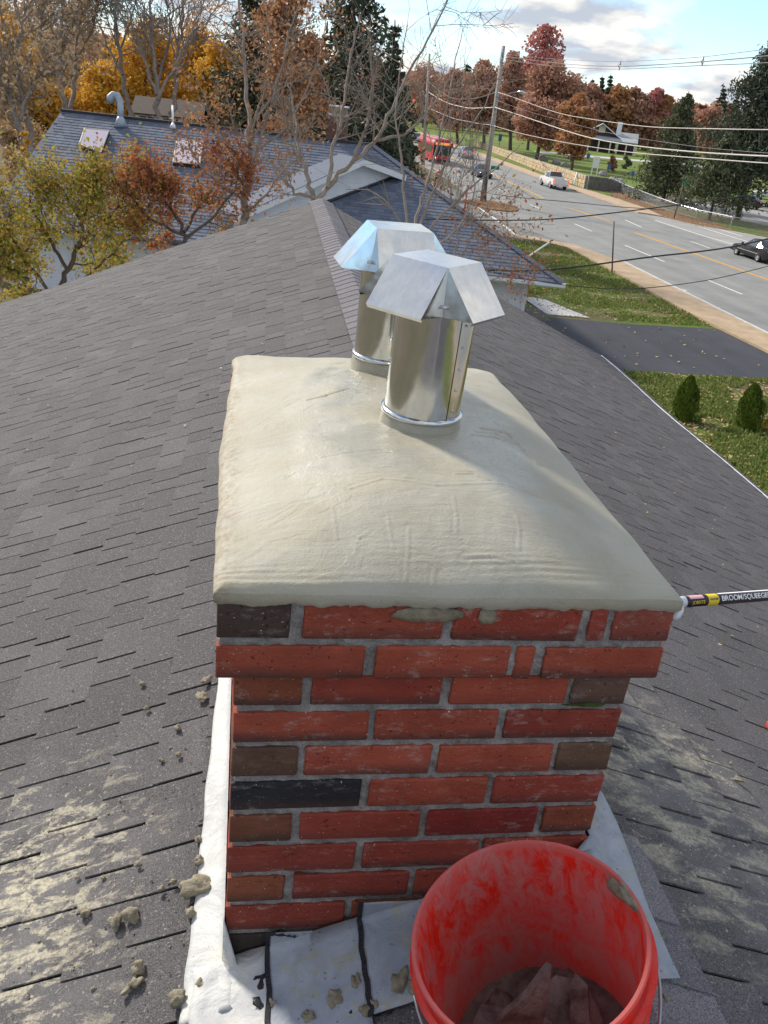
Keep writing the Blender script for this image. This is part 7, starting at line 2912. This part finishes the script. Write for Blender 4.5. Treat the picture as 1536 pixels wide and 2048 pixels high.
def wire(label, pts, d0, d1, r, mat, name='overhead_wire', group='overhead wires along the street'):
    us = np.array([p[0] for p in pts], float)
    q = (us - us[0]) / (us[-1] - us[0])
    uu = np.linspace(us[0], us[-1], 26)
    vv = np.interp(uu, us, [p[1] for p in pts])
    k = np.array([0.25, 0.5, 0.25])
    for _ in range(3):
        vv[1:-1] = np.convolve(vv, k, 'valid')
    qq = (uu - us[0]) / (us[-1] - us[0])
    dd = 1 / (1 / d0 + (1 / d1 - 1 / d0) * qq)
    P = np.array([at(a, b, c) for a, b, c in zip(uu, vv, dd)])
    m = MB()
    m.tube(P - P[0], r, 6)
    o = m.build(name, mat, None, True)
    o.location = P[0]
    return tag(o, label, 'wire', group)


wire('pale wire from the street lamp height sloping to the right edge', [(995, 184), (1036, 197), (1117, 229), (1296, 255), (1536, 260), (1600, 259)], D1, 30, 0.022, 'cable_pale')
wire('thickest pale cable running from the lamp pole to the right edge', [(988, 214), (1036, 229), (1176, 277), (1290, 295), (1410, 306), (1536, 313), (1600, 314)], D1, 28, 0.032, 'cable_pale')
wire('lowest pale cable under the thickest one on the right', [(983, 250), (1036, 267), (1143, 288), (1189, 295), (1264, 306), (1536, 327), (1600, 329)], D1, 28, 0.024, 'cable_pale')
wire('thin dark wire just above the thickest pale cable', [(992, 200), (1036, 218), (1231, 270), (1400, 295), (1536, 307), (1600, 309)], D1, 30, 0.012, 'cable_grey')
wire('thick cable drooping between the two utility poles', [(857, 184), (878, 198), (899, 208), (938, 217), (988, 215)], D2, D1, 0.05, 'cable_pale')
wire('upper wire drooping between the two utility poles', [(858, 164), (880, 184), (909, 199), (953, 197), (995, 184)], D2, D1, 0.028, 'cable_grey')
wire('lower wire drooping between the two utility poles', [(856, 216), (909, 238), (963, 248), (983, 250)], D2, D1, 0.028, 'cable_pale')
wire('uppermost conductor crossing the sky at the right', [(1006, 108), (1080, 116), (1153, 121), (1245, 124), (1400, 115), (1536, 98), (1600, 90)], D1, 26, 0.010, 'cable_grey', group='spaced conductors across the sky')
wire('middle conductor crossing the sky at the right', [(1005, 112), (1080, 123), (1150, 130), (1240, 134), (1400, 124), (1536, 112), (1600, 105)], D1, 26, 0.018, 'cable_grey', group='spaced conductors across the sky')
wire('lower conductor crossing the sky at the right', [(1004, 118), (1080, 130), (1160, 137), (1240, 139), (1400, 131), (1536, 126), (1600, 121)], D1, 26, 0.014, 'cable_grey', group='spaced conductors across the sky')
for k, (u, v, d, lab) in enumerate([(1240, 131, 43.5, 'left spacer clamp on the sky conductors'), (1406, 122, 32.5, 'right spacer clamp on the sky conductors')]):
    P = at(u, v, d)
    t = thing('cable_spacer', lab, 'cable spacer', P, 0, 'spacers on the sky conductors')
    sc1 = d / FPX
    m = MB()
    m.tube([(0, 0, 8 * sc1), (0, 0, 3 * sc1), (-3 * sc1, 0, -1 * sc1), (0, 0, -5 * sc1), (0, 0, -9 * sc1)], 0.02, 6)
    m.tube([(0, 0, 3 * sc1), (3 * sc1, 0, -1 * sc1), (0, 0, -5 * sc1)], 0.02, 6)
    m.build('bracket', 'cable_grey', t)
GD = 'black service drops near the roof'
wire('upper black service cable sweeping up to the right over the street', [(850, 438), (985, 441), (1100, 440), (1200, 429), (1300, 417), (1400, 404), (1536, 385), (1600, 375)], 15, 20, 0.012, 'cable_black', group=GD)
wire('thick twisted black cable sagging over the near lawn', [(930, 536), (980, 541), (1060, 543), (1103, 539), (1180, 531), (1303, 513), (1405, 503), (1480, 492), (1536, 477), (1600, 462)], 13, 17, 0.014, 'cable_black', group=GD)
wire('thin black cable sagging lowest over the near lawn', [(940, 536), (997, 547), (1070, 562), (1132, 571), (1223, 579), (1297, 577), (1419, 561), (1536, 533), (1600, 515)], 13, 17, 0.007, 'cable_black', group=GD)
wire('faint dark wire crossing the far lanes of the street', [(985, 388), (1036, 395), (1130, 403), (1240, 414), (1330, 420)], 40, 40, 0.018, 'cable_grey', group=GD)

# signs and small things in the park
sgp = ground(1187, 352)
dd = (sgp - CAM) @ CF
k_s = dd / FPX
t = thing('board_sign', 'blank white board sign on two legs near the park entrance', 'sign', sgp, rad(-20))
MB().box((-6.5 * k_s, -0.05, 15 * k_s), (6.5 * k_s, 0.05, 36 * k_s)).build('board', 'white_paint', t)
for sg in (-1, 1):
    MB().box((sg * 5.2 * k_s - 0.08, -0.08, 0), (sg * 5.2 * k_s + 0.08, -0.052, 16 * k_s)).build('leg', 'white_paint', t)
for u, v, lab in ((1216, 345, 'blue marker sign beside the dark red bush'), (1264, 357, 'blue marker sign in the middle of the park lawn'), (1309, 355, 'blue marker sign left of the tall spruce'), (1175, 322, 'blue banner sign on the lawn left of the board sign'), (998, 292, 'tall white and blue banner beside the lamp pole')):
    b = ground(u, v)
    dd = (b - CAM) @ CF
    k_s = dd / FPX
    t = thing('marker_sign', lab, 'sign', b, rad(-10), 'blue marker signs on the park lawn')
    hgt = 14 if u != 998 else 22
    MB().box((-0.05, -0.05, 0), (0.05, 0.05, hgt * 0.5 * k_s)).build('post', 'rust_post', t)
    MB().box((-3.4 * k_s, -0.04, hgt * 0.42 * k_s), (3.4 * k_s, 0.04, hgt * k_s)).build('panel', 'blue_sign', t)
b = ground(1022, 285)
for k, (u, v, sz, lab) in enumerate([(1234, 372, 0.95, 'grey boulder at the end of the stone wall'), (1205, 352, 0.8, 'pale boulder below the white board sign'), (1225, 363, 0.7, 'small boulder beside the end boulder'), (1086, 322, 0.9, 'pale boulder behind the stone wall near the largest oak'), (1112, 328, 0.8, 'boulder right of the largest oak'), (1130, 334, 0.7, 'boulder left of the small oak')]):
    b = ground(u, v)
    o = blob('boulder', 'boulder_grey', (b[0], b[1], G + sz * 0.3), (sz, sz * 0.8, sz * 0.7), 200 + k, None, 3, rot=k, amp=0.3)
    tag(o, lab, 'boulder', 'boulders in the park')
# roadside work markers
b = ground(929, 421)
dd = (b - CAM) @ CF
t = thing('delineator_post', 'slim orange plastic delineator post on the apron', 'marker', b)
m = MB()
m.tube([(0, 0, 0), (0, 0, 48 * dd / FPX)], 0.07, 10)
m.build('post', 'orange_plastic', t, True)
m = MB()
m.lathe([(0.0, 0.06), (0.2, 0.05), (0.22, 0.0)], 12)
m.build('base', 'black_rubber', t)
b = ground(877, 361)
t = thing('traffic_barrel', 'orange traffic barrel beside the bus', 'traffic barrel', b)
m = MB()
m.lathe([(0.36, 0.0), (0.34, 0.1), (0.30, 0.12), (0.27, 0.9), (0.2, 1.05), (0.0, 1.08)], 18)
m.build('body', 'orange_plastic', t, True)
for z in (0.35, 0.65):
    m = MB()
    r_ = 0.30 - 0.03 * (z - 0.12) / 0.78
    m.lathe([(r_ + 0.004, z), (r_ + 0.001, z + 0.12)], 18)
    m.build('band', 'white_paint', t, True)
b = ground(820, 322)
t = thing('utility_box', 'small dark green box on the grass beside the street', 'utility box', b)
MB().box((-0.45, -0.35, 0), (0.45, 0.35, 0.9)).build('cabinet', 'needle_mid', t)
MB().box((-0.48, -0.38, 0.9), (0.48, 0.38, 0.96)).build('lid', 'rust_post', t)

# stone walls: each visible stone near, joined beyond
def stone_wall(label, pts, hts, mat, name='stone_wall', seed=1, sw=1.1):
    r = random.Random(seed)
    t = thing(name, label, 'wall', (pts[0][0], pts[0][1], G))
    base = Vector((pts[0][0], pts[0][1], G))
    core = MB()
    stones = []
    for (a, b, ha, hb) in zip(pts[:-1], pts[1:], hts[:-1], hts[1:]):
        a_, b_ = np.array(a), np.array(b)
        L = np.linalg.norm(b_ - a_)
        d = (b_ - a_) / L
        nn = np.array([d[1], -d[0]])
        P = []
        for w_ in (-0.2, 0.2):
            P += [(*(a_ + nn * w_), G), (*(b_ + nn * w_), G), (*(b_ + nn * w_), G + hb), (*(a_ + nn * w_), G + ha)]
        core.add(np.array(P) - base, [(0, 1, 2, 3), (7, 6, 5, 4), (3, 2, 6, 7), (0, 3, 7, 4), (1, 5, 6, 2)])
        rows_ = 3
        for k in range(rows_):
            x = 0
            while x < L - 0.05:
                w_ = r.uniform(0.6, 1.3) * sw
                x2 = min(x + w_, L)
                h0_ = ha + (hb - ha) * (x / L)
                for sg in (-1, 1):
                    o_ = 0.2 + r.uniform(0.03, 0.09)
                    q0, q1 = a_ + d * (x + 0.03), a_ + d * (x2 - 0.03)
                    z0, z1 = G + h0_ * k / rows_ + 0.02, G + h0_ * (k + 1) / rows_ - 0.02
                    mm = MB()
                    V = [(*(q0 + nn * sg * 0.19), z0), (*(q1 + nn * sg * 0.19), z0), (*(q1 + nn * sg * 0.19), z1), (*(q0 + nn * sg * 0.19), z1), (*(q0 + d * 0.05 + nn * sg * o_), z0 + 0.03), (*(q1 - d * 0.05 + nn * sg * o_), z0 + 0.03), (*(q1 - d * 0.05 + nn * sg * o_), z1 - 0.03), (*(q0 + d * 0.05 + nn * sg * o_), z1 - 0.03)]
                    mm.add(np.array(V) - base, [(4, 5, 6, 7), (0, 1, 5, 4), (1, 2, 6, 5), (2, 3, 7, 6), (3, 0, 4, 7)])
                    stones.append((q0[1], mm))
                x = x2
    core.build('core', 'joint_mortar', t)
    stones.sort(key=lambda q: q[0])
    for k, (_, mm) in enumerate(stones[:120]):
        o = mm.build('stone', mat, t)
        fix_normals(o.data)
    if stones[120:]:
        mm = MB()
        for _, q in stones[120:]:
            mm.add(q.v[0], q.f)
        o = mm.build('stone', mat, t)
        fix_normals(o.data)
        o['kind'] = 'stuff'
    return t


w0 = [ground(1133, 377), ground(1090, 352), ground(1040, 326), ground(1000, 306), ground(962, 287)]
stone_wall('long tan stone wall along the far sidewalk', [(41.2, 109.5), (41.6, 122), (43.0, 138), (44.5, 158), (46.5, 190)], [1.5, 1.5, 1.3, 1.2, 1.0], 'wall_stone', seed=4)
stone_wall('short grey stone wall sloping down at the park entrance', [(41.2, 109.3), (43.4, 109.5), (46.2, 110.5), (49.0, 112.5)], [1.55, 1.5, 0.9, 0.25], 'wall_stone_grey', seed=5, sw=0.7)

# chain link fence
FP = [(47.2, 115.5), (45.5, 108), (44.6, 101), (43.7, 94), (43.2, 88), (43.4, 84), (45.0, 80), (49, 76.5), (55, 73)]
t = thing('chain_link_fence', 'low chain link fence between the sidewalk and the lot', 'fence', (FP[0][0], FP[0][1], G))
fb = np.array([FP[0][0], FP[0][1], G])
pm = MB()
for k, (x, y) in enumerate(FP):
    h_f = 1.5 if k < 2 else 1.05
    m = MB()
    m.tube([np.array([x, y, G]) - fb, np.array([x, y, G + h_f]) - fb], 0.055, 8)
    m.build('post', 'alloy', t)
for a, b in zip(FP[:-1], FP[1:]):
    m = MB()
    m.tube([np.array([*a, G + 1.02]) - fb, np.array([*b, G + 1.02]) - fb], 0.035, 6)
    m.build('top_rail', 'alloy', t)
wv = Wood()
for a, b in zip(FP[:-1], FP[1:]):
    a_, b_ = np.array([*a, G]), np.array([*b, G])
    L = np.linalg.norm(b_ - a_)
    d = (b_ - a_) / L
    x = -1.0
    while x < L:
        for sg in (-1, 1):
            x0_, x1_ = (x, x + 1.0) if sg > 0 else (x + 1.0, x)
            q0, q1 = np.clip(x0_, 0, L), np.clip(x1_, 0, L)
            if abs(q1 - q0) > 0.05:
                z0_ = 1.0 * abs(q0 - x0_)
                z1_ = 1.0 * abs(q1 - x0_)
                wv.tube(np.array([a_ + d * q0 + [0, 0, z0_], a_ + d * q1 + [0, 0, z1_]]) - fb, 0.006, 0.006, 3)
        x += 0.16
me = wv.mesh('wire_mesh')
o = link('wire_mesh', me, 'alloy', t)
o['kind'] = 'stuff'
